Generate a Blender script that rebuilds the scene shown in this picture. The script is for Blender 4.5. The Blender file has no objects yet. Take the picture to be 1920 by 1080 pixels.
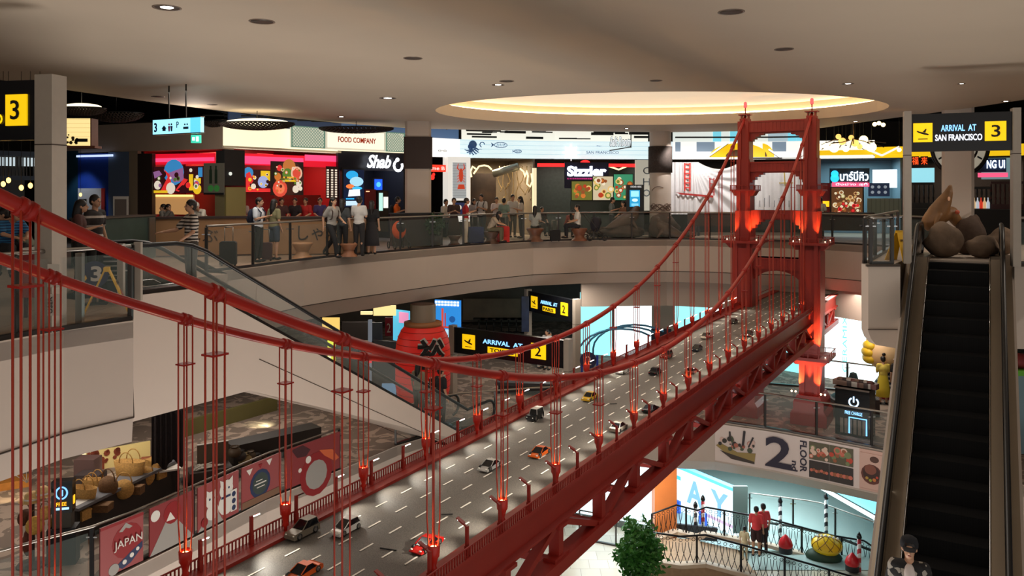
import bpy, math, random
from mathutils import Vector, Matrix
random.seed(7)
sc = bpy.context.scene
COL = sc.collection
# ---------------------------------------------------------------- camera, world, exposure
CZ, FPX, HY = 1.85, 1500.0, 361.0          # eye height above the third floor, focal length and horizon in 1920x1080 pixels
cam_d = bpy.data.cameras.new('camera'); cam = bpy.data.objects.new('camera', cam_d); COL.objects.link(cam)
cam.location = (0, 0, CZ); cam.rotation_euler = (math.pi/2, 0, 0)
cam_d.sensor_width = 36; cam_d.lens = 36*FPX/1920; cam_d.shift_y = -(540-HY)/1920; cam_d.clip_start = .05; cam_d.clip_end = 300
sc.camera = cam
w = bpy.data.worlds.new('world'); sc.world = w; w.use_nodes = True
w.node_tree.nodes['Background'].inputs[0].default_value = (.94, .89, .83, 1)
w.node_tree.nodes['Background'].inputs[1].default_value = .60
sc.view_settings.view_transform = 'Standard'; sc.view_settings.look = 'None'
sc.view_settings.exposure = .16; sc.view_settings.gamma = 1; sc.view_settings.use_curve_mapping = False
sc.cycles.use_denoising = True
sc.cycles.max_bounces = 5; sc.cycles.diffuse_bounces = 3; sc.cycles.glossy_bounces = 2
sc.cycles.transmission_bounces = 4; sc.cycles.transparent_max_bounces = 24
sc.cycles.sample_clamp_indirect = 4; sc.cycles.caustics_reflective = False; sc.cycles.caustics_refractive = False

def lamp(kind, loc, power, color, size=.1, rot=None, parent=None, spot=None, name='lamp_light', blend=.5, size_y=None):
    d = bpy.data.lights.new(name, kind); d.energy = power; d.color = color
    if kind == 'AREA':
        d.size = size
        if size_y: d.shape = 'RECTANGLE'; d.size_y = size_y
        else: d.shape = 'DISK'
    elif kind in ('POINT', 'SPOT'): d.shadow_soft_size = size
    if kind == 'SPOT': d.spot_size = spot or 1.2; d.spot_blend = blend
    o = bpy.data.objects.new(name, d); COL.objects.link(o); o.location = loc
    if rot: o.rotation_euler = rot
    if parent: o.parent = parent
    return o

# broad fill lights added without fixtures: one up from below, others under the ceiling
lamp('AREA', (-1, 12, -10.7), 1100, (1, .93, .87), 6, rot=(math.pi, 0, 0), name='upward_fill_light')  # added out of view, pointing up to brighten ceiling and fascias
lamp('AREA', (-6, 20, 4.2), 150, (1, .90, .80), 5, name='ceiling_light')  # broad disc added for ambient; ceiling lamps carry their own spots
lamp('AREA', (3, 14, 4.2), 150, (1, .90, .80), 5, name='ceiling_light')
lamp('AREA', (14, 16, 4.2), 110, (1, .86, .72), 4, name='ceiling_light')
lamp('POINT', (-9.2, 23.2, 3.7), 45, (1, .88, .76), .3, name='corner_fill_light')  # added to brighten the dim fascia corner, no fixture stands there
lamp('SPOT', (7.5, 19.5, -3.2), 160, (1, .95, .9), .3, rot=(1.15, 0, -.25), spot=1.3, name='banner_light')  # added spot brightening the second floor banner, hangs free
# ---------------------------------------------------------------- materials
MATS = {}
def mat(name, col, rough=.6, metal=0, emit=None, es=0, var=0, vscale=8, bump=0, bscale=40, alpha=1, spec=.5, trans=0, pattern=None, col2=None):
    if name in MATS: return MATS[name]
    m = bpy.data.materials.new(name); m.use_nodes = True; nt = m.node_tree; b = nt.nodes['Principled BSDF']
    c = (*col, 1)
    b.inputs['Base Color'].default_value = c; b.inputs['Roughness'].default_value = rough; b.inputs['Metallic'].default_value = metal
    b.inputs['Specular IOR Level'].default_value = spec
    if alpha < 1: b.inputs['Alpha'].default_value = alpha
    if trans: b.inputs['Transmission Weight'].default_value = trans
    if emit: b.inputs['Emission Color'].default_value = (*emit, 1); b.inputs['Emission Strength'].default_value = es
    src = None
    if pattern or var or bump:
        tc = nt.nodes.new('ShaderNodeTexCoord')
    if pattern:
        src = pattern(nt, tc, col, col2)
        nt.links.new(src, b.inputs['Base Color'])
        if emit: nt.links.new(src, b.inputs['Emission Color'])
    elif var:
        n = nt.nodes.new('ShaderNodeTexNoise'); n.inputs['Scale'].default_value = vscale; n.inputs['Detail'].default_value = 6
        r = nt.nodes.new('ShaderNodeValToRGB'); e = r.color_ramp.elements
        e[0].position = .3; e[1].position = .7
        c2 = col2 or tuple(min(1, x*(1+var)) for x in col); c1 = col if col2 else tuple(x*(1-var) for x in col)
        e[0].color = (*c1, 1); e[1].color = (*c2, 1)
        nt.links.new(tc.outputs['Object'], n.inputs['Vector']); nt.links.new(n.outputs['Fac'], r.inputs['Fac'])
        nt.links.new(r.outputs['Color'], b.inputs['Base Color'])
        if emit and col2: nt.links.new(r.outputs['Color'], b.inputs['Emission Color'])
    if bump:
        n2 = nt.nodes.new('ShaderNodeTexNoise'); n2.inputs['Scale'].default_value = bscale
        bp = nt.nodes.new('ShaderNodeBump'); bp.inputs['Strength'].default_value = bump; bp.inputs['Distance'].default_value = .02
        nt.links.new(tc.outputs['Object'], n2.inputs['Vector']); nt.links.new(n2.outputs['Fac'], bp.inputs['Height'])
        nt.links.new(bp.outputs['Normal'], b.inputs['Normal'])
    MATS[name] = m
    return m
def S(r, g, b):                       # sRGB 0-255 -> linear
    f = lambda c: (c/255/12.92) if c <= 10 else ((c/255+.055)/1.055)**2.4
    return (f(r), f(g), f(b))
def glow(name, rgb, s, **k):
    c = S(*rgb); return mat(name, tuple(x*.6 for x in c), .5, emit=c, es=s, **k)
def stripes(scale, axis=0, ratio=.5, rot=None):
    def f(nt, tc, c1, c2):
        mp = nt.nodes.new('ShaderNodeMapping')
        if rot: mp.inputs['Rotation'].default_value = rot
        nt.links.new(tc.outputs['Object'], mp.inputs['Vector'])
        sx = nt.nodes.new('ShaderNodeSeparateXYZ'); nt.links.new(mp.outputs[0], sx.inputs[0])
        mu = nt.nodes.new('ShaderNodeMath'); mu.operation = 'MULTIPLY'; mu.inputs[1].default_value = scale
        nt.links.new(sx.outputs[axis], mu.inputs[0])
        fr = nt.nodes.new('ShaderNodeMath'); fr.operation = 'FRACT'; nt.links.new(mu.outputs[0], fr.inputs[0])
        gt = nt.nodes.new('ShaderNodeMath'); gt.operation = 'GREATER_THAN'; gt.inputs[1].default_value = ratio
        nt.links.new(fr.outputs[0], gt.inputs[0])
        mx = nt.nodes.new('ShaderNodeMixRGB'); mx.inputs[1].default_value = (*c1, 1); mx.inputs[2].default_value = (*c2, 1)
        nt.links.new(gt.outputs[0], mx.inputs[0]); return mx.outputs[0]
    return f
def cells(scale, cols, feature='F1', rnd=1.0):
    def f(nt, tc, c1, c2):
        v = nt.nodes.new('ShaderNodeTexVoronoi'); v.inputs['Scale'].default_value = scale; v.inputs['Randomness'].default_value = rnd
        nt.links.new(tc.outputs['Object'], v.inputs['Vector'])
        sp = nt.nodes.new('ShaderNodeSeparateColor'); nt.links.new(v.outputs['Color'], sp.inputs[0])
        r = nt.nodes.new('ShaderNodeValToRGB'); r.color_ramp.interpolation = 'CONSTANT'; e = r.color_ramp.elements
        for i, cc in enumerate(cols):
            if i < 2: el = e[i]; el.position = i/len(cols)
            else: el = e.new(i/len(cols))
            el.color = (*cc, 1)
        nt.links.new(sp.outputs[0], r.inputs[0]); return r.outputs[0]
    return f
def bricks(scale, mortar=.02, bw=.5, rh=.25, rot=None):
    def f(nt, tc, c1, c2):
        mp = nt.nodes.new('ShaderNodeMapping'); nt.links.new(tc.outputs['Object'], mp.inputs[0])
        if rot: mp.inputs['Rotation'].default_value = rot
        b = nt.nodes.new('ShaderNodeTexBrick'); b.inputs['Scale'].default_value = scale; b.inputs['Mortar Size'].default_value = mortar
        b.inputs['Brick Width'].default_value = bw; b.inputs['Row Height'].default_value = rh
        b.inputs['Color1'].default_value = (*c1, 1); b.inputs['Color2'].default_value = (*[x*.8 for x in c1], 1); b.inputs['Mortar'].default_value = (*c2, 1)
        nt.links.new(mp.outputs[0], b.inputs['Vector']); return b.outputs['Color']
    return f

PLASTER = mat('beige_painted_plaster', S(190, 176, 164), .55, var=.02, vscale=1.2)
PLASTER2 = mat('beige_soffit_paint', S(184, 170, 157), .6, var=.02, vscale=1.2)
JOINT = mat('panel_joint', S(60, 48, 40), .8)
CEIL = mat('ceiling_paint', S(192, 177, 158), .7, var=.02, vscale=.8)
STEEL = mat('brushed_steel', S(150, 145, 138), .3, .9)
DSTEEL = mat('dark_steel', S(70, 68, 66), .35, .8)
POSTM = mat('portal_post_paint', S(160, 150, 138), .5, var=.03)
BLACK = mat('black_paint', S(22, 22, 24), .5)
BLACKG = mat('black_gloss', S(14, 15, 18), .15)
RUBBER = mat('black_rubber', S(18, 18, 18), .45)
DARK = mat('dark_wall', S(38, 34, 32), .7, var=.2)
NEARBLACK = mat('open_ceiling_black', S(18, 18, 22), .8)
GLASS = mat('clear_glass', (.3, .37, .34), .04, alpha=.08, spec=.6)
GLASSD = mat('tinted_glass', (.10, .13, .12), .04, alpha=.5, spec=.6)
WHITE = mat('white_paint', S(225, 222, 215), .5)
RED = mat('bridge_red_paint', S(148, 38, 29), .42, var=.06, vscale=3)
REDD = mat('bridge_red_cable', S(156, 30, 22), .4, spec=.3, var=.05, vscale=20)
CHROME = mat('polished_steel', S(200, 200, 200), .12, 1)

# ---------------------------------------------------------------- mesh collecting
class MB:
    def __init__(s, *mats):
        s.v = []; s.f = []; s.mi = []; s.sm = []; s.mats = list(mats) or [PLASTER]; s.cur = 0
    def use(s, m):
        if m not in s.mats: s.mats.append(m)
        s.cur = s.mats.index(m); return s
    def add(s, vs, fs, smooth=False):
        b = len(s.v); s.v += [tuple(x) for x in vs]
        for f in fs: s.f.append([i+b for i in f]); s.mi.append(s.cur); s.sm.append(smooth)
        return s
    def box(s, x0, x1, y0, y1, z0, z1):
        s.add([(x0,y0,z0),(x1,y0,z0),(x1,y1,z0),(x0,y1,z0),(x0,y0,z1),(x1,y0,z1),(x1,y1,z1),(x0,y1,z1)],
              [(0,3,2,1),(4,5,6,7),(0,1,5,4),(1,2,6,5),(2,3,7,6),(3,0,4,7)]); return s
    def cbox(s, c, h): return s.box(c[0]-h[0], c[0]+h[0], c[1]-h[1], c[1]+h[1], c[2]-h[2], c[2]+h[2])
    def bar(s, p, q, wx, wz, up=(0,0,1)):      # box beam from p to q; wx = width sideways, wz = along up
        p = Vector(p); q = Vector(q); d = (q-p).normalized(); u = Vector(up)
        sx = d.cross(u)
        if sx.length < 1e-4: sx = Vector((1,0,0))
        sx.normalize(); u = sx.cross(d).normalized(); a = sx*wx/2; b = u*wz/2
        vs = [p-a-b, p+a-b, p+a+b, p-a+b, q-a-b, q+a-b, q+a+b, q-a+b]
        return s.add(vs, [(0,1,2,3),(7,6,5,4),(0,4,5,1),(1,5,6,2),(2,6,7,3),(3,7,4,0)])
    def tube(s, pts, r, n=8, cap=True, closed=False):
        pts = [Vector(p) for p in pts]; m = len(pts); rs = r if isinstance(r, (list, tuple)) else [r]*m
        rings = []; ref = None
        for i, p in enumerate(pts):
            if closed: d = pts[(i+1) % m]-pts[i-1]
            else: d = pts[min(i+1, m-1)]-pts[max(i-1, 0)]
            d = d.normalized() if d.length > 1e-9 else Vector((0,0,1))
            if ref is None: ref = Vector((0,0,1)) if abs(d.z) < .9 else Vector((1,0,0))
            a = (ref - d*ref.dot(d))
            if a.length < 1e-5: a = d.orthogonal()
            a.normalize(); b = d.cross(a); ref = a
            rings.append([p+(a*math.cos(t)+b*math.sin(t))*rs[i] for t in [2*math.pi*k/n for k in range(n)]])
        vs = [v for rg in rings for v in rg]; fs = []
        for i in range(m if closed else m-1):
            j = (i+1) % m
            for k in range(n): fs.append((i*n+k, i*n+(k+1) % n, j*n+(k+1) % n, j*n+k))
        if cap and not closed: fs.append(tuple(range(n-1, -1, -1))); fs.append(tuple((m-1)*n+k for k in range(n)))
        return s.add(vs, fs, True)
    def lathe(s, prof, c=(0,0,0), n=16, sx=1, sy=1, a0=0, a1=2*math.pi):     # prof: (r,z)
        full = abs(a1-a0-2*math.pi) < 1e-6; cnt = n if full else n+1
        vs = []; fs = []
        for (r, z) in prof:
            for k in range(cnt):
                t = a0+(a1-a0)*k/n; vs.append((c[0]+r*sx*math.cos(t), c[1]+r*sy*math.sin(t), c[2]+z))
        for i in range(len(prof)-1):
            for k in range(n):
                k2 = (k+1) % cnt
                fs.append((i*cnt+k, i*cnt+k2, (i+1)*cnt+k2, (i+1)*cnt+k))
        return s.add(vs, fs, True)
    def sphere(s, c, r, n=12, m=8):
        r = r if isinstance(r, (tuple, list)) else (r, r, r)
        prof = []; vs = [(c[0], c[1], c[2]-r[2])]; fs = []
        for i in range(1, m):
            a = -math.pi/2+math.pi*i/m
            for k in range(n):
                t = 2*math.pi*k/n; vs.append((c[0]+r[0]*math.cos(a)*math.cos(t), c[1]+r[1]*math.cos(a)*math.sin(t), c[2]+r[2]*math.sin(a)))
        vs.append((c[0], c[1], c[2]+r[2])); L = len(vs)-1
        for k in range(n):
            k2 = (k+1) % n; fs.append((0, 1+k2, 1+k)); fs.append((L, L-n+k, L-n+k2))
            for i in range(m-2): fs.append((1+i*n+k, 1+i*n+k2, 1+(i+1)*n+k2, 1+(i+1)*n+k))
        return s.add(vs, fs, True)
    def prism(s, poly, z0, z1, plane='xy'):     # poly 2D extruded; plane 'xz' -> extruded along y
        n = len(poly)
        if plane == 'xy': A = [(x, y, z0) for x, y in poly]; B = [(x, y, z1) for x, y in poly]
        elif plane == 'xz': A = [(x, z0, y) for x, y in poly]; B = [(x, z1, y) for x, y in poly]
        else: A = [(z0, x, y) for x, y in poly]; B = [(z1, x, y) for x, y in poly]
        return s.add(A+B, [tuple(range(n-1, -1, -1)), tuple(range(n, 2*n))]+[(i, (i+1) % n, n+(i+1) % n, n+i) for i in range(n)])
    def disc(s, c, r, y=0, n=20, sz=1, th=.01):      # flat disc in the xz plane facing -y
        return s.prism([(c[0]+r*math.cos(2*math.pi*k/n), c[1]+r*sz*math.sin(2*math.pi*k/n)) for k in range(n)], y, y+th, 'xz')
    def build(s, name, parent=None, loc=None, M=None):
        me = bpy.data.meshes.new(name); me.from_pydata(s.v, [], s.f); me.validate()
        for m in s.mats: me.materials.append(m)
        if len(me.polygons) == len(s.mi):
            me.polygons.foreach_set('material_index', s.mi); me.polygons.foreach_set('use_smooth', s.sm)
        me.update()
        o = bpy.data.objects.new(name, me); COL.objects.link(o)
        if parent: o.parent = parent
        if loc: o.location = loc
        if M: o.matrix_local = M
        return o
def tag(o, label=None, cat=None, group=None, kind=None):
    if label: o['label'] = label
    if cat: o['category'] = cat
    if group: o['group'] = group
    if kind: o['kind'] = kind
    return o
def empty(name, loc=(0,0,0), rz=0, label=None, cat=None, group=None, M=None):
    o = bpy.data.objects.new(name, None); COL.objects.link(o); o.empty_display_size = .2
    if M: o.matrix_world = M
    else: o.location = loc; o.rotation_euler = (0, 0, rz)
    return tag(o, label, cat, group)
def copy_tree(o, parent=None):
    c = o.copy(); COL.objects.link(c); c.parent = parent
    for ch in list(o.children): copy_tree(ch, c)
    return c
# points of the place from the survey of the photograph: at depth Y, or on a level z
def P(px, py, Y): return Vector(((px-960)/FPX*Y, Y, CZ-(py-HY)/FPX*Y))
def G(px, py, z): Y = FPX*(CZ-z)/(py-HY); return P(px, py, Y)
# wall frame: local x runs right along the wall, z up, y into the wall
class Fr:
    def __init__(s, x0, x1, yt, yb, Y0, Y1=None):
        Y1 = Y0 if Y1 is None else Y1
        A = P(x0, yb, Y0); B = P(x1, yb, Y1); u = Vector((B.x-A.x, B.y-A.y, 0)); s.w = u.length; u.normalize()
        Ym = (Y0+Y1)/2; s.z0 = CZ-(yb-HY)/FPX*Ym; s.h = (yb-yt)/FPX*Ym
        n = Vector((-u.y, u.x, 0))
        s.M = Matrix(((u.x, n.x, 0, A.x), (u.y, n.y, 0, A.y), (0, 0, 1, s.z0), (0, 0, 0, 1)))
        s.xr = (x0, x1)
    def root(s, name, label, cat, group=None, dy=0):
        return empty(name, label=label, cat=cat, group=group, M=s.M @ Matrix.Translation((0, dy, 0)))
TC = {}
def txt(body, w, h, parent, m, x=0, z=0, y=-.01, th=.01, name='lettering', shear=0, bold=0, M=None, top=False):
    key = (body, shear, bold)
    if key not in TC:
        cu = bpy.data.curves.new('t', 'FONT'); cu.body = body; cu.size = 1; cu.extrude = .5; cu.shear = shear; cu.offset = bold
        cu.resolution_u = 3
        o = bpy.data.objects.new('t', cu); COL.objects.link(o)
        dg = bpy.context.evaluated_depsgraph_get(); me = bpy.data.meshes.new_from_object(o.evaluated_get(dg))
        vs = [v.co.copy() for v in me.vertices]; fs = [tuple(p.vertices) for p in me.polygons]
        bpy.data.objects.remove(o); bpy.data.meshes.remove(me)
        x0 = min(v.x for v in vs); x1 = max(v.x for v in vs); y0 = min(v.y for v in vs); y1 = max(v.y for v in vs)
        TC[key] = ([((v.x-x0)/max(x1-x0, 1e-6), (v.y-y0)/max(y1-y0, 1e-6), v.z+.5) for v in vs], fs)
    vs, fs = TC[key]
    mb = MB(m); mb.add([(x+a*w, y-c*th, z+b*h) for a, b, c in vs], fs)
    return mb.build(name, parent, M=M)
# ================================================================ the setting
L3, L2, L1 = 0.0, -5.5, -11.0
AZ = -math.radians(30.8)
D = Vector((.512, .859, 0)); N = Vector((.859, -.512, 0))
def SN(s, n, z=0): return Vector((D.x*s+N.x*n, D.y*s+N.y*n, z))
def ring(px): return [G(x, y, 0) for x, y in px]
# --- third floor slab: left near part, far ring, right landing
near_left = [Vector((-8.5, -3, 0)), Vector((-8.2, 4, 0)), G(0, 640, 0), G(120, 618, 0), G(250, 601, 0)]
far = ring([(392, 511), (440, 505), (500, 498), (570, 488), (640, 481), (720, 474), (800, 467), (900, 459), (1000, 453), (1120, 450), (1250, 449), (1330, 450), (1400, 452), (1470, 453), (1540, 456), (1600, 459), (1650, 462), (1740, 470), (1830, 480)])
def slab(name, inner, outer, z0, z1, m, mtop=None):
    mb = MB(m)
    n = len(inner)
    vs = [(p.x, p.y, z1) for p in inner]+[(p.x, p.y, z1) for p in outer]+[(p.x, p.y, z0) for p in inner]+[(p.x, p.y, z0) for p in outer]
    top = [(i, i+1, n+i+1, n+i) for i in range(n-1)]; bot = [(2*n+i, 3*n+i, 3*n+i+1, 2*n+i+1) for i in range(n-1)]
    fr = [(i, 2*n+i, 2*n+i+1, i+1) for i in range(n-1)]+[(n+i, n+i+1, 3*n+i+1, 3*n+i) for i in range(n-1)]+[(0, n, 3*n, 2*n), (n-1, 3*n-1, 4*n-1, 2*n-1)]
    mb.use(mtop or m).add(vs, top); mb.use(m).add(vs, bot+fr)
    o = mb.build(name); o['kind'] = 'structure'; return o
def carpet(nt, tc, c1, c2):
    n = nt.nodes.new('ShaderNodeTexNoise'); n.inputs['Scale'].default_value = 1.6; n.inputs['Detail'].default_value = 3; n.inputs['Distortion'].default_value = 1.5
    nt.links.new(tc.outputs['Object'], n.inputs[0]); r = nt.nodes.new('ShaderNodeValToRGB'); e = r.color_ramp.elements
    r.color_ramp.interpolation = 'CONSTANT'; e[0].color = (*c1, 1); e[1].position = .52; e[1].color = (*c2, 1)
    nt.links.new(n.outputs['Fac'], r.inputs[0]); return r.outputs[0]
FLOOR3 = mat('warm_stone_floor', S(165, 145, 125), .35, pattern=bricks(1, .01, 1, 1), col2=S(120, 100, 85))
FLOOR2 = mat('patterned_carpet', S(112, 98, 88), .8, pattern=carpet, col2=S(158, 140, 126))
FLOOR1 = mat('glossy_tile_floor', S(200, 190, 172), .15, pattern=bricks(1.2, .01, .8, .8), col2=S(150, 142, 130))
far_out = [Vector((p.x*1.0+(-14 if i < 2 else 0), 46, 0)) for i, p in enumerate(far)]
far_out = [Vector((-22+i*2.45, 46, 0)) for i in range(len(far))]
slab('floor', far, far_out, -.25, 0, PLASTER2, FLOOR3)
nl_out = [Vector((-20, -3, 0)), Vector((-20, 4, 0)), Vector((-20, 12, 0)), Vector((-21, 24, 0)), Vector((-22, 46, 0))]
slab('floor', near_left, nl_out, -.25, 0, PLASTER2, FLOOR3)
lf = [near_left[-1], SN(8.9, -13.3), SN(9.9, -13.35), SN(9.9, -14.75), SN(12.3, -14.85), far[0]]
slab('floor', lf, [Vector((-21.9, 45, 0)), Vector((-21.9, 45.1, 0)), Vector((-21.9, 45.2, 0)), Vector((-21.9, 45.3, 0)), Vector((-21.95, 45.6, 0)), far_out[0]], -.25, 0, PLASTER2, FLOOR3)
# fascia round the opening, with its crease and soffit (profile: offset outward, z)
def fascia(name, pts, prof, m=PLASTER, joint=None):
    n = len(pts); nor = []
    for i in range(n):
        d = (pts[min(i+1, n-1)]-pts[max(i-1, 0)]).normalized(); nor.append(Vector((-d.y, d.x, 0)))
    mb = MB(m); vs = []; k = len(prof)
    for p, q in zip(pts, nor): vs += [(p.x+q.x*o, p.y+q.y*o, z) for o, z in prof]
    mb.add(vs, [(i*k+j, i*k+j+1, (i+1)*k+j+1, (i+1)*k+j) for i in range(n-1) for j in range(k-1)])
    if joint is not None:
        mb.use(JOINT)
        for z, off in joint:
            mb.tube([(p.x-q.x*(-off+.004), p.y-q.y*(-off+.004), z) for p, q in zip(pts, nor)], .012, 4)
    o = mb.build(name); o['kind'] = 'structure'; return o
fascia('wall_far', far, [(.02, 0), (0, -.02), (0, -1.25), (.25, -1.7), (2.0, -1.72), (7, -1.75), (7.1, -.25)], PLASTER, joint=[(-1.25, 0)])
fascia('wall_left', near_left+[SN(8.9, -13.3)], [(.02, 0), (0, -.02), (0, -1.35), (.02, -1.75), (3, -1.78), (12, -1.78), (12, -.25)], PLASTER, joint=[(-1.4, 0)])
fascia('wall_well', [SN(12.3, -14.85), far[0]], [(.02, 0), (0, -.02), (0, -1.25), (.25, -1.7), (2.0, -1.72)], PLASTER)
# right landing: a low platform carrying the escalator head
LZ = .46; KL = .75
mb = MB(PLASTER2); A = G(1628, 497, LZ); mb.mats.append(FLOOR3)
yl = A.y; x0 = A.x; lz = -1.15
wl = SN(17.0, -1.47); wt = SN(18.7, -1.47); rl = SN(18.1, .42); bk = yl+6
prof = [(x0, LZ), (x0, lz+.34), (x0+.05, lz+.2), (x0+.15, lz+.08), (wl.x, lz), (wl.x, LZ)]
mb.prism(prof, yl, yl+.3, 'xz')
xe, xr = wl.x, rl.x
rt = SN(18.7, .42)
mb.prism([(x0, yl+.25), (wl.x, yl+.25), (wt.x, wt.y), (rt.x, rt.y), (rl.x, yl), (26, yl), (26, bk), (x0+3.4, bk)], lz+.3, LZ-.002)
mb.prism([(rl.x, yl+.01), (26, yl+.01), (26, yl+1), (rt.x, yl+1)], lz, lz+.4)
mb.use(JOINT).box(x0-.01, xe, yl-.012, yl, -.78, -.77); mb.box(x0-.03, xe, yl-.02, yl+.05, LZ-.03, LZ+.012); mb.box(xr, 20, yl-.02, yl+.05, LZ-.03, LZ+.012)
mb.build('floor_right')['kind'] = 'structure'
mb = MB(PLASTER2, FLOOR3); mb.use(FLOOR3).box(far[-1].x-.5, 26, yl+5.9, 46, -.25, -.003); mb.build('floor_back')['kind'] = 'structure'

# --- main ceiling with the oval opening
CH = CZ+2.5
ce = [(-700, 60), (-300, 110), (60, 158), (120, 168), (260, 188), (400, 206), (520, 219), (640, 231), (760, 240), (900, 244), (1050, 246), (1250, 248), (1400, 246), (1540, 240), (1640, 226), (1700, 218), (1800, 205), (1920, 187), (2300, 130)]
edge = []
for x, y in ce:
    Y = FPX*(CH-CZ)/(HY-y); edge.append(Vector(((x-960)/FPX*Y, Y, CH)))
OC = Vector((4.45, 24.65, CH)); OA, OB = 6.8, 4.85
NS = 72
mb = MB(CEIL)
def outer_hit(t):   # ray from the oval's centre to the ceiling border
    d = Vector((math.cos(t), math.sin(t))); best = None
    poly = [(p.x, p.y) for p in edge]+[(30, -4), (-30, -4)]
    for i in range(len(poly)):
        a = Vector(poly[i])-Vector((OC.x, OC.y)); b = Vector(poly[(i+1) % len(poly)])-Vector((OC.x, OC.y)); e = b-a
        den = d.x*e.y-d.y*e.x
        if abs(den) < 1e-9: continue
        k = (a.x*e.y-a.y*e.x)/den; u = (a.x*d.y-a.y*d.x)/den
        if k > 0 and -1e-6 <= u <= 1+1e-6 and (best is None or k < best): best = k
    return d*best+Vector((OC.x, OC.y))
angs = sorted(set([2*math.pi*k/NS for k in range(NS)]+[math.atan2(p.y-OC.y, p.x-OC.x) % (2*math.pi) for p in edge]+[math.atan2(-4-OC.y, sx-OC.x) % (2*math.pi) for sx in (30, -30)]))
M_ = len(angs); inn = [(OC.x+OA*math.cos(t), OC.y+OB*math.sin(t)) for t in [math.atan2(math.sin(a)*OA, math.cos(a)*OB) for a in angs]]
out = [outer_hit(a) for a in angs]
vs = [(p[0], p[1], CH) for p in inn]+[(p.x, p.y, CH) for p in out]+[(p.x, p.y, CH+.35) for p in out]
mb.add(vs, [(i, (i+1) % M_, M_+(i+1) % M_, M_+i) for i in range(M_)]+[(M_+i, M_+(i+1) % M_, 2*M_+(i+1) % M_, 2*M_+i) for i in range(M_)])
# rising lip, cove slot and the lit recess ceiling
LIP, REC = CH+.36, CH+.68
ov = lambda k, dz, z: [(OC.x+(OA+dz)*math.cos(2*math.pi*i/NS), OC.y+(OB+dz)*math.sin(2*math.pi*i/NS), z) for i in range(NS)]
rings = [ov(0, 0, CH), ov(0, 0, LIP), ov(0, .55, LIP), ov(0, .55, REC)]
vs = [p for r in rings for p in r]
fs = [(j*NS+i, j*NS+(i+1) % NS, (j+1)*NS+(i+1) % NS, (j+1)*NS+i) for j in range(3) for i in range(NS)]
mb.add(vs, fs); mb.build('ceiling')['kind'] = 'structure'
LCE = mat('recess_ceiling_glow', S(240, 222, 195), .6, emit=S(250, 226, 192), es=.55)  # emission in the recess paint stands in for spread cove light
mb = MB(LCE); mb.add(ov(0, .55, REC), [tuple(range(NS))]); mb.build('ceiling_recess')['kind'] = 'structure'
COVE = mat('cove_lamp', S(255, 226, 180), .5, emit=S(255, 222, 175), es=9)
mb = MB(COVE); mb.tube(ov(0, .42, LIP+.05), .035, 6, closed=True)
tag(mb.build('cove_light'), 'warm strip light hidden round the oval ceiling recess', 'light')
# black open ceiling over the shops
mb = MB(NEARBLACK); mb.box(-32, 34, -4, 48, 5.9, 6.0); mb.build('ceiling_back')['kind'] = 'structure'
# outer walls of the third floor
DW = mat('far_back_wall', S(70, 62, 56), .7, var=.15, vscale=2)
for nm, bx in (('wall_back', (-32, 34, 45.6, 46, -12, 6)), ('wall_side_left', (-22.3, -22, -4, 46, -12, 6)), ('wall_side_right', (25.7, 26, 8, 46, -12, 6))):
    mb = MB(DW); mb.box(*bx); mb.build(nm)['kind'] = 'structure'

mb = MB(PLASTER2); bk_ = [G(1090, 450, 0), G(1250, 449, 0), G(1400, 452, 0), G(1540, 456, 0), G(1740, 470, 0)]; bk_ = [p+Vector((p.x*.04, 1.3, 0)) for p in bk_]
for p, q in zip(bk_, bk_[1:]): mb.bar((p.x, p.y, -2.25), (q.x, q.y, -2.25), .2, 1.05)
mb.build('trim_3')['kind'] = 'structure'
# --- second floor
l2e = [Vector((-13.5, 4, L2)), Vector((-11.5, 9, L2)), G(0, 1150, L2), G(200, 1090, L2), G(350, 1015, L2), G(500, 937, L2), G(640, 880, L2)]
pe = l2e[-1]
l2r = [Vector((pe.x+1.2, pe.y+2.0, L2)), Vector((-1.8, 24.9, L2)), Vector((.5, 25.6, L2)), Vector((3, 26.1, L2)), G(1340, 790, L2), G(1450, 806, L2), G(1560, 826, L2), G(1660, 845, L2), Vector((12.5, 20.8, L2)), Vector((14.5, 17, L2)), Vector((15.5, 12, L2)), Vector((15.5, 4, L2))]
l2 = l2e+l2r
l2o = [Vector((-22, 4, 0)), Vector((-22, 9, 0)), Vector((-22, 14, 0)), Vector((-22, 18, 0)), Vector((-22, 24, 0)), Vector((-22, 34, 0)), Vector((-18, 46, 0))]+[Vector((-12, 46, 0)), Vector((-7, 46, 0)), Vector((-2, 46, 0)), Vector((4, 46, 0)), Vector((8, 46, 0)), Vector((13, 46, 0)), Vector((18, 46, 0)), Vector((26, 46, 0)), Vector((26, 30, 0)), Vector((26, 20, 0)), Vector((26, 12, 0)), Vector((26, 4, 0))]
slab('floor_second', l2, l2o, L2-.3, L2, PLASTER2, FLOOR2)
SOF = mat('first_floor_soffit', S(176, 180, 170), .45)
fascia('wall_second', l2, [(.02, L2), (0, L2-.02), (0, L2-1.3), (1.6, L2-2.1), (3.0, L2-2.15)], PLASTER)
fascia('ceiling_first', l2, [(2.9, L2-2.12), (8, L2-2.2), (16, L2-2.2), (16, L2-.3)], SOF)
# --- first floor
mb = MB(FLOOR1); mb.box(-26, 28, 0, 47, L1-.2, L1); mb.build('floor_first')['kind'] = 'structure'

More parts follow.
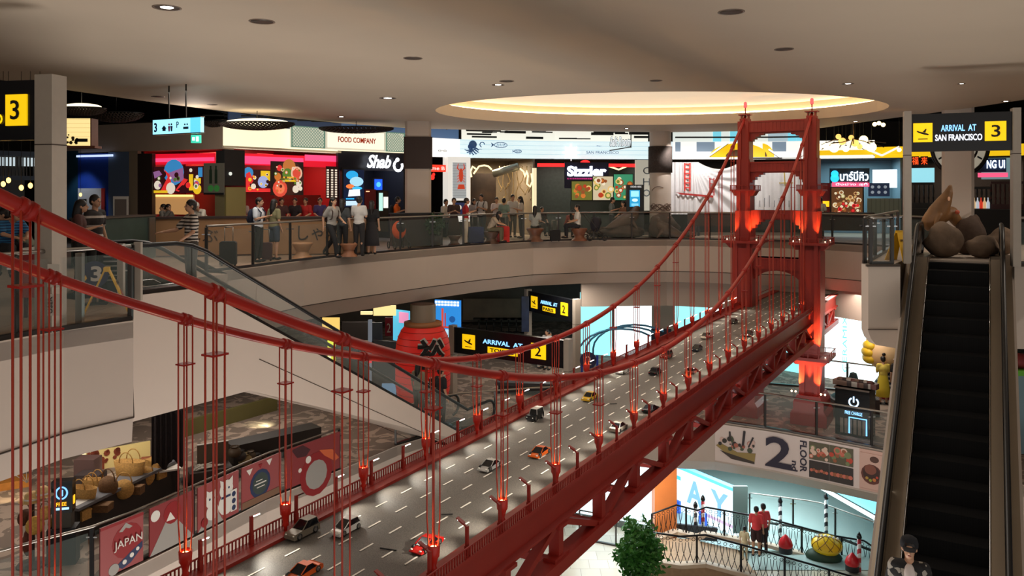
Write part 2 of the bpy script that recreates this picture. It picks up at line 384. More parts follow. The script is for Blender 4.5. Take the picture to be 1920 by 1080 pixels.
# ================================================================ glass railings
def railing(pts, label, z, posts=1.6, h=1.07, cat='railing', kerb=True, gl=GLASS, inset=.08, group=None, pm=None, flip=1):
    pts = [Vector((p.x, p.y, z)) for p in pts]
    # inset and resample
    q = []
    for i, p in enumerate(pts):
        d = (pts[min(i+1, len(pts)-1)]-pts[max(i-1, 0)]).normalized(); q.append(p+Vector((-d.y, d.x, 0))*inset*flip)
    pts = q; L = [0]
    for a, b in zip(pts, pts[1:]): L.append(L[-1]+(b-a).length)
    def at(t):
        for i in range(len(L)-1):
            if t <= L[i+1]+1e-6: return pts[i].lerp(pts[i+1], (t-L[i])/(L[i+1]-L[i]))
        return pts[-1]
    n = max(1, round(L[-1]/posts)); sp = [at(L[-1]*k/n) for k in range(n+1)]
    r = empty('glass_railing', tuple(pts[0]), 0, label, cat, group); o0 = pts[0]
    rel = lambda p, dz=0: (p.x-o0.x, p.y-o0.y, p.z-o0.z+dz)
    fine = [at(L[-1]*k/(n*3)) for k in range(n*3+1)]
    MB(STEEL).tube([rel(p, h) for p in fine], .028, 8).build('handrail', r)
    if kerb:
        mb = MB(DSTEEL)
        for a, b in zip(sp, sp[1:]): mb.bar(rel(a, .03), rel(b, .03), .09, .06)
        mb.build('kerb_rail', r)
    for p in sp:
        mb = MB(pm or DSTEEL); mb.cbox(rel(p, h/2-.01), (.03, .03, h/2-.02)); mb.use(CHROME).cbox(rel(p, h*.82), (.1, .015, .012)); mb.build('post', r)
    for a, b in zip(sp, sp[1:]):
        mb = MB(gl); d = (b-a)*.03; mb.bar(rel(a+d, h*.5), rel(b-d, h*.5), .012, h*.82); mb.build('glass_panel', r)
    return r
railing(near_left[1:], 'glass railing with steel handrail in front of the yellow wet floor sign', 0, 1.7)
railing(far, 'long curved glass railing around the far edge of the third floor', 0, 1.55)
ra = [Vector((x0+.1, yl+.05, 0)), Vector((xe-.1, yl+.05, 0))]
railing(ra, 'short glass railing on the landing left of the dark escalator', LZ, .8, h=.9)
railing([Vector((x0+3.5, bk-.1, 0)), Vector((x0+.15, yl+.3, 0))], 'glass side railing running back from the right landing corner', LZ, 1.6, h=.9, flip=-1)
railing([Vector((xr+.1, yl+.05, 0)), Vector((20, yl+.05, 0))], 'glass railing right of the dark escalator head', LZ, 1.3, h=.9)
railing(l2r[4:9], 'glass railing above the second floor banner', L2, 1.7)
railing(l2e[1:], 'glass railing with posters below the basket stall', L2, 2.3, pm=BLACK)
railing(l2r[0:4], 'glass railing of the second floor behind the bridge', L2, 1.7)
# ================================================================ the suspension bridge model
nL, nR, sT = -7.0, -4.88, 27.0
zd = lambda s: -1.87-.0005*(26-s)**2
zc = lambda s: .0262*(s-12.8)**2-.9-(.0028*(8-s)**2 if s < 8 else 0)
BR0 = Vector((0, 0, 0))
root0 = SN(sT, (nL+nR)/2, L2)
BR = empty('suspension_bridge_model', tuple(root0), AZ, 'huge red suspension bridge model crossing the atrium from lower left to its tall tower', 'bridge model')
off = (-(nL+nR)/2, -sT, -L2)
def bpart(mb, name, parent=BR): 
    o = mb.build(name, parent)
    if parent is BR: o.location = off
    return o
S0, S1 = 1.0, 31.5
ss = [S0+(S1-S0)*i/76 for i in range(77)]
def road(nt, tc, c1, c2):
    v = nt.nodes.new('ShaderNodeTexNoise'); v.inputs['Scale'].default_value = 90; nt.links.new(tc.outputs['Object'], v.inputs[0])
    r = nt.nodes.new('ShaderNodeValToRGB'); e = r.color_ramp.elements; e[0].position = .35; e[1].position = .65
    e[0].color = (*c1, 1); e[1].color = (*c2, 1); nt.links.new(v.outputs['Fac'], r.inputs[0]); return r.outputs[0]
ROAD = mat('model_asphalt', S(74, 70, 66), .5, pattern=road, col2=S(106, 101, 94))
PAINT = mat('lane_paint', S(235, 230, 220), .5)
mb = MB(ROAD)
vs = []; 
for s in ss: z = zd(s)-.04; vs += [(nL+.12, s, z), (nR-.12, s, z), (nR-.12, s, z-.1), (nL+.12, s, z-.1)]
mb.add(vs, [(i*4+a, i*4+(a+1) % 4, (i+1)*4+(a+1) % 4, (i+1)*4+a) for i in range(len(ss)-1) for a in range(4)]+[(3, 2, 1, 0)])
mb.use(PAINT)
wL = nL+.12; lw = (nR-nL-.24)/6
for k in range(1, 6):
    s = 1.2+.0*k
    while s < 31:
        z = zd(s+.11)-.037; x = wL+lw*k
        mb.box(x-.011, x+.011, s, s+.22, z, z+.002); s += .5
bpart(mb, 'roadway')
def sweep(sec, m, name, parent=BR, s_=None, zf=zd):
    mb = MB(m); k = len(sec); vs = []; s_ = s_ or ss
    for s in s_: vs += [(x, s, zf(s)+z) for x, z in sec]
    mb.add(vs, [(i*k+a, i*k+(a+1) % k, (i+1)*k+(a+1) % k, (i+1)*k+a) for i in range(len(s_)-1) for a in range(k)]+[tuple(range(k-1, -1, -1)), tuple((len(s_)-1)*k+a for a in range(k))])
    return bpart(mb, name, parent)
rect = lambda x0, x1, z0, z1: [(x0, z0), (x1, z0), (x1, z1), (x0, z1)]
for n0, sg in ((nL, -1), (nR, 1)):
    a, b = sorted((n0-sg*.12, n0+sg*.02))
    sweep(rect(a, b, -.06, .0), RED, 'sidewalk')
    g = [(n0-sg*.0, -.46), (n0+sg*.10, -.46), (n0+sg*.10, -.43), (n0+sg*.03, -.41), (n0+sg*.03, -.05), (n0+sg*.12, -.04), (n0+sg*.12, 0), (n0-sg*.0, 0)]
    sweep(g if sg > 0 else g[::-1], RED, 'deck_girder')
    # rail with pickets
    mb = MB(RED); xr = n0+sg*.1
    for s in [S0+.048*i for i in range(int((28.5-S0)/.048))]:
        z = zd(s); mb.box(xr-.006, xr+.006, s-.007, s+.007, z, z+.1)
    mb.tube([(xr, s, zd(s)+.105) for s in ss], .012, 4)
    bpart(mb, 'side_railing')
    # lower chord, verticals, diagonals
    sweep(rect(n0-.11, n0+.13, -1.08, -.91), RED, 'lower_chord')
HS = [9.31+1.345*(k) for k in range(-5, 13)]
for n0 in (nL, nR):
    for i, s in enumerate(HS+[HS[-1]+1.345*k for k in (1, 2, 3, 4)]):
        z = zd(s)
        if s > 31: continue
        mb = MB(RED); mb.box(n0-.07, n0+.08, s-.065, s+.065, z-.93, z-.44); mb.box(n0-.08, n0+.10, s-.2, s+.2, z-.95, z-.87)
        mb.box(n0-.07, n0+.13, s-.13, s+.13, z-.5, z-.455)
        bpart(mb, 'truss_vertical')
        k = i-5
        if k % 2 == 0:
            for t in (-1, 1):
                s2 = s+t*1.345
                if s2 < S0 or s2 > 31: continue
                mb = MB(RED); mb.bar((n0+.01, s+t*.1, z-.47), (n0+.01, s2-t*.14, zd(s2)-.92), .13, .08); bpart(mb, 'truss_diagonal')
for s in HS:
    z = zd(s); mb = MB(RED); mb.box(nL, nR, s-.04, s+.04, z-1.04, z-.94); mb.box(nL, nR, s-.04, s+.04, z-.3, z-.14); bpart(mb, 'cross_girder')
# main cables with hangers
for n0 in (nL, nR):
    mb = MB(REDD); s_ = [-1.2+(sT+1.2)*i/110 for i in range(111)]
    mb.tube([(n0, s, zc(s)) for s in s_], .048, 12); cb = bpart(mb, 'main_cable')
SOCK = mat('socket_red', S(200, 40, 26), .35)
EMO = mat('orange_uplight', (1, .5, .2), .5, emit=(1, .42, .13), es=26)
EMR = mat('rope_red', S(176, 56, 36), .4)
hmesh = {}
def hanger(n0, s):
    zt, zb = zc(s), zd(s)
    mb = MB(EMR); zs = zb+.24
    for dx in (-.045, .045):
        for ds in (-.05, .05):
            mb.tube([(n0+dx, s+ds, zt+.02), (n0+dx, s+ds, zs+.35), (n0+dx*.75, s+ds*.6, zs-.02)], .0085, 5)
    h = bpart(mb, 'hanger')
    mb = MB(REDD); d = Vector((0, 1, .0524*(s-12.8))).normalized()
    c = Vector((n0, s, zt)); mb.tube([c-d*.055, c-d*.05, c-d*.012, c-d*.01, c+d*.01, c+d*.012, c+d*.05, c+d*.055], [.05, .062, .062, .05, .05, .062, .062, .05], 10)
    mb.build('cable_clamp', h)
    if zt-.55 > zb+.6:
        mb = MB(REDD); mb.box(n0-.065, n0+.065, s-.07, s+.07, zt-.46, zt-.445); mb.build('spacer_plate', h)
    zs = zb+.24
    mb = MB(SOCK); mb.lathe([(.0, -.26), (.018, -.26), (.022, -.15), (.04, -.13), (.028, -.10), (.048, -.02), (.062, 0), (.068, .11), (.06, .12), (.05, .085), (0, .085)], (n0, s, zs-.05), 12)
    mb.box(n0-.02, n0+.02, s-.02, s+.02, zb-.1, zs-.3)
    so = mb.build('rope_socket', h)
    mb = MB(EMO); mb.lathe([(0, .0), (.03, 0), (.034, .008), (0, .02)], (n0, s, zs+.035), 10); mb.build('uplight', h)
    l = lamp('SPOT', (n0, s, zs+.07), 55, (1, .62, .26), .02, rot=(math.pi, 0, 0), parent=h, spot=.5, blend=.8, name='uplight_lamp')
for n0 in (nL, nR):
    for s in HS: hanger(n0, s)
# street lamps along both sides
LH = mat('street_lamp_head', (1, .95, .85), .4, emit=(1, .93, .8), es=18)
def slamp(n0, s, on=True):
    z = zd(s); sg = 1 if n0 == nL else -1; x = n0+(-.06 if sg > 0 else .06)
    mb = MB(RED); mb.box(x-.016, x+.016, s-.016, s+.016, z, z+.31); mb.box(x-.022, x+.022, s-.022, s+.022, z, z+.1)
    mb.bar((x, s, z+.30), (x+sg*.11, s, z+.355), .02, .016)
    o = bpart(mb, 'street_lamp')
    mb = MB(LH if on else BLACK); hw_ = .03 if sg > 0 else .018; mb.bar((x+sg*.05, s, z+.322), (x+sg*.12, s, z+.357), hw_, .010)
    if sg < 0: mb.use(RED).bar((x+sg*.04, s, z+.334), (x+sg*.13, s, z+.376), .044, .012)
    mb.build('lamp_head', o)
    if on: lamp('SPOT', (x+sg*.13, s, z+.32), 24, (1, .92, .78), .02, rot=(0, -sg*.8, 0), parent=o, spot=1.45, blend=.9, name='street_lamp_light')
i = 0; s = 5.5
while s < 26.3:
    slamp(nL, s, i not in (2,)); slamp(nR, s+.3, i != 1); s += .672; i += 1
# tower
def tpart(mb, name, parent=BR): return bpart(mb, name, parent)
TZ = 4.21
TUBE = mat('tower_lamp', (1, .5, .2), .5, emit=(1, .6, .35), es=9)
for n0, sg in ((nL, -1), (nR, 1)):
    def lvl(mb, hw, hs, z0, z1):
        mb.box(n0-hw, n0+hw, sT-hs, sT+hs, z0, z1)
        for a in (-1, 1):
            for b in (-1, 1): mb.box(n0+a*hw*.62-.06, n0+a*hw*.62+.06, sT+b*hs-.05, sT+b*hs+.05, z0, z1)
    mb = MB(RED)
    lvl(mb, .19, .26, 2.9, TZ); lvl(mb, .22, .30, 1.2, 2.95); lvl(mb, .25, .34, .2, 1.25); lvl(mb, .33, .42, -1.95, .2)
    lvl(mb, .32, .42, -4.75, -1.95)
    mb.prism([(n0-.55, L2), (n0+.55, L2), (n0+.55, L2+.35), (n0+.46, L2+.5), (n0+.46, L2+.72), (n0+.34, L2+.95), (n0-.34, L2+.95), (n0-.46, L2+.72), (n0-.46, L2+.5), (n0-.55, L2+.35)], sT-.62, sT+.62, 'xz')
    leg = tpart(mb, 'tower_leg')
    mb = MB(RED)      # saddle, mast and lantern on top
    mb.box(n0-.14, n0+.14, sT-.2, sT+.2, TZ, TZ+.1)
    for a in (-1, 1): mb.box(n0+a*.11-.02, n0+a*.11+.02, sT-.1, sT+.1, TZ+.08, TZ+.22)
    mb.box(n0-.2, n0+.2, sT-.16, sT+.16, TZ+.22, TZ+.25); mb.tube([(n0, sT, TZ+.2), (n0, sT, TZ+.5)], .02, 6)
    sp = mb.build('mast', leg)
    mb = MB(mat('beacon_red', S(225, 50, 60), .3, emit=(1, .1, .1), es=1.2)); mb.lathe([(0, 0), (.045, .0), (.06, .03), (.055, .16), (.03, .19), (0, .2)], (n0, sT, TZ+.48), 10); mb.build('beacon', leg)
    for z, hw, hs, t in ((.18, .60, .6, .08), (1.9, .40, .45, .05), (-3.45, .62, .68, .1)):
        mb = MB(RED); mb.box(n0-hw, n0+hw, sT-hs, sT+hs, z, z+t); mb.prism([(n0-hw*.7, z-.16), (n0+hw*.7, z-.16), (n0+hw*.95, z), (n0-hw*.95, z)], sT-hs*.7, sT+hs*.7, 'xz')
        for a in (-1, 1):
            for b in (-.95, -.5, 0, .5, .95):
                mb.box(n0+a*hw*.96-.012, n0+a*hw*.96+.012, sT+b*hs-.012, sT+b*hs+.012, z+t, z+t+.14)
                mb.box(n0+b*hw-.012, n0+b*hw+.012, sT+a*hs*.96-.012, sT+a*hs*.96+.012, z+t, z+t+.14)
            mb.box(n0+a*hw*.96-.012, n0+a*hw*.96+.012, sT-hs, sT+hs, z+t+.13, z+t+.15); mb.box(n0-hw, n0+hw, sT+a*hs*.96-.012, sT+a*hs*.96+.012, z+t+.13, z+t+.15)
        pf = tpart(mb, 'tower_platform')
        if z == 1.9: continue
        for a, b in ((-1, -1), (1, -1), (-1, 1), (1, 1)):
            MB(TUBE).sphere((n0+a*hw*.8, sT+b*hs*.8, z+t+.04), .018, 8, 6).build('uplight', pf)
    for z, pw in ((.32, 170), (-3.2, 330), (-4.45, 330)):
        for a in (-1, 1):
            lamp('SPOT', (n0+a*.5, sT-.62 if z < 0 else sT-.5, z+.05), pw, (1, .55, .16), .04, rot=(math.pi-.35, math.radians(-a*24), 0), parent=leg, spot=1.0, blend=.7, name='tower_uplight')
        lamp('SPOT', (n0-sg*.36, sT, z+.02), pw*.6, (1, .55, .16), .04, rot=(math.pi, -sg*.25, 0), parent=leg, spot=.9, blend=.7, name='tower_uplight')
    for a in (-1, 1):
        for q in (0, .12): MB(TUBE).sphere((n0+a*.5-a*q, sT-.62, -4.45), .03, 8, 6).build('base_uplight', leg)
def beam(zt, zb, arch, step=True, hs=.24):
    x0_, x1_ = nL+.15, nR-.15; w_ = x1_-x0_
    pts = [(x0_, zt), (x0_, zb-arch)]; 
    if step:
        for fx, fz in ((.07, 1), (.07, .72), (.12, .72), (.12, .42), (.18, .42), (.18, .2), (.26, .2), (.26, 0)): pts.append((x0_+w_*fx, zb-arch*fz))
        for fx, fz in ((.26, 0), (.26, .2), (.18, .2), (.18, .42), (.12, .42), (.12, .72), (.07, .72), (.07, 1)): pts.append((x1_-w_*fx, zb-arch*fz))
    else:
        for k in range(13):
            a = math.pi*k/12; pts.append((x0_+.10+(w_-.2)*(1-math.cos(a))/2, zb-arch+arch*math.sin(a)))
    pts += [(x1_, zb-arch), (x1_, zt)]
    mb = MB(RED); 
    mb.prism(pts, sT-hs*.6, sT+hs*.6, 'xz'); mb.box(x0_, x1_, sT-hs, sT+hs, zb+.04, zt)
    mb.box(x0_, x1_, sT-hs-.03, sT+hs+.03, zt-.05, zt)
    for k in range(15): xx = x0_+w_*(k+.5)/15; mb.box(xx-.012, xx+.012, sT-hs-.015, sT-hs, zb+.08, zt-.05)
    tpart(mb, 'tower_cross_beam')
beam(TZ, 3.8, .25); beam(2.86, 2.5, .32); beam(1.27, .96, .4); 
beam(-.28, -.7, .55, False, .3)
mb = MB(RED); mb.box(nL, nR, sT-.25, sT+.25, -3.2, -2.95); tpart(mb, 'tower_cross_beam')
# ================================================================ escalators
HANDR = mat('handrail_rubber', S(16, 16, 18), .35)
STEP = mat('step_metal_dark', S(13, 13, 14), .7, 0, spec=.2, pattern=stripes(28, 0, .5), col2=S(8, 8, 9))
DECKM = mat('escalator_steel', S(140, 128, 112), .35, .75)
BALG = mat('balustrade_glass', (.55, .62, .58), .05, alpha=.10, spec=.6)
def escalator(org, rz, ang, run, hr, belt, hh, clad, label, glassm, deckm, L=0.4, cladm=PLASTER, cladside=(-1, 1)):
    """local +y runs down the incline, x across; origin = bend of the walking line at the top landing"""
    r = empty('escalator', tuple(org), rz, label, 'escalator')
    ta = math.tan(ang); zz = lambda y: 0 if y < 0 else (-ta*y if y < run else -ta*run)
    ys = [-1.5, -.5, 0, .25]+[run*k/12 for k in range(1, 13)]+[run+.5, run+1.5]
    def line(x, dz, y0=-1.2, y1=None, rr=.03, m=HANDR, name='handrail', n=8):
        y1 = run+1.2 if y1 is None else y1
        pts = [(x, y0, dz)]+[(x, y, zz(y)+dz-(.06 if abs(y) < .01 else 0)) for y in [-.9, -.35, 0]+[.35+(run-.7)*k/10 for k in range(11)]+[run, run+.35, run+.9]]+[(x, y1, zz(y1)+dz)]
        return pts
    for sg in (-1, 1):
        x = sg*hr
        pts = line(x, hh)
        # newel loops
        def loop(y, dz0, s):
            return [(x, y+s*.32*math.sin(a), dz0+hh-.32+.32*math.cos(a)) for a in [math.pi*k/6 for k in range(1, 7)]]
        full = loop(-1.2, 0, -1)[::-1]+pts+loop(run+1.2, zz(run+1), 1)
        MB(HANDR).tube(full, .042, 8).build('handrail', r)
        seg = [-1.2, 0]+[run*k/6 for k in range(1, 7)]+[run+1.2]
        for a, b in zip(seg, seg[1:]):
            mb = MB(glassm); g = .01
            mb.prism([(a+g, zz(a)+.06), (b-g, zz(b)+.06), (b-g, zz(b)+hh-.04), (a+g, zz(a)+hh-.04)], x-.008, x+.008, 'yz'); mb.build('balustrade_panel', r)
        mb = MB(deckm); a_, b_ = sorted((sg*belt, sg*(hr+.16)))
        P_ = [(y, zz(y)) for y in [-1.5, 0]+[run*k/8 for k in range(1, 9)]+[run+1.5]]
        mb.prism([(y, z+.08) for y, z in P_]+[(y, z-.12) for y, z in P_[::-1]], a_, b_, 'yz'); mb.build('deck_panel', r)
        mb = MB(CHROME); mb.tube([(sg*(belt+.01), y, z+.09) for y, z in P_], .012, 6); mb.build('skirt_trim', r)
    d = .4; n = int(run/d)
    for k in range(-2, n+2):
        y = k*d; z = zz(y+d/2)
        mb = MB(STEP); mb.box(-belt+.01, belt-.01, y, y+d+.02, z-.28, z-.02)
        mb.build('step', r)
    mb = MB(STEEL); mb.box(-belt, belt, -2.2, -.8, -.12, 0); mb.box(-belt, belt, run+.8, run+2.0, zz(run)-.1, zz(run)); mb.use(CHROME)
    for k in range(int(belt*2/.06)): mb.box(-belt+.02+k*.06, -belt+.05+k*.06, -.86, -.74, -.04, .008)
    mb.build('comb_plate', r)
    mb = MB(cladm); w_ = hr+.2
    pts = [(-1.5, 0), (0, 0), (run, zz(run)), (run+1.6, zz(run)), (run+1.6, zz(run)-.3), (run+.6, zz(run)-.32), (clad*.55, -clad), (-1.5, -clad)]
    if clad < 1.5: pts = [(-1.5, 0), (0, 0), (run, zz(run)), (run+1.6, zz(run)), (run+1.6, zz(run)-.6), (run-.2, zz(run)-clad), (.2, -clad), (-1.5, -clad)]
    for sg in cladside:
        a_, b_ = sorted((sg*w_, sg*(w_-.06))); mb.prism(pts, a_, b_, 'yz')
    mb.prism([(a, b-.3 if i < 4 else b) for i, (a, b) in enumerate(pts)], -w_+.05, w_-.05, 'yz')
    if clad > 1.5:
        mb.use(JOINT)
        for sg in cladside:
            x = sg*(w_+.002); mb.tube([(x, 1.5, -clad*.62-.25), (x, run, zz(run)-clad*.20)], .008, 4)
    mb.build('cladding', r)
    return r
escL = escalator(SN(10.2, -14.03, .0), AZ, math.radians(29.8), 9.6, .68, .5, .88, 2.25, 'long escalator with black handrails and beige side panels going down to the second floor', BALG, DSTEEL)
escR = escalator(tuple(SN(18.5, -.525, LZ-.02)), AZ+math.pi, math.radians(33), 15, .75, .53, .74, 1.0, 'wide dark escalator running down from the landing toward the viewer', mat('dark_balustrade', S(46, 42, 38), .25, .6), DECKM)
mb = MB(STEEL); mb.prism([(-.42, .0), (0, .05), (.42, 0), (0, -.05)], 0, .006, 'xy'); mb.use(mat('brass_inlay', S(190, 120, 40), .3, .8)).prism([(-.3, 0), (0, .025), (.3, 0), (0, -.025)], .006, .01, 'xy')

# ================================================================ columns
def column(px, yt, Y, wpx, round_, bt, bb, label, cap=None):
    c = P(px, HY, Y); wd = wpx/FPX*Y/2
    r = empty('column', (c.x, c.y, 0), -math.atan2(c.x, c.y) if not round_ else 0, label, 'column')
    zt = CH+.2; z = lambda y: CZ-(y-HY)/FPX*Y
    m2 = mat('column_wrap_fabric', S(62, 52, 48), .9, var=.25, vscale=14)
    if round_:
        MB(PLASTER).lathe([(wd, 0), (wd, zt)], n=24).build('shaft', r); MB(m2).lathe([(wd, z(bb)), (wd+.05, z(bb)), (wd+.05, z(bt)), (wd, z(bt))], n=24).build('wrap_band', r)
    else:
        def oct_(h, c_): return [(-h+c_, -h), (h-c_, -h), (h, -h+c_), (h, h-c_), (h-c_, h), (-h+c_, h), (-h, h-c_), (-h, -h+c_)]
        MB(PLASTER).prism(oct_(wd, .08), 0, zt).build('shaft', r); MB(mat('dark_band', S(52, 38, 34), .7)).prism(oct_(wd+.04, .06), z(bb), z(bt)).build('wrap_band', r)
    return r
c1 = column(784, 235, 28.4, 48, False, 258, 317, 'square beige column with a dark band, right of the white script sign')
c2 = column(1238, 240, 33.0, 40, True, 275, 324, 'round beige column with brown wrap and a line drawing, left of the bridge tower')
mb = MB(mat('drawing_line', S(92, 70, 60), .7)); R_ = 40/FPX*33/2+.01
for k in range(7):
    z0 = 1.25+.06*math.sin(k*1.7); mb.tube([(R_*math.cos(a), R_*math.sin(a), z0+.10*math.sin(a*5+k)) for a in [-2.8+.25*i for i in range(10)]], .012, 4)
mb.tube([(R_*math.cos(a), R_*math.sin(a), 2.1-.35*((a+1.9))**2) for a in [-2.6+.14*i for i in range(9)]], .01, 4)
mb.build('line_drawing', c2)
MB(mat('column_base_dark', S(40, 30, 26), .5)).lathe([(R_+.03, 0), (R_+.03, .25)], n=24).build('base_band', c2)
column(1796, 262, 24.5, 53, False, 243, 246, 'plain beige column behind the seal rock, under the arrival sign')

# ================================================================ arrival portals
YEL = mat('sign_yellow_lit', S(250, 205, 20), .5, emit=S(250, 200, 10), es=.75)
ICON = mat('sign_black', S(20, 18, 14), .5)
LWH = mat('letters_white_lit', S(235, 240, 250), .5, emit=S(235, 240, 255), es=1.3)
LBL = mat('letters_blue_lit', S(140, 200, 255), .5, emit=S(130, 195, 255), es=1.4)
LYE = mat('letters_yellow_lit', S(250, 205, 20), .5, emit=S(250, 200, 10), es=1.0)
SIGNB = mat('sign_board_black', S(16, 17, 22), .25)
def plane_icon(mb, x, z, s, y):
    mb.prism([(x-.42*s, z+.06*s), (x-.36*s, z+.10*s), (x-.24*s, z+.04*s), (x-.02*s, z-.02*s), (x+.30*s, z-.12*s), (x+.40*s, z-.18*s), (x+.34*s, z-.24*s), (x+.1*s, z-.2*s), (x-.3*s, z-.05*s)], y, y+.01, 'xz')
    mb.prism([(x-.02*s, z+.0*s), (x+.16*s, z+.22*s), (x+.24*s, z+.22*s), (x+.16*s, z-.06*s)], y, y+.01, 'xz')
def portal(x0, x1, yt, yb, Y0, Y1, base, city, num, label, citymode=0, postw=.2, pt=None, lw=None, side=1, boxes=None, nl=None):
    f = Fr(x0, x1, yt, yb, Y0, Y1); r = f.root('arrival_sign_portal', label, 'sign'); W, H = f.w, f.h
    pb = base-f.z0; pt_ = H+.06
    for x in (-postw, W):
        mb = MB(POSTM); mb.box(x, x+postw, -.12, .14, pb, pt_); mb.use(JOINT).box(x-.002, x+postw+.002, -.122, .142, -.08, -.065); mb.build('post', r)
    mb = MB(SIGNB); mb.box(0, W, -.05, .12, 0, H); mb.build('sign_board', r)
    bx = boxes or ((.07, .19), (.80, .92)); a = bx[0]
    bh = (a[1]-a[0])*W*1.12 if not nl else nl
    zc_ = H*.5
    m1 = MB(YEL); m1.box(W*a[0], W*a[1], -.075, -.05, zc_-bh/2, zc_+bh/2); yp = m1.build('airplane_panel', r)
    mi = MB(ICON); plane_icon(mi, W*(a[0]+a[1])/2, zc_+bh*.03, (a[1]-a[0])*W*.8, -.085); mi.box(W*a[0]+.25*(a[1]-a[0])*W, W*a[1]-.25*(a[1]-a[0])*W, -.08, -.07, zc_-bh*.36, zc_-bh*.32); mi.build('airplane_icon', yp)
    b = bx[1]; m1 = MB(YEL); m1.box(W*b[0], W*b[1], -.075, -.05, zc_-bh/2, zc_+bh/2); nb = m1.build('number_panel', r)
    txt(num, (b[1]-b[0])*W*.42, bh*.62, nb, ICON, W*(b[0]+b[1])/2-(b[1]-b[0])*W*.21, zc_-bh*.31, -.09, name='numeral', bold=.01)
    tx0, tx1 = a[1]*W+.03, b[0]*W-.03; tw = tx1-tx0; cx = (tx0+tx1)/2
    txt('ARRIVAL  AT', tw*.72, H*.17, r, LBL, cx-tw*.36, H*.52, -.065, bold=.015)
    if citymode == 0: txt(city, tw*.96, H*.17, r, LWH, cx-tw*.48, H*.27, -.065, bold=.015)
    elif citymode == 2: txt(city, tw*.96, H*.17, r, LYE, cx-tw*.48, H*.27, -.065, bold=.015)
    else:
        m1 = MB(YEL); m1.box(cx-tw*.27, cx+tw*.27, -.07, -.05, H*.19, H*.42); cp = m1.build('city_panel', r); txt(city, tw*.44, H*.15, cp, ICON, cx-tw*.22, H*.23, -.085, bold=.015)
    return r
portal(1708, 1897, 212, 283, 15.7, 15.1, LZ, 'SAN FRANCISCO', '3', 'black ARRIVAL AT SAN FRANCISCO 3 portal sign over the right landing', postw=.13, boxes=((.02, .215), (.735, .94)), nl=.37)
pl = Fr(78, 78, 150, 262, 10.7); 
A_ = P(78, 262, 10.75); ul = Vector((-1, .22, 0)).normalized()
Wl = 2.15; Bq = A_+ul*Wl; f_ = Fr(960+Bq.x/Bq.y*FPX, 78, 150, 262, Bq.y, 10.75); f_.z0 = A_.z; f_.h = .8
f_.M = Matrix(((-ul.x, -ul.y*-1 if False else ul.y, 0, Bq.x), (-ul.y, -ul.x, 0, Bq.y), (0, 0, 1, A_.z), (0, 0, 0, 1))); f_.w = Wl
_Fr = Fr
class FixedFr:
    def __new__(cls, *a): return f_
Fr = FixedFr
portal(0, 78, 150, 262, 10.7, 10.7, 0, 'SAN FRANCISCO', '3', 'black SAN FRANCISCO 3 portal sign at the left edge on a thick grey post', citymode=2, postw=.27, boxes=((.02, .18), (.765, .92)), nl=.42)
Fr = _Fr

# ================================================================ ceiling lamps
DLM = mat('downlight_glow', (1, .97, .9), .5, emit=(1, .95, .86), es=10)
DLD = mat('downlight_unlit', S(70, 58, 50), .5)
RIM = mat('downlight_rim', S(120, 104, 90), .4)
for i, (x, y, rpx, lit) in enumerate([(313, 14, 26, 1), (491, 40, 24, 0), (774, 109, 18, 0), (1371, 22, 25, 0), (1470, 92, 18, 0), (950, 152, 14, 0), (934, 159, 12, 1), (727, 184, 16, 1), (1230, 151, 12, 0), (1590, 157, 11, 1), (1803, 157, 7, 1), (1886, 190, 8, 1), (640, 219, 8, 1), (1175, 241, 6, 1), (1604, 228, 7, 1), (296, 181, 12, 0), (398, 196, 10, 0)]):
    Y = FPX*(CH-CZ)/(HY-y); p = P(x, y, Y); rr = rpx/FPX*Y
    far_ = 'left' if x < 700 else ('middle' if x < 1300 else 'right')
    lab = {0: 'bright round ceiling lamp at the upper left edge of the ceiling', 1: 'unlit round ceiling lamp right of the bright upper left lamp', 2: 'unlit round ceiling lamp between the upper left lamps and the oval recess', 3: 'unlit round ceiling lamp nearest the viewer right of centre', 4: 'unlit round ceiling lamp above the bridge tower, farther than the large one', 5: 'small unlit ceiling lamp close left of the oval recess', 6: 'small lit ceiling lamp just beside the unlit one near the oval recess', 7: 'lit ceiling lamp above the square column', 8: 'small unlit ceiling lamp in front of the middle of the oval recess', 9: 'lit ceiling lamp just right of the bridge tower top', 10: 'small lit ceiling lamp above the right arrival portal', 11: 'small lit ceiling lamp at the far right edge', 12: 'bright small spot at the ceiling edge above the lattice sign', 13: 'tiny lit ceiling lamp left of the round column', 14: 'tiny lit ceiling lamp at the ceiling edge right of the bridge tower', 15: 'faint ceiling lamp at the edge above the blue walls', 16: 'faint ceiling lamp at the edge above the blue hanging sign'}[i]
    r = empty('ceiling_lamp', tuple(p), 0, lab, 'ceiling lamp', 'round lamps set in the ceiling')
    MB(RIM).lathe([(rr*.86, -.006), (rr, -.008), (rr, .03), (rr*.8, .03), (rr*.86, -.006)], n=20).build('rim', r)
    MB(DLM if lit else DLD).lathe([(0, -.002), (rr*(.45 if lit else .86), -.002), (rr*.5 if lit else rr*.86, .02)], n=16).build('lens', r)
    if lit: MB(DLD).lathe([(rr*.45, -.001), (rr*.87, -.001)], n=20).build('reflector', r)
    if lit: lamp('SPOT', (0, 0, -.05), 60, (1, .9, .78), .08, parent=r, spot=1.6, blend=.8, name='ceiling_lamp_light')
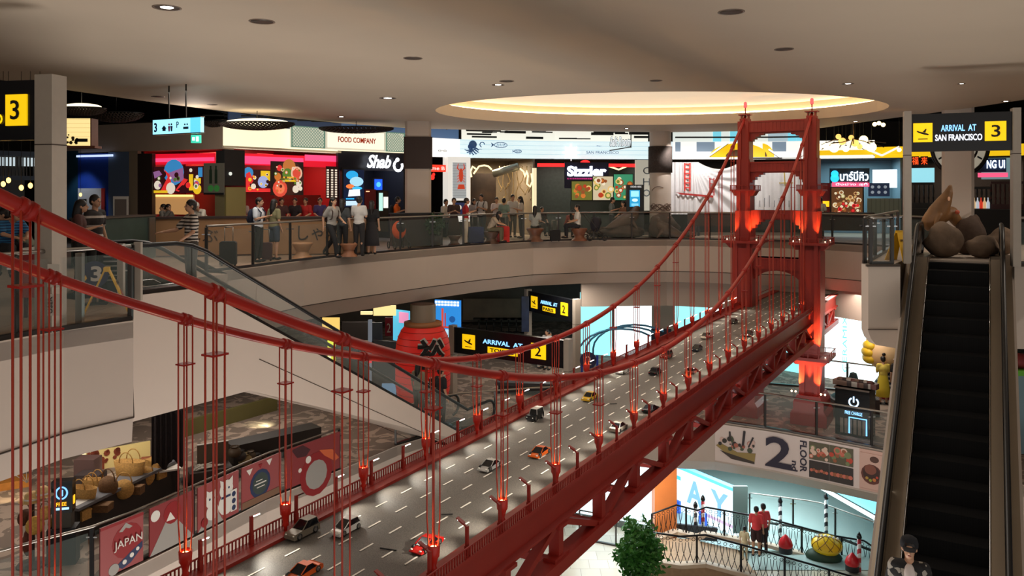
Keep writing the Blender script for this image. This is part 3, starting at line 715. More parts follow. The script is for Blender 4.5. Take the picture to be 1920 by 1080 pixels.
# ================================================================ third floor shop fronts
FY = [(60, 27.5), (120, 28.5), (240, 27.2), (418, 25.7), (640, 29.4), (860, 33), (1040, 34.2), (1240, 34.6), (1440, 34.5), (1640, 33.5), (1920, 31)]
def fY(x):
    for (a, A), (b, B) in zip(FY, FY[1:]):
        if x <= b: t = (x-a)/(b-a); return 1/((1-t)/A+t/B)
    return FY[-1][1]
def sf(x0, x1, yt, yb, dy=0):
    f = Fr(x0, x1, yt, yb, fY(x0)+dy, fY(x1)+dy); return f
def board(name, x0, x1, yt, yb, m, label, cat, dy=0, th=.12, frame=None, group=None, back=True):
    f = sf(x0, x1, yt, yb, dy); r = f.root(name, label, cat, group)
    mb = MB(m); mb.box(0, f.w, -.02 if not back else 0, th, 0, f.h); o = mb.build('panel', r)
    if frame:
        t = .06; mb = MB(frame); mb.box(-t, f.w+t, -.04, th+.02, -t, 0); mb.box(-t, f.w+t, -.04, th+.02, f.h, f.h+t); mb.box(-t, 0, -.04, th+.02, 0, f.h); mb.box(f.w, f.w+t, -.04, th+.02, 0, f.h); mb.build('frame', r)
    return f, r
def gl(rgb, e=.8): return glow('lit_%d_%d_%d_%d' % (*rgb, int(e*100)), rgb, e)
def pl_(rgb, r=.6): return mat('flat_%d_%d_%d' % rgb, S(*rgb), r)
def picture(parent, x, z, w, h, bg, shapes, y=-.03, name='picture'):
    """one printed picture; shapes in unit coordinates, each a disc or polygon"""
    mb = MB(bg); mb.box(x, x+w, y, y+.03, z, z+h); yy = y-.004
    for i, s in enumerate(shapes):
        mb.use(s[-1])
        if s[0] == 'o': mb.disc((x+s[1]*w, z+s[2]*h), s[3]*w, yy-i*.0008, 14, s[4]*h/w/s[3] if s[4] else 1, .004)
        elif s[0] == 'p': mb.prism([(x+a*w, z+b*h) for a, b in s[1]], yy-i*.0008, yy-i*.0008+.004, 'xz')
        elif s[0] == 'b': mb.box(x+s[1]*w, x+s[3]*w, yy-i*.0008, yy-i*.0008+.004, z+s[2]*h, z+s[4]*h)
    return mb.build(name, parent)
def food(n, seed, pal, rmin=.06, rmax=.14):
    rnd = random.Random(seed); out = []
    for i in range(n):
        x, z, r = rnd.uniform(.1, .9), rnd.uniform(.1, .85), rnd.uniform(rmin, rmax)
        out.append(('o', x, z, r, 0, rnd.choice(pal)))
        if r > rmax*.6: out.append(('o', x, z, r*.6, 0, rnd.choice(pal)))
    return out
E = .7
WARMS = [gl((214, 120, 50), E), gl((240, 200, 120), E), gl((190, 60, 30), E), gl((120, 140, 50), E), gl((250, 235, 205), E), gl((150, 80, 40), E)]
REDS = [gl((225, 40, 40), E), gl((250, 120, 60), E), gl((250, 210, 150), E), gl((120, 20, 20), E), gl((250, 190, 60), E)]

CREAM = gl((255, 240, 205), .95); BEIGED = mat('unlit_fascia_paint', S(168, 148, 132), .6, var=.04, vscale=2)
# fascia boards over the shops
f = sf(90, 418, 258, 278); mb = MB(BEIGED); f = Fr(120, 418, 232, 280, fY(120), fY(418)); r = f.root('shop_fascia', 'dim beige fascia over the blue walls and the first red window', 'fascia')
z33 = CZ+1.45
def fasc(x0, x1, m, label, z0=3.3, z1=4.05, dy=0, th=.5, name='shop_fascia'):
    f = sf(x0, x1, 300, 310, dy); r = empty(name, label=label, cat='fascia', M=Matrix(f.M)); r.matrix_world = Matrix(f.M) @ Matrix.Translation((0, 0, z0-f.z0))
    mb = MB(m); mb.box(0, f.w, 0, th, 0, z1-z0); mb.build('board', r)
    f.h = z1-z0; f.z0 = z0
    return f, r
COL_rm = r; bpy.data.objects.remove(COL_rm)
f, r = fasc(120, 418, BEIGED, 'dim beige fascia over the blue walls and the first red window', 3.25, 4.2)
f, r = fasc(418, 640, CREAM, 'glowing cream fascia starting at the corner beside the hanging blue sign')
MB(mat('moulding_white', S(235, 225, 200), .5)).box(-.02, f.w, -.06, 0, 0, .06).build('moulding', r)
TEAL = gl((120, 160, 140), .45)  # lattice glows faintly in place of light falling on it
def lattice(parent, x, z, w, h, y=-.05):
    mb = MB(TEAL); t = .03
    mb.box(x, x+w, y-.03, y+.02, z, z+t); mb.box(x, x+w, y-.03, y+.02, z+h-t, z+h); mb.box(x, x+t, y-.03, y+.02, z, z+h); mb.box(x+w-t, x+w, y-.03, y+.02, z, z+h)
    n = int(w/.11)
    for k in range(-4, n+5):
        for sg in (1, -1):
            a = x+k*.11; pts = []
            x0, x1 = a, a+sg*h
            lo, hi = 0, 1
            def cl(u): return max(0, min(1, u))
            ua = (x-x0)/(x1-x0); ub = (x+w-x0)/(x1-x0); u0, u1 = sorted((ua, ub)); u0, u1 = cl(u0), cl(u1)
            if u1-u0 > .03: mb.bar((x0+(x1-x0)*u0, y, z+h*u0), (x0+(x1-x0)*u1, y, z+h*u1), .012, .014, up=(0, 1, 0))
    return mb.build('lattice_panel', parent)
f2, r2 = fasc(640, 806, CREAM, 'glowing cream fascia left of the square column', 3.3, 4.02)
# FOOD COMPANY sign
fs = sf(545, 757, 241, 280, -.25); fs = Fr(545, 757, 243, 281, fY(545)-.3, fY(757)-.3); r = fs.root('food_hall_sign', 'cream FOOD COMPANY sign between two green lattice panels', 'sign')
W, H = fs.w, fs.h
MB(gl((228, 222, 200), .6)).box(0, W, 0, .05, 0, H).build('backing', r)
lattice(r, 0, 0, W*.27, H); lattice(r, W*.82, 0, W*.18, H)
m = MB(gl((255, 240, 215), 1.0)); m.box(W*.30, W*.80, -.05, -.01, .08*H, .92*H); nb = m.build('name_board', r)
txt('FOOD COMPANY', W*.34, H*.27, nb, gl((200, 60, 20), .3), W*.38, H*.35, -.07, bold=.02)
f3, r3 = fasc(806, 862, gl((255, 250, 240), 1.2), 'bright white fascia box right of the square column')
txt('o-o', .4, .08, r3, pl_((60, 60, 60)), .4, .2, -.02)
# nautical fascia
def planks(nt, tc, c1, c2):
    return stripes(5.5, 2, .93)(nt, tc, c1, c2)
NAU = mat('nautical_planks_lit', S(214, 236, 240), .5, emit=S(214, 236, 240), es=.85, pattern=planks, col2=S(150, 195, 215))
INK = mat('blue_ink', S(64, 100, 150), .5, emit=S(64, 100, 150), es=.25)
WI = gl((255, 255, 255), 1.1)
f, r = fasc(862, 1040, NAU, 'pale blue plank fascia with an octopus and fish drawings')
W, H = f.w, f.h
mb = MB(INK); 
mb.disc((.55, H*.72), .17, -.03, 16, 1, .02); mb.disc((.46, H*.6), .12, -.03, 14, 1, .02)
for k in range(7):
    a0 = -2.9+k*.45; pts = []
    for t in range(9):
        u = t/8; pts.append((.55+(.1+.28*u)*math.cos(a0)+.05*math.sin(u*7+k), -.03, H*.5+(.1+.26*u)*math.sin(a0)*.9+.04*math.cos(u*7)))
    mb.tube(pts, [.035*(1-t/10) for t in range(9)], 6)
mb.tube([(.95+.1*math.cos(a), -.03, H*.72+.1*math.sin(a)) for a in [k*.4 for k in range(12)]], .02, 5)
mb.build('octopus_drawing', r)
def fish(parent, x, z, s):
    mb = MB(INK); mb.tube([(x+s*math.cos(a), -.03, z+s*.38*math.sin(a)) for a in [2*math.pi*k/18 for k in range(19)]], .014, 5)
    mb.prism([(x-s, z), (x-s*1.5, z+s*.35), (x-s*1.35, z), (x-s*1.5, z-s*.35)], -.03, -.01, 'xz'); mb.disc((x+s*.6, z+.05*s), s*.08, -.03)
    for k in range(5): mb.tube([(x-s*.6+k*s*.25, -.03, z-s*.25), (x-s*.5+k*s*.25, -.03, z+s*.25)], .008, 4)
    mb.build('fish_drawing', parent)
fish(r, 1.75, H*.72, .28); fish(r, 2.5, H*.38, .16)
f, r = fasc(1040, 1218, NAU, 'pale blue plank fascia with a white ship wheel and SAN FRANCISCO lettering')
W, H = f.w, f.h
mb = MB(WI); cx, cz_ = W*.17, H*.35
mb.tube([(cx+.22*math.cos(a), -.03, cz_+.22*math.sin(a)) for a in [2*math.pi*k/20 for k in range(20)]], .03, 6, closed=True)
for k in range(8): a = k*math.pi/4; mb.tube([(cx, -.03, cz_), (cx+.36*math.cos(a), -.03, cz_+.36*math.sin(a))], .02, 5)
mb.build('ship_wheel_drawing', r)
txt('SAN FRANCISCO', W*.34, H*.16, r, INK, W*.33, H*.28, -.02); txt('Pier', W*.05, H*.07, r, INK, W*.44, H*.7, -.02)
bs = Fr(1143, 1184, 254, 283, 33.4, 33.2); r = bs.root('script_light_sign', 'dark outlined script sign hanging in front of the SAN FRANCISCO planks', 'sign')
txt('Salt Room', bs.w*.95, bs.h*.62, r, gl((225, 235, 240), .8), .02, bs.h*.3, -.05, bold=.03, shear=.3); txt('Salt Room', bs.w*.99, bs.h*.68, r, BLACK, 0, bs.h*.27, -.02, bold=.07, shear=.3, name='outline')
MB(BLACK).bar((0, -.03, .02), (bs.w, -.03, bs.h*.25), .04, .04).box(bs.w-.04, bs.w, -.02, .02, bs.h*.2, bs.h*1.3).build('bracket', r)
f, r = fasc(1218, 1262, gl((220, 238, 245), .9), 'pale fascia piece behind the round column')
# white and yellow house-front fascia
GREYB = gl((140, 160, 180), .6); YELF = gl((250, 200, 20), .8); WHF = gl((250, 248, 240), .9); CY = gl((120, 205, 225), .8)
def house_fascia(x0, x1, label, arcs, panes, diag=()):
    f, r = fasc(x0, x1, WHF, label); W, H = f.w, f.h; u = lambda px: (px-x0)/(x1-x0)*W
    for a, b in panes:
        fr_ = MB(GREYB); fr_.box(u(a), u(b), -.02, 0, H*.42, H*.98); o = fr_.build('grey_panel', r)
    for a, b in arcs:
        ca, hw = (u(a)+u(b))/2, (u(b)-u(a))/2
        pts = [(ca+hw*math.cos(t), .08+(H*.8)*math.sin(t)) for t in [math.pi*k/12 for k in range(13)]]
        MB(YELF).prism(pts, -.05, 0, 'xz').build('yellow_arch', r)
        MB(pl_((120, 90, 50))).prism([(ca+hw*.45*math.cos(t), .1+H*.4*math.sin(t)) for t in [math.pi*k/12 for k in range(13)]], -.08, -.05, 'xz').build('arch_lettering', r)
    for p, q in diag:
        mb = MB(WHF); mb.bar((u(p[0]), -.06, p[1]*H), (u(q[0]), -.06, q[1]*H), .06, .07); mb.use(pl_((60, 50, 60))).bar((u(p[0]), -.05, p[1]*H-.06), (u(q[0]), -.05, q[1]*H-.06), .05, .02); mb.build('gable_moulding', r)
    return f, r
house_fascia(1262, 1440, 'white house-front fascia with a yellow arch behind the left tower leg', [(1330, 1440)], [(1266, 1276), (1306, 1340)], [((1330, .2), (1365, .95))])
house_fascia(1440, 1640, 'white and yellow house-front fascia seen through the bridge tower', [(1400, 1452)], [(1418+30, 1475)], [((1441, .55), (1462, .12)), ((1462, .12), (1500, .12)), ((1500, .12), (1545, .9)), ((1600, .9), (1640, .2))])
mb = MB(YELF); f, r = fasc(1640, 1920, YELF, 'yellow fascia band behind the right arrival portal', 3.3, 3.75)
f, r = fasc(1530, 1700, YELF, 'yellow fascia strip under the globe lamps', 3.42, 3.62, -.3, .2)
for a, b in ((.62, .8), (.98, .8)): pass
mb = MB(WHF); mb.bar((f.w*.55, -.1, .25), (f.w*.73, -.1, -.05), .05, .08); mb.bar((f.w*.73, -.1, -.05), (f.w*.92, -.1, .3), .05, .08); mb.build('gable_moulding', r)
# lit walls above the fascia behind the dark ceiling grid
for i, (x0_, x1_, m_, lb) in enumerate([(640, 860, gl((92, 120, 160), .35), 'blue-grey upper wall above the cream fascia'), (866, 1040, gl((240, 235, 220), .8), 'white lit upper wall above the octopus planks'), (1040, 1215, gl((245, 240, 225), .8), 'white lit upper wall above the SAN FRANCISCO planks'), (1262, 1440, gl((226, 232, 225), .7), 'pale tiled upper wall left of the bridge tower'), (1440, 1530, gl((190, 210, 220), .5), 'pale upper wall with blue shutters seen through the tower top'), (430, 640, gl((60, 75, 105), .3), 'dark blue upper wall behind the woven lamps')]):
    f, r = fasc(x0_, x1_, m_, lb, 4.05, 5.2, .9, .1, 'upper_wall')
    if i in (1, 2):
        rnd = random.Random(i)
        for k in range(16):
            xx = rnd.uniform(0, f.w-.6); mb = MB(BLACK); z = rnd.uniform(.1, .6); mb.box(xx, xx+rnd.uniform(.4, 1.2), -.5, -.4, z, z+rnd.uniform(.03, .12)); mb.build('ceiling_batten', r)
    if i in (3, 4):
        for xx in (f.w*.42, f.w*.6): MB(CY).box(xx, xx+.35, -.06, 0, .0, .7).build('blue_shutter', r)
        MB(BLACK).box(0, f.w, -.6, -.5, .18, .24).build('track_rail', r)
# grid of dark ceiling battens between the ceiling edge and the fascia
mb = MB(BLACK)
for k in range(14):
    a = P(430+k*40, 245, 27+k*.45); mb.bar((a.x-.9, a.y, 4.45), (a.x+1.1, a.y+.2, 4.45), .04, .05); mb.bar((a.x, a.y-1.5, 4.5), (a.x, a.y+2, 4.5), .04, .05)
tag(mb.build('ceiling_grid'), 'dark metal grid hanging under the black ceiling above the cream fascia', 'ceiling grid')

# back walls of the shops, a shallow room behind each opening
def room(x0, x1, label, wallm, depth=3, z1=3.3, floor=True, sides=True, lampc=None, pw=0):
    f = sf(x0, x1, 300, 310, .1); r = empty('shop_interior', label=label, cat='shop interior', M=Matrix(f.M)); r.matrix_world = Matrix(f.M) @ Matrix.Translation((0, 0, -f.z0))
    MB(wallm).box(0, f.w, depth, depth+.1, .01, z1).build('back_panel', r)
    mb = MB(wallm); mb.box(-.05, 0, .2, depth, .01, z1); mb.build('side_panel', r); mb = MB(wallm); mb.box(f.w, f.w+.05, .2, depth, .01, z1); mb.build('side_panel', r)
    MB(mat('shop_ceiling', S(60, 50, 48), .7)).box(0, f.w, .1, depth, z1, z1+.06).build('soffit', r)
    if pw: lamp('AREA', (f.w/2, depth*.45, z1-.1), pw, lampc, f.w*.6, parent=r, name='shop_lamp', size_y=depth*.5)
    return f, r
RW = mat('deep_red_wall', S(150, 30, 30), .6); 
room(262, 412, 'red lit restaurant interior with beige booths behind the first window', RW, 2.6, lampc=(1, .5, .35), pw=80)
room(440, 640, 'red restaurant interior behind the round food poster', RW, 3, lampc=(1, .35, .3), pw=110)
room(640, 762, 'dark shop interior under the white script sign', mat('charcoal_wall', S(30, 28, 34), .6), 2.5, lampc=(.6, .7, 1), pw=30)
room(808, 842, 'black doorway right of the square column', BLACK, 2)
room(882, 1003, 'restaurant interior with hanging ropes and warm lamps', mat('taupe_wall', S(120, 104, 84), .7, var=.1), 4, lampc=(1, .85, .62), pw=170)
room(1003, 1195, 'dark glass restaurant front under the red neon line', mat('green_grey_wall', S(62, 70, 66), .5, var=.15), 3, lampc=(1, .9, .75), pw=60)
room(1530, 1690, 'blue-lit counter shop right of the bridge tower', mat('blue_grey_wall', S(90, 110, 120), .6), 3, lampc=(.6, .9, 1), pw=120)
room(1250, 1530, 'space behind the draped mural right of the round column', DARK, 3, lampc=(1, .9, .8), pw=20)
room(1690, 1920, 'dark restaurant behind the big clock wheel', DARK, 3, lampc=(1, .7, .5), pw=60)

def wallpiece(x0, x1, yt, yb, m, label, name='wall_panel', cat='wall panel', dy=0, th=.15):
    f = sf(x0, x1, yt, yb, dy); r = f.root(name, label, cat); MB(m).box(0, f.w, 0, th, 0, f.h).build('panel', r); return f, r
# left: blue walls, doorway, white cabinet
BLU = mat('royal_blue_wall', S(20, 60, 150), .6, var=.1); BLG = mat('blue_grey_paint', S(88, 104, 130), .6); TEA = mat('dark_teal_wall', S(22, 60, 78), .6)
fY0 = fY
wallpiece(118, 146, 283, 412, TEA, 'dark teal wall strip beside the thick grey portal post')
f, r = wallpiece(146, 203, 288, 412, BLU, 'royal blue wall behind the white cabinet'); lamp('SPOT', (.4, -1.2, f.h), 60, (.6, .75, 1), .1, rot=(.5, 0, 0), parent=r, spot=1.2, name='wall_lamp')
MB(gl((200, 220, 255), 1)).box(.05, f.w*1.2, -.1, -.05, f.h-.12, f.h-.05).build('light_strip', r)
wallpiece(203, 242, 285, 412, BLG, 'pale blue-grey wall left of the beige pillar')
wallpiece(242, 258, 283, 412, mat('beige_pillar', S(140, 124, 104), .6), 'beige pillar between the blue wall and the red restaurant')
wallpiece(258, 285, 288, 412, mat('dark_brown_wall', S(46, 34, 30), .6), 'dark brown wall strip left of the first red window')
f = Fr(146, 192, 353, 406, 27.6); r = f.root('wall_cabinet', 'white cabinet with red side in front of the royal blue wall', 'cabinet')
MB(WHITE).box(0, f.w*.95, 0, .4, 0, f.h).build('body', r); MB(pl_((190, 50, 40))).box(f.w*.95, f.w*1.08, 0, .42, 0, f.h).build('side', r); MB(DSTEEL).box(.05, f.w*.35, -.02, 0, f.h*.55, f.h*.62).build('handle', r)
f = Fr(212, 240, 368, 407, 26.9); r = f.root('service_door', 'small grey door with white frame in the pale blue wall', 'door')
MB(WHITE).box(0, f.w, 0, .05, .01-f.z0, f.h).build('frame', r); MB(mat('door_taupe', S(120, 110, 104), .5)).box(f.w*.14, f.w*.9, -.02, 0, .02-f.z0, f.h*.86).build('leaf', r)
# first red window: neon strip, murals, drink poster, lit booth wall
PK = gl((255, 70, 120), 1.1); RD = gl((225, 20, 45), .8)
f = sf(286, 402, 288, 308, .25); r = f.root('red_light_band', 'pink and red light band at the top of the first red window', 'light'); MB(RD).box(0, f.w, 0, .05, 0, f.h).build('red_panel', r); MB(PK).box(0, f.w, -.03, 0, f.h*.25, f.h*.6).build('pink_tube', r)
f = sf(288, 383, 312, 362, .15); r = f.root('mural_poster', 'colourful pop mural with red and blue shapes in the first red window', 'poster')
BLs, RDs, YLs, WHs, DKs = gl((60, 140, 200), E), gl((235, 50, 50), E), gl((245, 200, 40), E), gl((240, 225, 205), E), gl((60, 20, 25), .5); PUs = gl((150, 100, 150), E)
picture(r, 0, 0, f.w, f.h, DKs, [('o', .42, .78, .2, 0, BLs), ('p', [(.3, .75), (.6, .95), (.62, .45), (.42, .4)], PUs), ('p', [(.15, .05), (.3, .6), (.22, .9), (.34, .7), (.4, .1)], RDs), ('p', [(.45, .1), (.62, .55), (.7, .5), (.52, .05)], RDs), ('b', .72, .1, .8, .7, YLs), ('b', .8, .3, .97, .6, DKs), ('b', .82, .35, .95, .55, YLs), ('o', .36, .18, .09, 0, WHs), ('b', .9, .6, .98, .95, BLs), ('o', .1, .3, .07, 0, WHs), ('o', .88, .15, .08, 0, YLs), ('b', 0, .0, .3, .1, YLs)]+food(14, 71, [RDs, WHs, DKs, PUs, gl((90, 120, 60), E)], .02, .055)+[('p', [(.5, .12), (.6, .3), (.66, .28), (.58, .08)], DKs), ('p', [(.05, .55), (.2, .7), (.14, .85), (.02, .8)], PUs)])
f = sf(383, 421, 306, 365, -.1); r = f.root('drink_poster', 'dark olive poster of two green bottles at the corner', 'poster')
G1, G2 = gl((70, 85, 40), .3), gl((50, 110, 50), .4)
picture(r, 0, 0, f.w, f.h, gl((84, 78, 66), .3), [('b', .28, .35, .42, .8, pl_((30, 50, 34))), ('b', .55, .35, .68, .8, pl_((30, 50, 34))), ('b', .31, .8, .39, .92, pl_((30, 50, 34))), ('b', .58, .8, .65, .92, pl_((30, 50, 34))), ('o', .35, .2, .14, 0, G2), ('o', .65, .2, .14, 0, G2), ('b', 0, 0, 1, .06, BLACK)])
f = sf(288, 362, 366, 402, .6); r = f.root('booth_wall', 'warm lit beige booth wall below the pop mural', 'wall panel'); MB(gl((214, 160, 100), .5)).box(0, f.w, 0, .06, 0, f.h).build('panel', r); MB(gl((255, 215, 120), 1.6)).box(0, f.w, -.05, 0, f.h-.05, f.h+.02).build('light_strip', r)
wallpiece(403, 424, 362, 408, mat('olive_wall', S(104, 96, 66), .6), 'olive corner wall below the drink poster', dy=-.05)
wallpiece(424, 461, 351, 410, mat('khaki_wall', S(150, 138, 86), .6), 'khaki wall panel between the two red windows', dy=-.1)
f, r = wallpiece(405, 421, 282, 306, BLACK, 'black corner pier above the drink poster')
f, r = wallpiece(421, 459, 281, 348, mat('black_board', S(24, 24, 28), .5), 'black pier between the two red windows'); 
MB(gl((220, 225, 215), .8)).disc((f.w*.25, f.h*.33), .06, -.05, 12).build('round_lamp', r)
# second red window
f = sf(458, 634, 289, 312, .2); r = f.root('red_light_band', 'pink and red light band over the second red window', 'light'); MB(RD).box(0, f.w, 0, .05, 0, f.h*.9).build('red_panel', r); MB(PK).box(0, f.w*.6, -.03, 0, f.h*.1, f.h*.7).build('pink_tube', r); MB(PK).box(f.w*.62, f.w, -.03, 0, f.h*.5, f.h).build('pink_tube', r)
f = sf(460, 506, 318, 360, .1); r = f.root('mural_poster', 'orange and blue comic mural left of the round food poster', 'poster')
picture(r, 0, 0, f.w, f.h, DKs, [('o', .1, .85, .2, 0, BLs), ('p', [(.0, .0), (.3, .5), (.15, .9), (0, .8)], RDs), ('b', .6, .5, .98, .95, YLs), ('o', .7, .45, .22, 0, gl((170, 180, 230), E)), ('b', 0, 0, 1, .16, RDs), ('o', .3, .25, .1, 0, WHs)]+food(12, 72, [RDs, WHs, YLs, DKs], .03, .07))
f, r = wallpiece(461, 632, 366, 396, mat('brick_red_wall', S(112, 40, 32), .6, var=.1), 'brick red wall behind the diners below the round food poster', dy=1.6)
f = sf(507, 568, 303, 366, -.05); r = f.root('food_poster', 'round hotpot food poster with meat plates in the second red window', 'poster')
M1, M2 = gl((225, 80, 60), E), gl((240, 190, 160), E)
picture(r, 0, 0, f.w, f.h, gl((40, 22, 20), .4), [('o', .55, .52, .46, 0, gl((70, 36, 28), .5)), ('o', .55, .85, .2, 0, gl((200, 120, 60), E)), ('o', .5, .62, .16, 0, gl((90, 130, 50), E)), ('o', .78, .66, .18, 0, M2), ('o', .78, .66, .13, 0, M1), ('o', .27, .2, .22, 0, M1), ('o', .27, .2, .14, 0, gl((250, 130, 90), E)), ('o', .2, .55, .1, 0, gl((210, 120, 50), E)), ('b', .34, .4, .78, .46, YLs), ('b', .36, .5, .7, .55, gl((240, 180, 60), E)), ('o', .85, .35, .09, 0, WHs), ('o', .75, .18, .1, 0, WHs), ('o', .9, .2, .06, 0, WHs), ('o', .25, .8, .08, 0, RDs)]+food(26, 73, [M1, M2, gl((110, 50, 34), .5), gl((90, 130, 50), E), WHs, gl((210, 120, 50), E)], .02, .05))
f = sf(612, 633, 312, 372, -.1); r = f.root('text_banner', 'white lettered vertical banner at the right end of the second red window', 'banner'); MB(pl_((60, 20, 24))).box(0, f.w, 0, .04, 0, f.h).build('cloth', r)
for q, m_ in ((.12, 12), (.5, 12), (.85, 12)):
    mb = MB(WHs)
    for k in range(12): mb.box(f.w*(q-.09), f.w*(q+.09), -.01, 0, f.h*(.03+k*.075), f.h*(.03+k*.075)+f.h*.05)
    mb.build('lettering', r)
f, r = wallpiece(634, 762, 285, 320, mat('night_blue_fascia', S(12, 16, 34), .4), 'dark blue shop fascia carrying the white script sign', 'shop_fascia', 'fascia', dy=-.05)
ss_ = sf(687, 755, 291, 319, -.3); r = ss_.root('script_sign', 'glowing white Shabu script sign on the dark blue fascia', 'sign')
txt('Shab', ss_.w*.66, ss_.h*.88, r, gl((245, 248, 255), 2.0), 0, ss_.h*.12, -.03, bold=.03, shear=.35)
mb = MB(gl((245, 248, 255), 2.0)); mb.tube([(ss_.w*.86+.19*math.cos(a), -.03, ss_.h*.32+.2*math.sin(a)) for a in [2.2+k*.5 for k in range(10)]], .05, 6); mb.sphere((ss_.w*.84, -.03, ss_.h*.72), .08, 8, 6); mb.build('pot_symbol', r)
f = sf(644, 682, 318, 388, -.15); r = f.root('menu_screen', 'bright tall digital menu screen showing dishes on blue', 'screen')
MB(BLACK).box(-.06, f.w+.06, 0, .15, -.2, f.h+.06).build('housing', r)
BLb = gl((40, 160, 220), 1.0)
picture(r, 0, 0, f.w, f.h, gl((12, 30, 60), .6), [('o', .4, .85, .3, .12, BLb), ('o', .62, .68, .34, .13, gl((160, 210, 230), 1)), ('o', .3, .55, .2, .06, gl((230, 120, 60), 1)), ('o', .65, .5, .25, .05, gl((60, 180, 230), 1)), ('p', [(.2, .28), (.8, .3), (.78, .48), (.25, .46)], gl((230, 235, 240), 1)), ('b', .1, .04, .8, .16, gl((190, 220, 240), 1)), ('b', .1, .2, .5, .24, BLb)])
f = sf(702, 716, 336, 356, -.1); r = f.root('menu_screen', 'small glowing blue screen inside the dark shop', 'screen'); MB(BLACK).box(-.05, f.w+.05, 0, .1, -.05, f.h+.05).build('housing', r); picture(r, 0, 0, f.w, f.h, gl((30, 90, 230), 1.2), [('o', .5, .5, .3, 0, gl((80, 180, 250), 1.3))])
f = sf(684, 705, 355, 400, -.2); r = f.root('red_counter_box', 'dark red counter box below the small blue screen', 'counter'); MB(pl_((120, 24, 26))).box(0, f.w, 0, .4, -.9, f.h).build('body', r); MB(gl((255, 200, 150), 1)).box(.05, f.w*.4, -.02, 0, f.h-.1, f.h-.06).build('label_lamp', r)
f = sf(708, 728, 358, 395, -.15); r = f.root('display_fridge', 'lit display fridge behind the dark shop counter', 'fridge'); MB(DSTEEL).box(0, f.w, 0, .4, -.8, f.h).build('body', r); MB(gl((190, 240, 230), .9)).box(.06, f.w*.45, -.03, 0, 0, f.h*.9).build('glass_door', r); MB(gl((245, 245, 235), 1)).box(f.w*.55, f.w*.95, -.03, 0, .1, f.h*.7).build('poster', r)
f = sf(806, 836, 309, 322, -.1); r = f.root('small_red_sign', 'small glowing red sign right of the square column', 'sign'); MB(gl((240, 60, 40), 1)).box(0, f.w, 0, .08, 0, f.h).build('box', r); mm = gl((255, 220, 210), 1.2); txt('me B', f.w*.8, f.h*.5, r, mm, f.w*.1, f.h*.25, -.02)
f = sf(806, 818, 324, 336, -.1); r = f.root('small_red_sign', 'little red figure sign below the red sign box by the column', 'sign'); mb = MB(gl((240, 50, 40), 1)); mb.disc((f.w*.4, f.h*.3), .11, 0, 12); mb.disc((f.w*.6, f.h*.75), .07, 0, 12); mb.build('figure', r)
# lobster pillar
f = sf(840, 882, 294, 402, -.2); r = f.root('lobster_pillar', 'white lit pillar with a red lobster plaque and small poster', 'pillar')
W, H = f.w, f.h; MB(gl((240, 236, 226), .7)).box(0, W, 0, .5, -.3, H).build('body', r)
picture(r, W*.2, H*.28, W*.6, H*.62, mat('grey_planks_lit', S(190, 200, 204), .5, emit=S(190, 200, 204), es=.4, pattern=stripes(9, 2, .9), col2=S(140, 150, 158)), [], name='plank_board')
mb = MB(gl((210, 70, 40), .6)); mb.sphere((W*.55, -.06, H*.68), (.10, .05, .28), 10, 8)
for sg in (-1, 1):
    mb.tube([(W*.55+sg*.05, -.06, H*.76), (W*.55+sg*.17, -.06, H*.80), (W*.55+sg*.12, -.06, H*.88)], [.02, .03, .015], 6)
    for k in range(3): mb.tube([(W*.55, -.06, H*(.7-k*.04)), (W*.55+sg*.17, -.06, H*(.66-k*.05))], .012, 4)
mb.prism([(W*.4, H*.44), (W*.72, H*.44), (W*.68, H*.52), (W*.45, H*.52)], -.07, -.03, 'xz'); mb.build('lobster_plaque', r)
picture(r, W*.24, H*-.0, W*.5, H*.24, gl((40, 50, 90), .5), [('o', .5, .5, .2, 0, WHs), ('b', 0, .85, 1, 1, BLACK)])
# rope restaurant
f, r = wallpiece(884, 930, 325, 440, mat('dark_brown_curtain', S(58, 44, 36), .8, var=.3, vscale=3), 'dark brown curtain wall with warm glow inside the rope restaurant', dy=1.5)
lamp('SPOT', (.6, -1, f.h), 40, (1, .6, .3), .1, rot=(.5, 0, 0), parent=r, spot=1.0, name='wall_lamp')
ROPE = mat('manila_rope', S(206, 176, 126), .8); 
for k in range(8):
    x = 936+k*8.5; a = P(x, 360, 34.6); mb = MB(ROPE); rnd = random.Random(k); pts = []
    ztop = 3.0; zb = rnd.uniform(1.3, 2.0)
    for t in range(9): u = t/8; pts.append((rnd.uniform(-.03, .03)+.12*math.sin(u*9+k)*u, 0, ztop-(ztop-zb)*u))
    pts.append((pts[-1][0]+.12, 0, zb+.3)); mb.tube(pts, .02, 5)
    o = mb.build('hanging_rope'); o.location = (a.x, a.y, 0); tag(o, 'looped light rope hanging in front of the pale back wall of the restaurant', 'rope', 'ropes hanging in the restaurant')
RL = gl((255, 228, 170), 1.6)
for nm, pts, lb in (('rope_light', [(884, 332), (882, 322), (886, 312), (894, 318), (888, 326), (898, 312), (908, 310), (916, 312), (922, 318)], 'glowing curled rope light at the left of the restaurant opening'), ('rope_light', [(975, 316), (982, 322), (984, 332), (988, 320), (990, 330), (988, 345), (994, 350), (998, 340), (996, 325)], 'glowing rope light loop at the right of the restaurant opening'), ('rope_light', [(1127, 322), (1142, 312), (1160, 318), (1175, 312)], 'thin glowing rope light at the top right of the red neon front')):
    ps = [P(x, y, fY(x)-.1) for x, y in pts]; mb = MB(RL); q = []
    for a, b in zip(ps, ps[1:]): q += [a, a.lerp(b, .5)]
    mb.tube([p-ps[0] for p in q+[ps[-1]]], .035, 6); o = mb.build(nm); o.location = ps[0]; tag(o, lb, 'light')
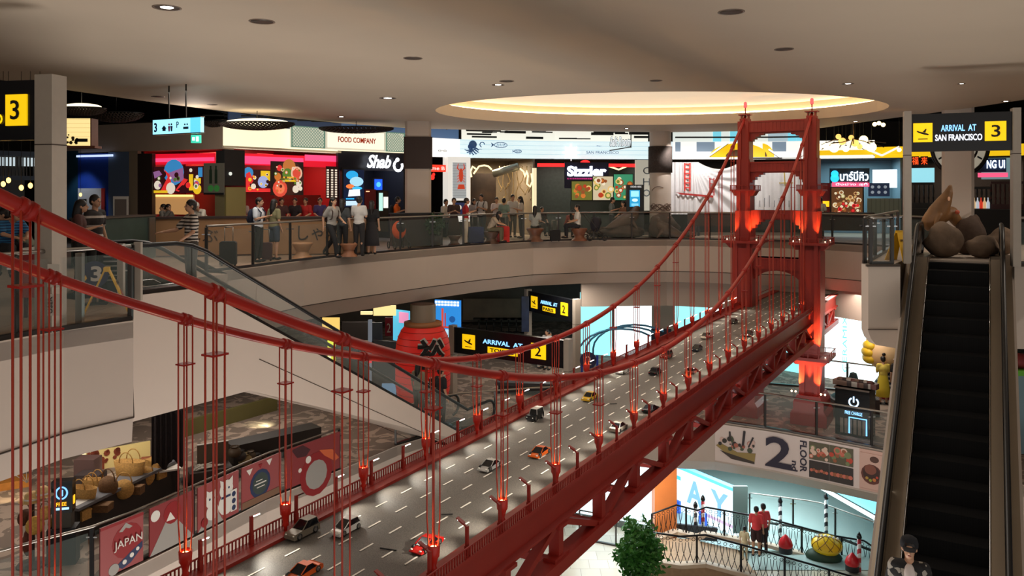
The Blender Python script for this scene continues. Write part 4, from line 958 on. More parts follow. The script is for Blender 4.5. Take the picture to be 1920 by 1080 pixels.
mb = MB(mat('duct_metal', S(150, 150, 140), .4, .6)); a = P(925, 326, 34.3); b = P(972, 312, 34); mb.tube([(0, 0, 0), tuple(b-a)], .16, 12)
o = mb.build('ceiling_duct'); o.location = a; tag(o, 'grey round duct between the two rope lights', 'duct')
for x, lb in ((1003, 'cream lit post between the rope restaurant and the red neon front'),):
    f = sf(x-3, x+3, 315, 420, -.1); r = f.root('lit_post', lb, 'post'); MB(gl((250, 235, 190), .8)).box(0, f.w, 0, .15, -.6, f.h).build('body', r)
# red neon front with three posters
f = sf(1008, 1192, 304, 313, -.15); r = f.root('neon_strip', 'long red neon strip with a small emblem under the planks', 'light'); NR = gl((255, 40, 40), 1.5)
MB(NR).box(0, f.w, 0, .06, 0, f.h*.7).build('tube', r); mb = MB(NR); mb.disc((f.w*.48, f.h*.8), .22, -.03, 14, .6); mb.build('emblem', r)
f = sf(1063, 1137, 311, 331, -.3); r = f.root('neon_name_sign', 'glowing white Sizzler lettering above the food posters', 'sign')
txt('Sizzler', f.w, f.h, r, gl((235, 240, 255), 2.2), 0, 0, -.03, bold=.05); MB(gl((225, 60, 140), 1.2)).box(0, f.w, 0, .03, -.12, -.06).build('underline', r)
MB(pl_((20, 24, 60))).box(-.1, f.w+.1, 0, .08, -.5, f.h+.15).build('backing', r)
for i, (a, b, t, bg, lb, pal) in enumerate([(1072, 1110, 340, gl((120, 120, 50), .6), 'food poster of salad plates below the white lettering', WARMS), (1112, 1149, 331, gl((215, 200, 165), .7), 'cream food poster with five bowls in the middle of the three', WARMS), (1151, 1186, 327, gl((60, 150, 110), .7), 'green topped food poster beside the kiosk', WARMS)]):
    f = sf(a, b, t, 375, -.35); r = f.root('food_poster', lb, 'poster', 'food posters in the dark restaurant window'); MB(BLACK).box(-.03, f.w+.03, 0, .05, -.05, f.h+.03).build('frame', r)
    picture(r, 0, 0, f.w, f.h, bg, food(13, 20+i, pal, .08, .17))
f, r = wallpiece(1070, 1190, 377, 410, mat('green_metal', S(70, 84, 80), .4), 'grey-green counter front below the three food posters', dy=-.3)
f = sf(1178, 1204, 351, 390, -2.2); r = f.root('ordering_kiosk', 'black ordering kiosk with a blue screen left of the round column', 'kiosk')
MB(pl_((38, 42, 44))).box(-.05, f.w+.08, 0, .25, -1.1, f.h*1.12).build('body', r); picture(r, .06, .05, f.w*.72, f.h*.8, gl((40, 150, 200), 1), [('b', .1, .6, .9, .95, gl((150, 220, 240), 1)), ('o', .5, .4, .3, .1, gl((200, 235, 240), 1)), ('b', .15, .05, .85, .2, gl((120, 200, 230), 1))], name='screen')
txt('ORDER HERE', f.w*.8, .07, r, gl((220, 220, 220), .8), .08, f.h*.98, -.02)
# pale side panel with vertical letters and the mural cloth
f, r = wallpiece(1192, 1222, 300, 395, gl((214, 208, 190), .45), 'pale pillar with grey vertical letters left of the round column', dy=-.3); txt('C', .3, .3, r, pl_((110, 125, 140)), f.w*.45, f.h*.72, -.02); txt('H', .3, .3, r, pl_((110, 125, 140)), f.w*.45, f.h*.5, -.02); txt('O', .3, .3, r, pl_((110, 125, 140)), f.w*.45, f.h*.28, -.02)
CLO = mat('draped_white_cloth', S(222, 220, 222), .8, var=.03); CLO.node_tree.nodes['Principled BSDF'].inputs['Emission Strength'].default_value = 0
def cloth(x0, x1, yt, yb, lb, fan=None, dy=-.6):
    f = sf(x0, x1, yt, yb, dy); r = f.root('mural_cloth', lb, 'cloth'); W, H = f.w, f.h; nx, nz = 60, 30; vs = []; mb = MB(CLO)
    for j in range(nz+1):
        for i in range(nx+1):
            u, v = i/nx, j/nz
            if fan: fx, fz = fan; ang = math.atan2(v-fz, (u-fx)*W/H); yy = .10*math.sin(ang*26)*min(1, 2.2*math.hypot((u-fx), v-fz))
            else: yy = .04*math.sin(u*34)
            sag = -.22*math.sin(math.pi*min(1, max(0, (u-.1)/.9)))*v if fan else 0
            vs.append((u*W, yy, v*H+sag*H*.6))
    mb.add(vs, [(j*(nx+1)+i, j*(nx+1)+i+1, (j+1)*(nx+1)+i+1, (j+1)*(nx+1)+i) for j in range(nz) for i in range(nx)], True); mb.build('drape', r); return f, r
f, r = cloth(1252, 1300, 304, 402, 'flat pale cloth panel painted with a small red bridge')
W, H = f.w, f.h
f2_, r2_ = cloth(1300, 1388, 304, 402, 'white cloth draped in fanning folds left of the bridge tower', fan=(0, 1))
mb = MB(pl_((205, 50, 40)))
x = f.w*.62
for sx in (0, .22): mb.box(x+sx, x+sx+.06, -.1, -.06, H*.45, H*.98)
for k in range(6): mb.box(x, x+.28, -.1, -.06, H*(.5+k*.09), H*(.5+k*.09)+.05)
mb.build('painted_tower', r)
mb = MB(pl_((160, 40, 36))); mb.prism([(W*.3, H*.42), (W*1.75, H*.36), (W*1.75, H*.32), (W*.5, H*.38)], -.14, -.1, 'xz'); mb.box(W*1.6, W*1.64, -.13, -.1, H*.36, H*.7); mb.box(W*1.76, W*1.8, -.13, -.1, H*.36, H*.7)
for k in range(4): mb.box(W*1.6, W*1.8, -.13, -.1, H*(.42+k*.08), H*(.42+k*.08)+.03)
mb.build('painted_deck', r)
for lx, ly in ((8.2, 31.8), (10.6, 31.6), (6.8, 32)):
    lamp('SPOT', (lx, ly, 3.9), 200, (1, .95, .9), .1, rot=(.75, 0, 0), spot=1.7, name='cloth_fill_light')  # spots added in front of the mural cloths to brighten them
f, r = cloth(1415, 1506, 316, 396, 'pale mural cloth seen through the bridge tower')
mb = MB(pl_((200, 170, 60))); mb.tube([(f.w*.6, -.1, f.h*.98), (f.w*.62, -.1, f.h*.6)], .02, 4); mb.tube([(f.w*.5, -.1, f.h*.66), (f.w*.78, -.1, f.h*.66)], .02, 4); mb.use(pl_((120, 120, 125)))
for k in range(7): x = f.w*(.1+.1*k); mb.tube([(x, -.1, f.h*.1), (x, -.1, f.h*(.25+.06*(k % 3)))], .012, 4)
mb.build('painted_masts', r)
f, r = wallpiece(1290, 1390, 400, 424, mat('walnut_counter', S(58, 38, 30), .5), 'dark walnut counter below the draped cloth', dy=-2.0)
f, r = wallpiece(1400, 1640, 398, 432, mat('espresso_counter', S(44, 34, 34), .4), 'long espresso brown counter behind the bridge tower', dy=-2.2)
# Thai restaurant corner
f = sf(1558, 1628, 320, 339, -.3); r = f.root('neon_name_sign', 'glowing Thai lettering with a blue emblem right of the tower', 'sign')
MB(pl_((40, 60, 80))).box(-.05, f.w+.05, 0, .06, -.1, f.h+.1).build('backing', r)
txt('บาร์บีคิว', f.w*.76, f.h*.95, r, gl((235, 248, 255), 2), f.w*.24, .0, -.04, bold=.02); mb = MB(gl((40, 190, 240), 1.4)); mb.disc((f.w*.1, f.h*.68), .15, -.04, 14); mb.disc((f.w*.1, f.h*.25), .17, -.04, 14); mb.build('emblem', r)
f = sf(1560, 1630, 341, 350, -.3); r = f.root('neon_tagline', 'pink lit Thai tagline under the blue emblem sign', 'sign'); MB(gl((240, 90, 130), 1)).box(0, f.w, 0, .06, 0, f.h).build('box', r); txt('ปิ้งย่าง สุกี้', f.w*.85, f.h*.7, r, gl((255, 235, 240), 1.5), f.w*.1, f.h*.1, -.02)
f = sf(1559, 1617, 352, 407, -.25); r = f.root('food_poster', 'large poster full of grilled food right of the bridge tower', 'poster'); MB(BLACK).box(-.05, f.w+.06, 0, .05, -.05, f.h+.04).build('frame', r)
picture(r, 0, 0, f.w, f.h, gl((110, 70, 40), .5), food(48, 5, [gl((214, 170, 110), .7), gl((160, 100, 50), .6), gl((240, 225, 190), .7), gl((120, 60, 40), .5), gl((200, 190, 120), .6)], .04, .09)+food(8, 9, [RDs, gl((160, 30, 30), .6)], .04, .08))
f, r = wallpiece(1524, 1558, 343, 405, mat('maroon_wall', S(110, 26, 30), .6), 'maroon wall with a small yellow sign beside the grilled food poster', dy=-.1); MB(gl((250, 200, 30), 1)).box(f.w*.55, f.w*.9, -.03, 0, f.h*.28, f.h*.45).build('yellow_sign', r)
f = sf(1636, 1682, 318, 352, .0); r = f.root('light_panel', 'very bright white light panel over the menu boards', 'light'); MB(gl((225, 245, 255), 2.2)).box(0, f.w, 0, .05, 0, f.h).build('panel', r)
f = sf(1628, 1668, 343, 368, -.2); r = f.root('menu_board', 'dark menu board with six dishes under the white light panel', 'sign'); picture(r, 0, 0, f.w, f.h, gl((30, 44, 70), .5), [('o', .2+.3*i, .3+.4*j, .08, 0, gl((150, 160, 170), .6)) for i in range(3) for j in range(2)])
f, r = wallpiece(1626, 1690, 372, 408, mat('pale_green_counter', S(140, 156, 148), .5, pattern=stripes(6, 0, .9), col2=S(100, 112, 108)), 'pale green plank counter below the menu board', dy=-.5)
# globe lamps
GL_ = gl((255, 226, 160), 3.0); GL2 = gl((240, 190, 100), 1.4)
rnd = random.Random(3)
for k, (x, y, rr, m_) in enumerate([(1534, 276, 7, GL_), (1549, 274, 6, GL_), (1564, 277, 9, GL_), (1586, 279, 6, GL_), (1634, 276, 9, GL_), (1619, 262, 8, GL_), (1579, 265, 7, GL2), (1603, 268, 7, GL2), (1596, 258, 5, GL2), (1612, 275, 5, GL2), (1640, 233, 4, GL_), (1648, 231, 4, GL_), (1656, 234, 4, GL_), (1572, 256, 5, GL2), (1686, 281, 4, GL_)]):
    Y = 30.5+.15*(k % 4); p = P(x, y, Y); R_ = rr/FPX*Y
    r = empty('globe_lamp', tuple(p), 0, 'warm glowing glass globe lamp hanging in the cluster right of the bridge tower', 'lamp', 'globe lamps hanging over the yellow fascia')
    MB(m_).sphere((0, 0, 0), R_, 12, 8).build('globe', r); MB(BLACK).tube([(0, 0, R_*.9), (0, 0, 5.8-p.z)], .008, 4).lathe([(0, R_*.9), (R_*.35, R_*.9), (R_*.3, R_*1.15), (0, R_*1.2)], n=8).build('cord', r)
# chandelier arms
mb = MB(mat('bronze', S(120, 90, 50), .4, .7)); a = P(1600, 270, 30.8)
for k in range(10): t = k*.63; mb.tube([(0, 0, .2), (.7*math.cos(t), .5*math.sin(t), .1+.1*math.sin(k*2)), (1.25*math.cos(t), .6*math.sin(t), -.1+.15*math.cos(k*3))], .018, 5)
mb.tube([(0, 0, 0), (0, 0, 5.8-a.z)], .02, 5); o = mb.build('chandelier_frame'); o.location = a; tag(o, 'bronze chandelier arms among the warm globe lamps', 'chandelier')
# clock wheel, lattice, signs at right
def ring_(name, px, py, rpx, Y, lb):
    p = P(px, py, Y); R_ = rpx/FPX*Y; r = empty(name, tuple(p), 0, lb, 'clock')
    MB(mat('dark_iron', S(46, 40, 38), .4, .6)).tube([(R_*math.cos(t), 0, R_*math.sin(t)) for t in [2*math.pi*k/32 for k in range(32)]], R_*.07, 8, closed=True).build('outer_rim', r)
    MB(mat('clock_face_lit', S(190, 180, 160), .5, emit=S(190, 180, 160), es=.4)).disc((0, 0), R_*.95, .05, 32).build('face', r)
    MB(mat('dark_iron', S(46, 40, 38), .4, .6)).tube([(R_*.62*math.cos(t), 0, R_*.62*math.sin(t)) for t in [2*math.pi*k/32 for k in range(32)]], R_*.04, 6, closed=True).build('inner_ring', r)
    mb = MB(BLACK)
    for k in range(12): t = k*math.pi/6; mb.bar((R_*.7*math.cos(t), -.02, R_*.7*math.sin(t)), (R_*.88*math.cos(t), -.02, R_*.88*math.sin(t)), .03, .05)
    mb.build('numerals', r)
    mb = MB(gl((150, 190, 225), .6)); mb.disc((-R_*.1, -R_*.2), R_*.3, -.03, 12); mb.build('blue_cog', r)
    mb = MB(DSTEEL); mb.tube([(0, 0, R_), (0, 0, 5.8-p.z)], .03, 6); mb.build('hanger_rod', r)
    return r
ring_('clock_wheel', 1800, 275, 53, 27.5, 'large ironwork clock wheel behind the plain column at the right')
f = sf(1850, 1884, 299, 320, -.6); r = f.root('neon_name_sign', 'glowing blue-white lettering NG UI right of the clock wheel', 'sign'); txt('NG UI', f.w, f.h*.75, r, gl((225, 240, 255), 2), 0, f.h*.2, -.05, bold=.03); MB(pl_((30, 50, 90))).box(-.5, f.w+.05, 0, .06, -.05, f.h+.05).build('backing', r); MB(gl((240, 90, 130), 1)).box(-.3, f.w+.1, -.03, 0, -.25, -.08).build('pink_strip', r)
f = sf(1840, 1898, 296, 336, .1); r = f.root('shop_window', 'pale blue lit shop window right of the clock wheel', 'window'); MB(gl((130, 165, 170), .5)).box(0, f.w, 0, .05, 0, f.h).build('pane', r)
for x, lb in ((1716, 'red glowing character sign, left one below the portal sign'), (1733, 'red glowing character sign, right one below the portal sign')):
    f = sf(x-7, x+7, 293, 310, -.4); r = f.root('character_sign', lb, 'sign'); MB(pl_((50, 18, 14))).box(0, f.w, 0, .06, 0, f.h).build('box', r); txt('福' if x < 1720 else '来', f.w*.85, f.h*.85, r, gl((255, 80, 30), 1.6), f.w*.08, f.h*.08, -.03)
f = sf(1706, 1752, 315, 342, .2); r = f.root('shop_window', 'bright cyan window behind the lattice left of the plain column', 'window'); MB(gl((150, 220, 235), .9)).box(0, f.w, 0, .05, 0, f.h).build('pane', r)
WD = mat('dark_red_wood', S(70, 26, 22), .5)
def spindle(x0_, x1_, yt, yb, lb, m1, dy=-.8):
    f = sf(x0_, x1_, yt, yb, dy); r = f.root('spindle_screen', lb, 'screen'); mb = MB(m1); mb.box(0, f.w, 0, .08, f.h-.1, f.h); mb.box(0, f.w, 0, .08, 0, .25); mb.build('frame', r)
    n = int(f.w/.14)
    for k in range(n+1):
        mb = MB(m1); x = f.w*k/n; z = f.h; mb.lathe([(.03, .25), (.02, .4), (.04, z*.4), (.02, z*.5), (.04, z*.7), (.025, z-.1)], (x, .04, 0), 6); mb.build('spindle', r)
    return r
spindle(1706, 1750, 342, 392, 'dark wooden spindle screen left of the rocks', BLACK)
spindle(1815, 1858, 350, 392, 'dark spindle screen with glinting bottles right of the plain column', BLACK)
spindle(1858, 1920, 340, 395, 'dark red wooden spindle screen at the far right', WD)
f = sf(1700, 1920, 392, 440, -1.2); r = f.root('bar_counter', 'long dark bar counter behind the rocks', 'counter'); MB(pl_((26, 26, 28))).box(0, f.w, 0, .4, .01-f.z0, f.h).build('front', r)
for k in range(6):
    f = sf(1820+k*6.5, 1823+k*6.5, 368, 391, -1.0); mb = MB(gl(((220, 60, 40), (230, 190, 140), (200, 210, 220))[k % 3], .6)); R_ = .06
    mb.lathe([(0, 0), (R_, 0), (R_, .22), (R_*.35, .32), (R_*.3, .42), (0, .42)], n=8); o = mb.build('bottle'); o.matrix_world = f.M; tag(o, 'glinting bottle on the dark bar counter right of the plain column', 'bottle', 'bottles on the bar counter')

# hanging signs at left
f = Fr(290, 379, 226, 252, 19.0, 18.2); f.M = Matrix(f.M)
A0 = P(290, 256, 19.0); A1 = P(379, 248, 18.2); 
r = f.root('hanging_direction_sign', 'glowing blue and white hanging direction sign reading 3 with pictograms', 'sign')
W, H = f.w, .36; bx_ = glow('sign_cyan_white', (150, 225, 250), 1.3)
mb = MB(bx_); mb.box(0, W, -.05, .05, .02, H); mb.build('lightbox', r); MB(gl((90, 190, 240), 1.3)).box(W*.8, W, -.055, -.04, .02, H).build('blue_end', r)
MB(STEEL).box(-.02, W+.02, -.06, .06, H, H+.02).box(-.02, W+.02, -.06, .06, 0, .02).build('frame', r); MB(DSTEEL).box(W*.3, W*.32, -.01, .01, H, 2.2).box(W*.66, W*.68, -.01, .01, H, 2.2).build('hanger_rod', r)
txt('3', .1, H*.6, r, pl_((30, 50, 110)), W*.05, H*.2, -.07, bold=.02)
mb = MB(pl_((40, 60, 90)))
mb.prism([(W*.2, H*.4), (W*.25, H*.6), (W*.3, H*.4), (W*.28, H*.4), (W*.28, H*.25), (W*.22, H*.25), (W*.22, H*.4)], -.065, -.05, 'xz'); mb.build('house_pictogram', r)
for q in (.36, .41):
    mb = MB(pl_((60, 60, 100) if q > .4 else (200, 60, 110))); mb.disc((W*q, H*.66), .022, -.065); mb.prism([(W*q-.03, H*.55), (W*q+.03, H*.55), (W*q+.015, H*.2), (W*q-.015, H*.2)], -.065, -.05, 'xz'); mb.build('person_pictogram', r)
txt('P', .07, H*.4, r, pl_((50, 70, 100)), W*.53, H*.4, -.07, name='parking_letter'); MB(pl_((50, 70, 100))).box(W*.66, W*.76, -.065, -.05, H*.3, H*.45).disc((W*.69, H*.6), .02, -.065).disc((W*.74, H*.6), .02, -.065).build('lift_pictogram', r)
f = Fr(358, 376, 253, 268, 18.5); r = f.root('exit_sign', 'small green lit exit pictogram sign under the hanging direction sign', 'sign'); MB(gl((60, 190, 160), 1.2)).box(0, f.w, 0, .05, 0, f.h).build('box', r); mb = MB(gl((230, 255, 245), 1.5)); mb.box(f.w*.15, f.w*.4, -.01, 0, f.h*.3, f.h*.7); mb.box(f.w*.55, f.w*.8, -.01, 0, f.h*.2, f.h*.8); mb.build('pictogram', r); MB(DSTEEL).tube([(f.w/2, .02, f.h), (f.w/2, .02, f.h+.3)], .01, 4).build('hanger_rod', r)
# lit plank box at left
f = Fr(122, 172, 222, 272, 20.5); r = f.root('plank_lightbox', 'warm lit cream plank box with a dark foliage motif right of the grey post', 'sign')
MB(mat('cream_planks_lit', S(250, 222, 150), .5, emit=S(250, 222, 150), es=.9, pattern=stripes(9, 2, .93), col2=S(200, 165, 100))).box(0, f.w*.96, 0, .3, 0, f.h).build('box', r); MB(pl_((110, 60, 40))).box(f.w*.96, f.w, -.02, .32, -.02, f.h).box(0, f.w*1.15, -.05, .3, -.08, -.02).build('frame', r)
mb = MB(pl_((70, 60, 30))); rnd = random.Random(4)
for k in range(16): x = rnd.uniform(0, f.w*.5); z = rnd.uniform(0, f.h*.5*(1-x/f.w*1.4)); mb.disc((x, z+.04), rnd.uniform(.02, .05), -.03, 6)
mb.build('foliage_motif', r); MB(BLACK).box(f.w*.5, f.w*.85, -.03, 0, f.h*.12, f.h*.24).build('name_plate', r)
# woven boat shaped lamps
WOV = mat('woven_lamp_dark', S(40, 28, 22), .7)
def woven(px, py, wpx, hpx, Y, lit, lb):
    p = P(px, py, Y); a = wpx/2/FPX*Y; b = hpx/2/FPX*Y; r = empty('woven_lamp', tuple(p), 0, lb, 'lamp', 'woven boat shaped lamps under the black ceiling')
    if lit: MB(gl((255, 238, 200), 1.6)).sphere((0, 0, b*.1), (a*.86, a*.46, b*.62), 16, 8).build('glowing_core', r)
    mb = MB(WOV); n = 13
    for k in range(-n, n+1):
        for sg in (-1, 1):
            pts = []
            for t in range(9):
                u = -1+t/4; xx = k/n*1.5+sg*u*.35
                if abs(xx) > 1: continue
                q = math.sqrt(max(0, 1-xx*xx)); pts.append((xx*a, math.sin(u*1.5)*q*a*.55-0, -math.cos(u*1.5)*q*b))
            if len(pts) > 2: mb.tube(pts, .026, 4, cap=False)
    mb.build('woven_shell', r); MB(BLACK).tube([(a*math.cos(t), a*.55*math.sin(t), 0) for t in [2*math.pi*k/24 for k in range(24)]], .02, 4, closed=True).build('rim', r)
    MB(BLACK).tube([(0, 0, 0), (0, 0, 5.95-p.z)], .012, 4).build('cord', r)
woven(153, 203, 90, 26, 22, True, 'woven lamp with a lit core right of the grey post'); woven(218, 212, 100, 34, 24, False, 'unlit woven lamp between the plank box and the blue hanging sign')
woven(482, 231, 140, 24, 24.5, True, 'large lit woven lamp above the corner of the cream fascia'); woven(668, 240, 140, 18, 28, False, 'unlit woven lamp above the FOOD COMPANY sign')
woven(420, 228, 80, 26, 26, False, 'unlit woven lamp just right of the blue hanging sign')
# far-left shop: dark front with pendant bulbs
f = Fr(-40, 82, 283, 420, 19, 20); r = f.root('dark_bar_front', 'dark bar front with grid windows behind the left portal', 'shop front')
MB(pl_((22, 24, 30))).box(0, f.w, 1.6, 1.7, 0, f.h).build('back_panel', r); mb = MB(pl_((20, 40, 62))); mb.box(0, f.w, 0, .1, f.h*.6, f.h*.66); mb.box(0, f.w, 0, .1, f.h*.93, f.h); mb.build('blue_rail', r)
MB(gl((190, 205, 210), .9)).box(0, f.w*.62, .3, .35, f.h*.8, f.h*.92).box(f.w*.72, f.w*.97, .3, .35, f.h*.8, f.h*.92).build('window_glow', r)
mb = MB(BLACK)
for k in range(18): mb.box(f.w*k/18, f.w*k/18+.02, 0, .05, f.h*.66, f.h*.93)
mb.build('window_bars', r)
for k, (x, y) in enumerate([(6, 345), (16, 338), (57, 348), (75, 343), (40, 352), (151, 365)]):
    p = P(x, y, 16.5 if x < 100 else 25); r = empty('pendant_bulb', tuple(p), 0, 'small warm glowing bulb hanging behind the left portal' if x < 100 else 'small warm bulb in front of the white cabinet', 'lamp', 'pendant bulbs of the dark bar' if x < 100 else None)
    MB(gl((255, 200, 110), 3)).sphere((0, 0, 0), (.045, .045, .06), 8, 6).build('bulb', r); MB(BLACK).tube([(0, 0, .05), (0, 0, 5.8-p.z)], .006, 4).build('cord', r)
# wooden counter with brush lettering, dark green counter
WOODC = mat('tan_wood_front', S(150, 112, 76), .55, var=.12, vscale=1.5)
f = Fr(292, 470, 410, 478, 22.8, 23.5); r = f.root('counter', 'low tan wooden restaurant counter with brush lettering, left half', 'counter'); MB(WOODC).box(0, f.w, 0, .5, 0, f.h).build('front', r); MB(pl_((46, 30, 24))).box(-.03, f.w+.03, -.06, .55, f.h, f.h+.06).build('top', r); txt('しぶ', f.w*.3, f.h*.35, r, pl_((70, 50, 36)), f.w*.35, f.h*.35, -.01)
f = Fr(470, 700, 410, 476, 23.5, 24.2); r = f.root('counter', 'low tan wooden restaurant counter with brush lettering, right half', 'counter'); MB(WOODC).box(0, f.w, 0, .5, 0, f.h).build('front', r); MB(pl_((46, 30, 24))).box(-.03, f.w+.03, -.06, .55, f.h, f.h+.06).build('top', r); txt('しゃぶ', f.w*.34, f.h*.42, r, pl_((40, 26, 20)), f.w*.38, f.h*.38, -.01)
f = Fr(170, 292, 408, 470, 19.5, 22.5); r = f.root('counter', 'dark green counter behind the left handrail', 'counter'); MB(mat('dark_green_counter', S(44, 62, 56), .5, var=.2, vscale=2)).box(0, f.w, 0, .5, -.3, f.h).build('front', r); MB(pl_((70, 60, 52))).box(0, f.w, -.03, .55, f.h, f.h+.04).build('top', r); MB(STEEL).box(f.w*.86, f.w*.96, -.05, 0, 0, f.h*.96).build('steel_panel', r)
f = Fr(735, 830, 402, 461, 26.9, 27.5); r = f.root('counter', 'dark panel counter in front of the square column', 'counter'); MB(pl_((40, 28, 26))).box(0, f.w, 0, .35, 0, f.h).build('body', r); MB(BLACK).box(-.03, f.w+.03, -.05, .4, f.h, f.h+.05).build('top', r)
# ================================================================ people
def V3(*a): return Vector(a)
SKIN = [mat('skin_tan', S(196, 150, 120), .55), mat('skin_light', S(222, 180, 152), .55), mat('skin_brown', S(150, 105, 80), .55)]
HAIRM = mat('black_hair', S(24, 18, 16), .45); EYEM = mat('eye_dark', S(20, 14, 12), .3); LIPM = mat('lips', S(160, 80, 76), .5)
def pose_joints(name):
    J = dict(pel=V3(0, 0, .93), wai=V3(0, 0, 1.08), che=V3(0, 0, 1.27), nek=V3(0, 0, 1.44), hea=V3(0, -.02, 1.585))
    for s, q in ((-1, 'l'), (1, 'r')):
        J['sh'+q] = V3(s*.165, 0, 1.38); J['el'+q] = V3(s*.215, .03, 1.11); J['wr'+q] = V3(s*.225, -.05, .88)
        J['hi'+q] = V3(s*.085, 0, .90); J['kn'+q] = V3(s*.095, -.015, .49); J['an'+q] = V3(s*.10, .02, .09)
    if name == 'phone':
        for s, q in ((-1, 'l'), (1, 'r')): J['el'+q] = V3(s*.20, -.03, 1.13); J['wr'+q] = V3(s*.07, -.27, 1.20)
        J['hea'] += V3(0, -.03, -.01)
    elif name == 'walk':
        J['knl'] = V3(-.09, -.20, .53); J['anl'] = V3(-.09, -.26, .11); J['knr'] = V3(.09, .06, .50); J['anr'] = V3(.09, .36, .16)
        J['ell'] = V3(-.21, .12, 1.12); J['wrl'] = V3(-.22, .10, .88); J['elr'] = V3(.21, -.10, 1.13); J['wrr'] = V3(.17, -.28, 1.02)
        for k in ('che', 'nek', 'hea', 'shl', 'shr'): J[k] += V3(0, -.05, 0)
    elif name in ('sit', 'sitlean'):
        dz = -.43
        for k in J:
            if k[:2] not in ('kn', 'an'): J[k] += V3(0, 0, dz)
        for s, q in ((-1, 'l'), (1, 'r')): J['kn'+q] = V3(s*.11, -.43, .50); J['an'+q] = V3(s*.11, -.43, .09); J['el'+q] = V3(s*.21, -.06, .70); J['wr'+q] = V3(s*.12, -.28, .62)
        if name == 'sitlean':
            for k, f in (('wai', .05), ('che', .14), ('nek', .24), ('hea', .34), ('shl', .2), ('shr', .2)): J[k] += V3(0, -f, -f*.35)
            for s, q in ((-1, 'l'), (1, 'r')): J['el'+q] = V3(s*.2, -.34, .72); J['wr'+q] = V3(s*.08, -.52, .66)
    elif name == 'lean':      # bending over a counter
        for k, f in (('wai', .06), ('che', .2), ('nek', .33), ('hea', .43), ('shl', .28), ('shr', .28)): J[k] += V3(0, -f, -f*.28)
        for s, q in ((-1, 'l'), (1, 'r')): J['el'+q] = V3(s*.22, -.42, 1.1); J['wr'+q] = V3(s*.16, -.62, 1.02)
    elif name == 'reach':     # one hand forward on a rail
        J['ell'] = V3(-.22, -.2, 1.15); J['wrl'] = V3(-.2, -.44, 1.12); J['elr'] = V3(.24, -.05, 1.12); J['wrr'] = V3(.2, -.26, .98)
    return J
def voxel(mb, size, it=2):
    o = mb.build('vox'); m = o.modifiers.new('r', 'REMESH'); m.mode = 'VOXEL'; m.voxel_size = size; m.use_smooth_shade = True
    if it: s = o.modifiers.new('s', 'SMOOTH'); s.iterations = it; s.factor = .5
    dg = bpy.context.evaluated_depsgraph_get(); me = bpy.data.meshes.new_from_object(o.evaluated_get(dg)); bpy.data.objects.remove(o)
    return me
def hand(mb, w, d, side, grip=False):
    """palm with four unequal bent fingers and a thumb leaving its side; w wrist, d direction of the palm"""
    d = d.normalized(); x = V3(1, 0, 0); x = (x-d*x.dot(d))
    x = x.normalized() if x.length > .2 else V3(0, 1, 0); n = d.cross(x); c = w+d*.045
    for t in (-.022, 0, .022): mb.tube([w+x*t*.7, w+x*t+d*.085], [.016, .014], 6)
    for i, L in enumerate((.058, .072, .066, .050)):
        b = w+d*.085+x*(-.027+.018*i); k = b+d*L*.5; mb.tube([b, k, k+(d*.75+n*side*.65).normalized()*L*.55], [.0095, .009, .007], 6); mb.sphere(k, .009, 6, 4)
    tb = w+d*.03+x*(-.028*side); mb.tube([tb, tb+(d*.6-x*side*.9).normalized()*.035, tb+(d*.9-x*side*.7).normalized()*.07], [.012, .011, .008], 6)
PM = {}
def limb(mb, pts, rs, n=10):
    mb.tube(pts, rs, n)
    for p, r in zip(pts, rs): mb.sphere(p, r, n, 6)
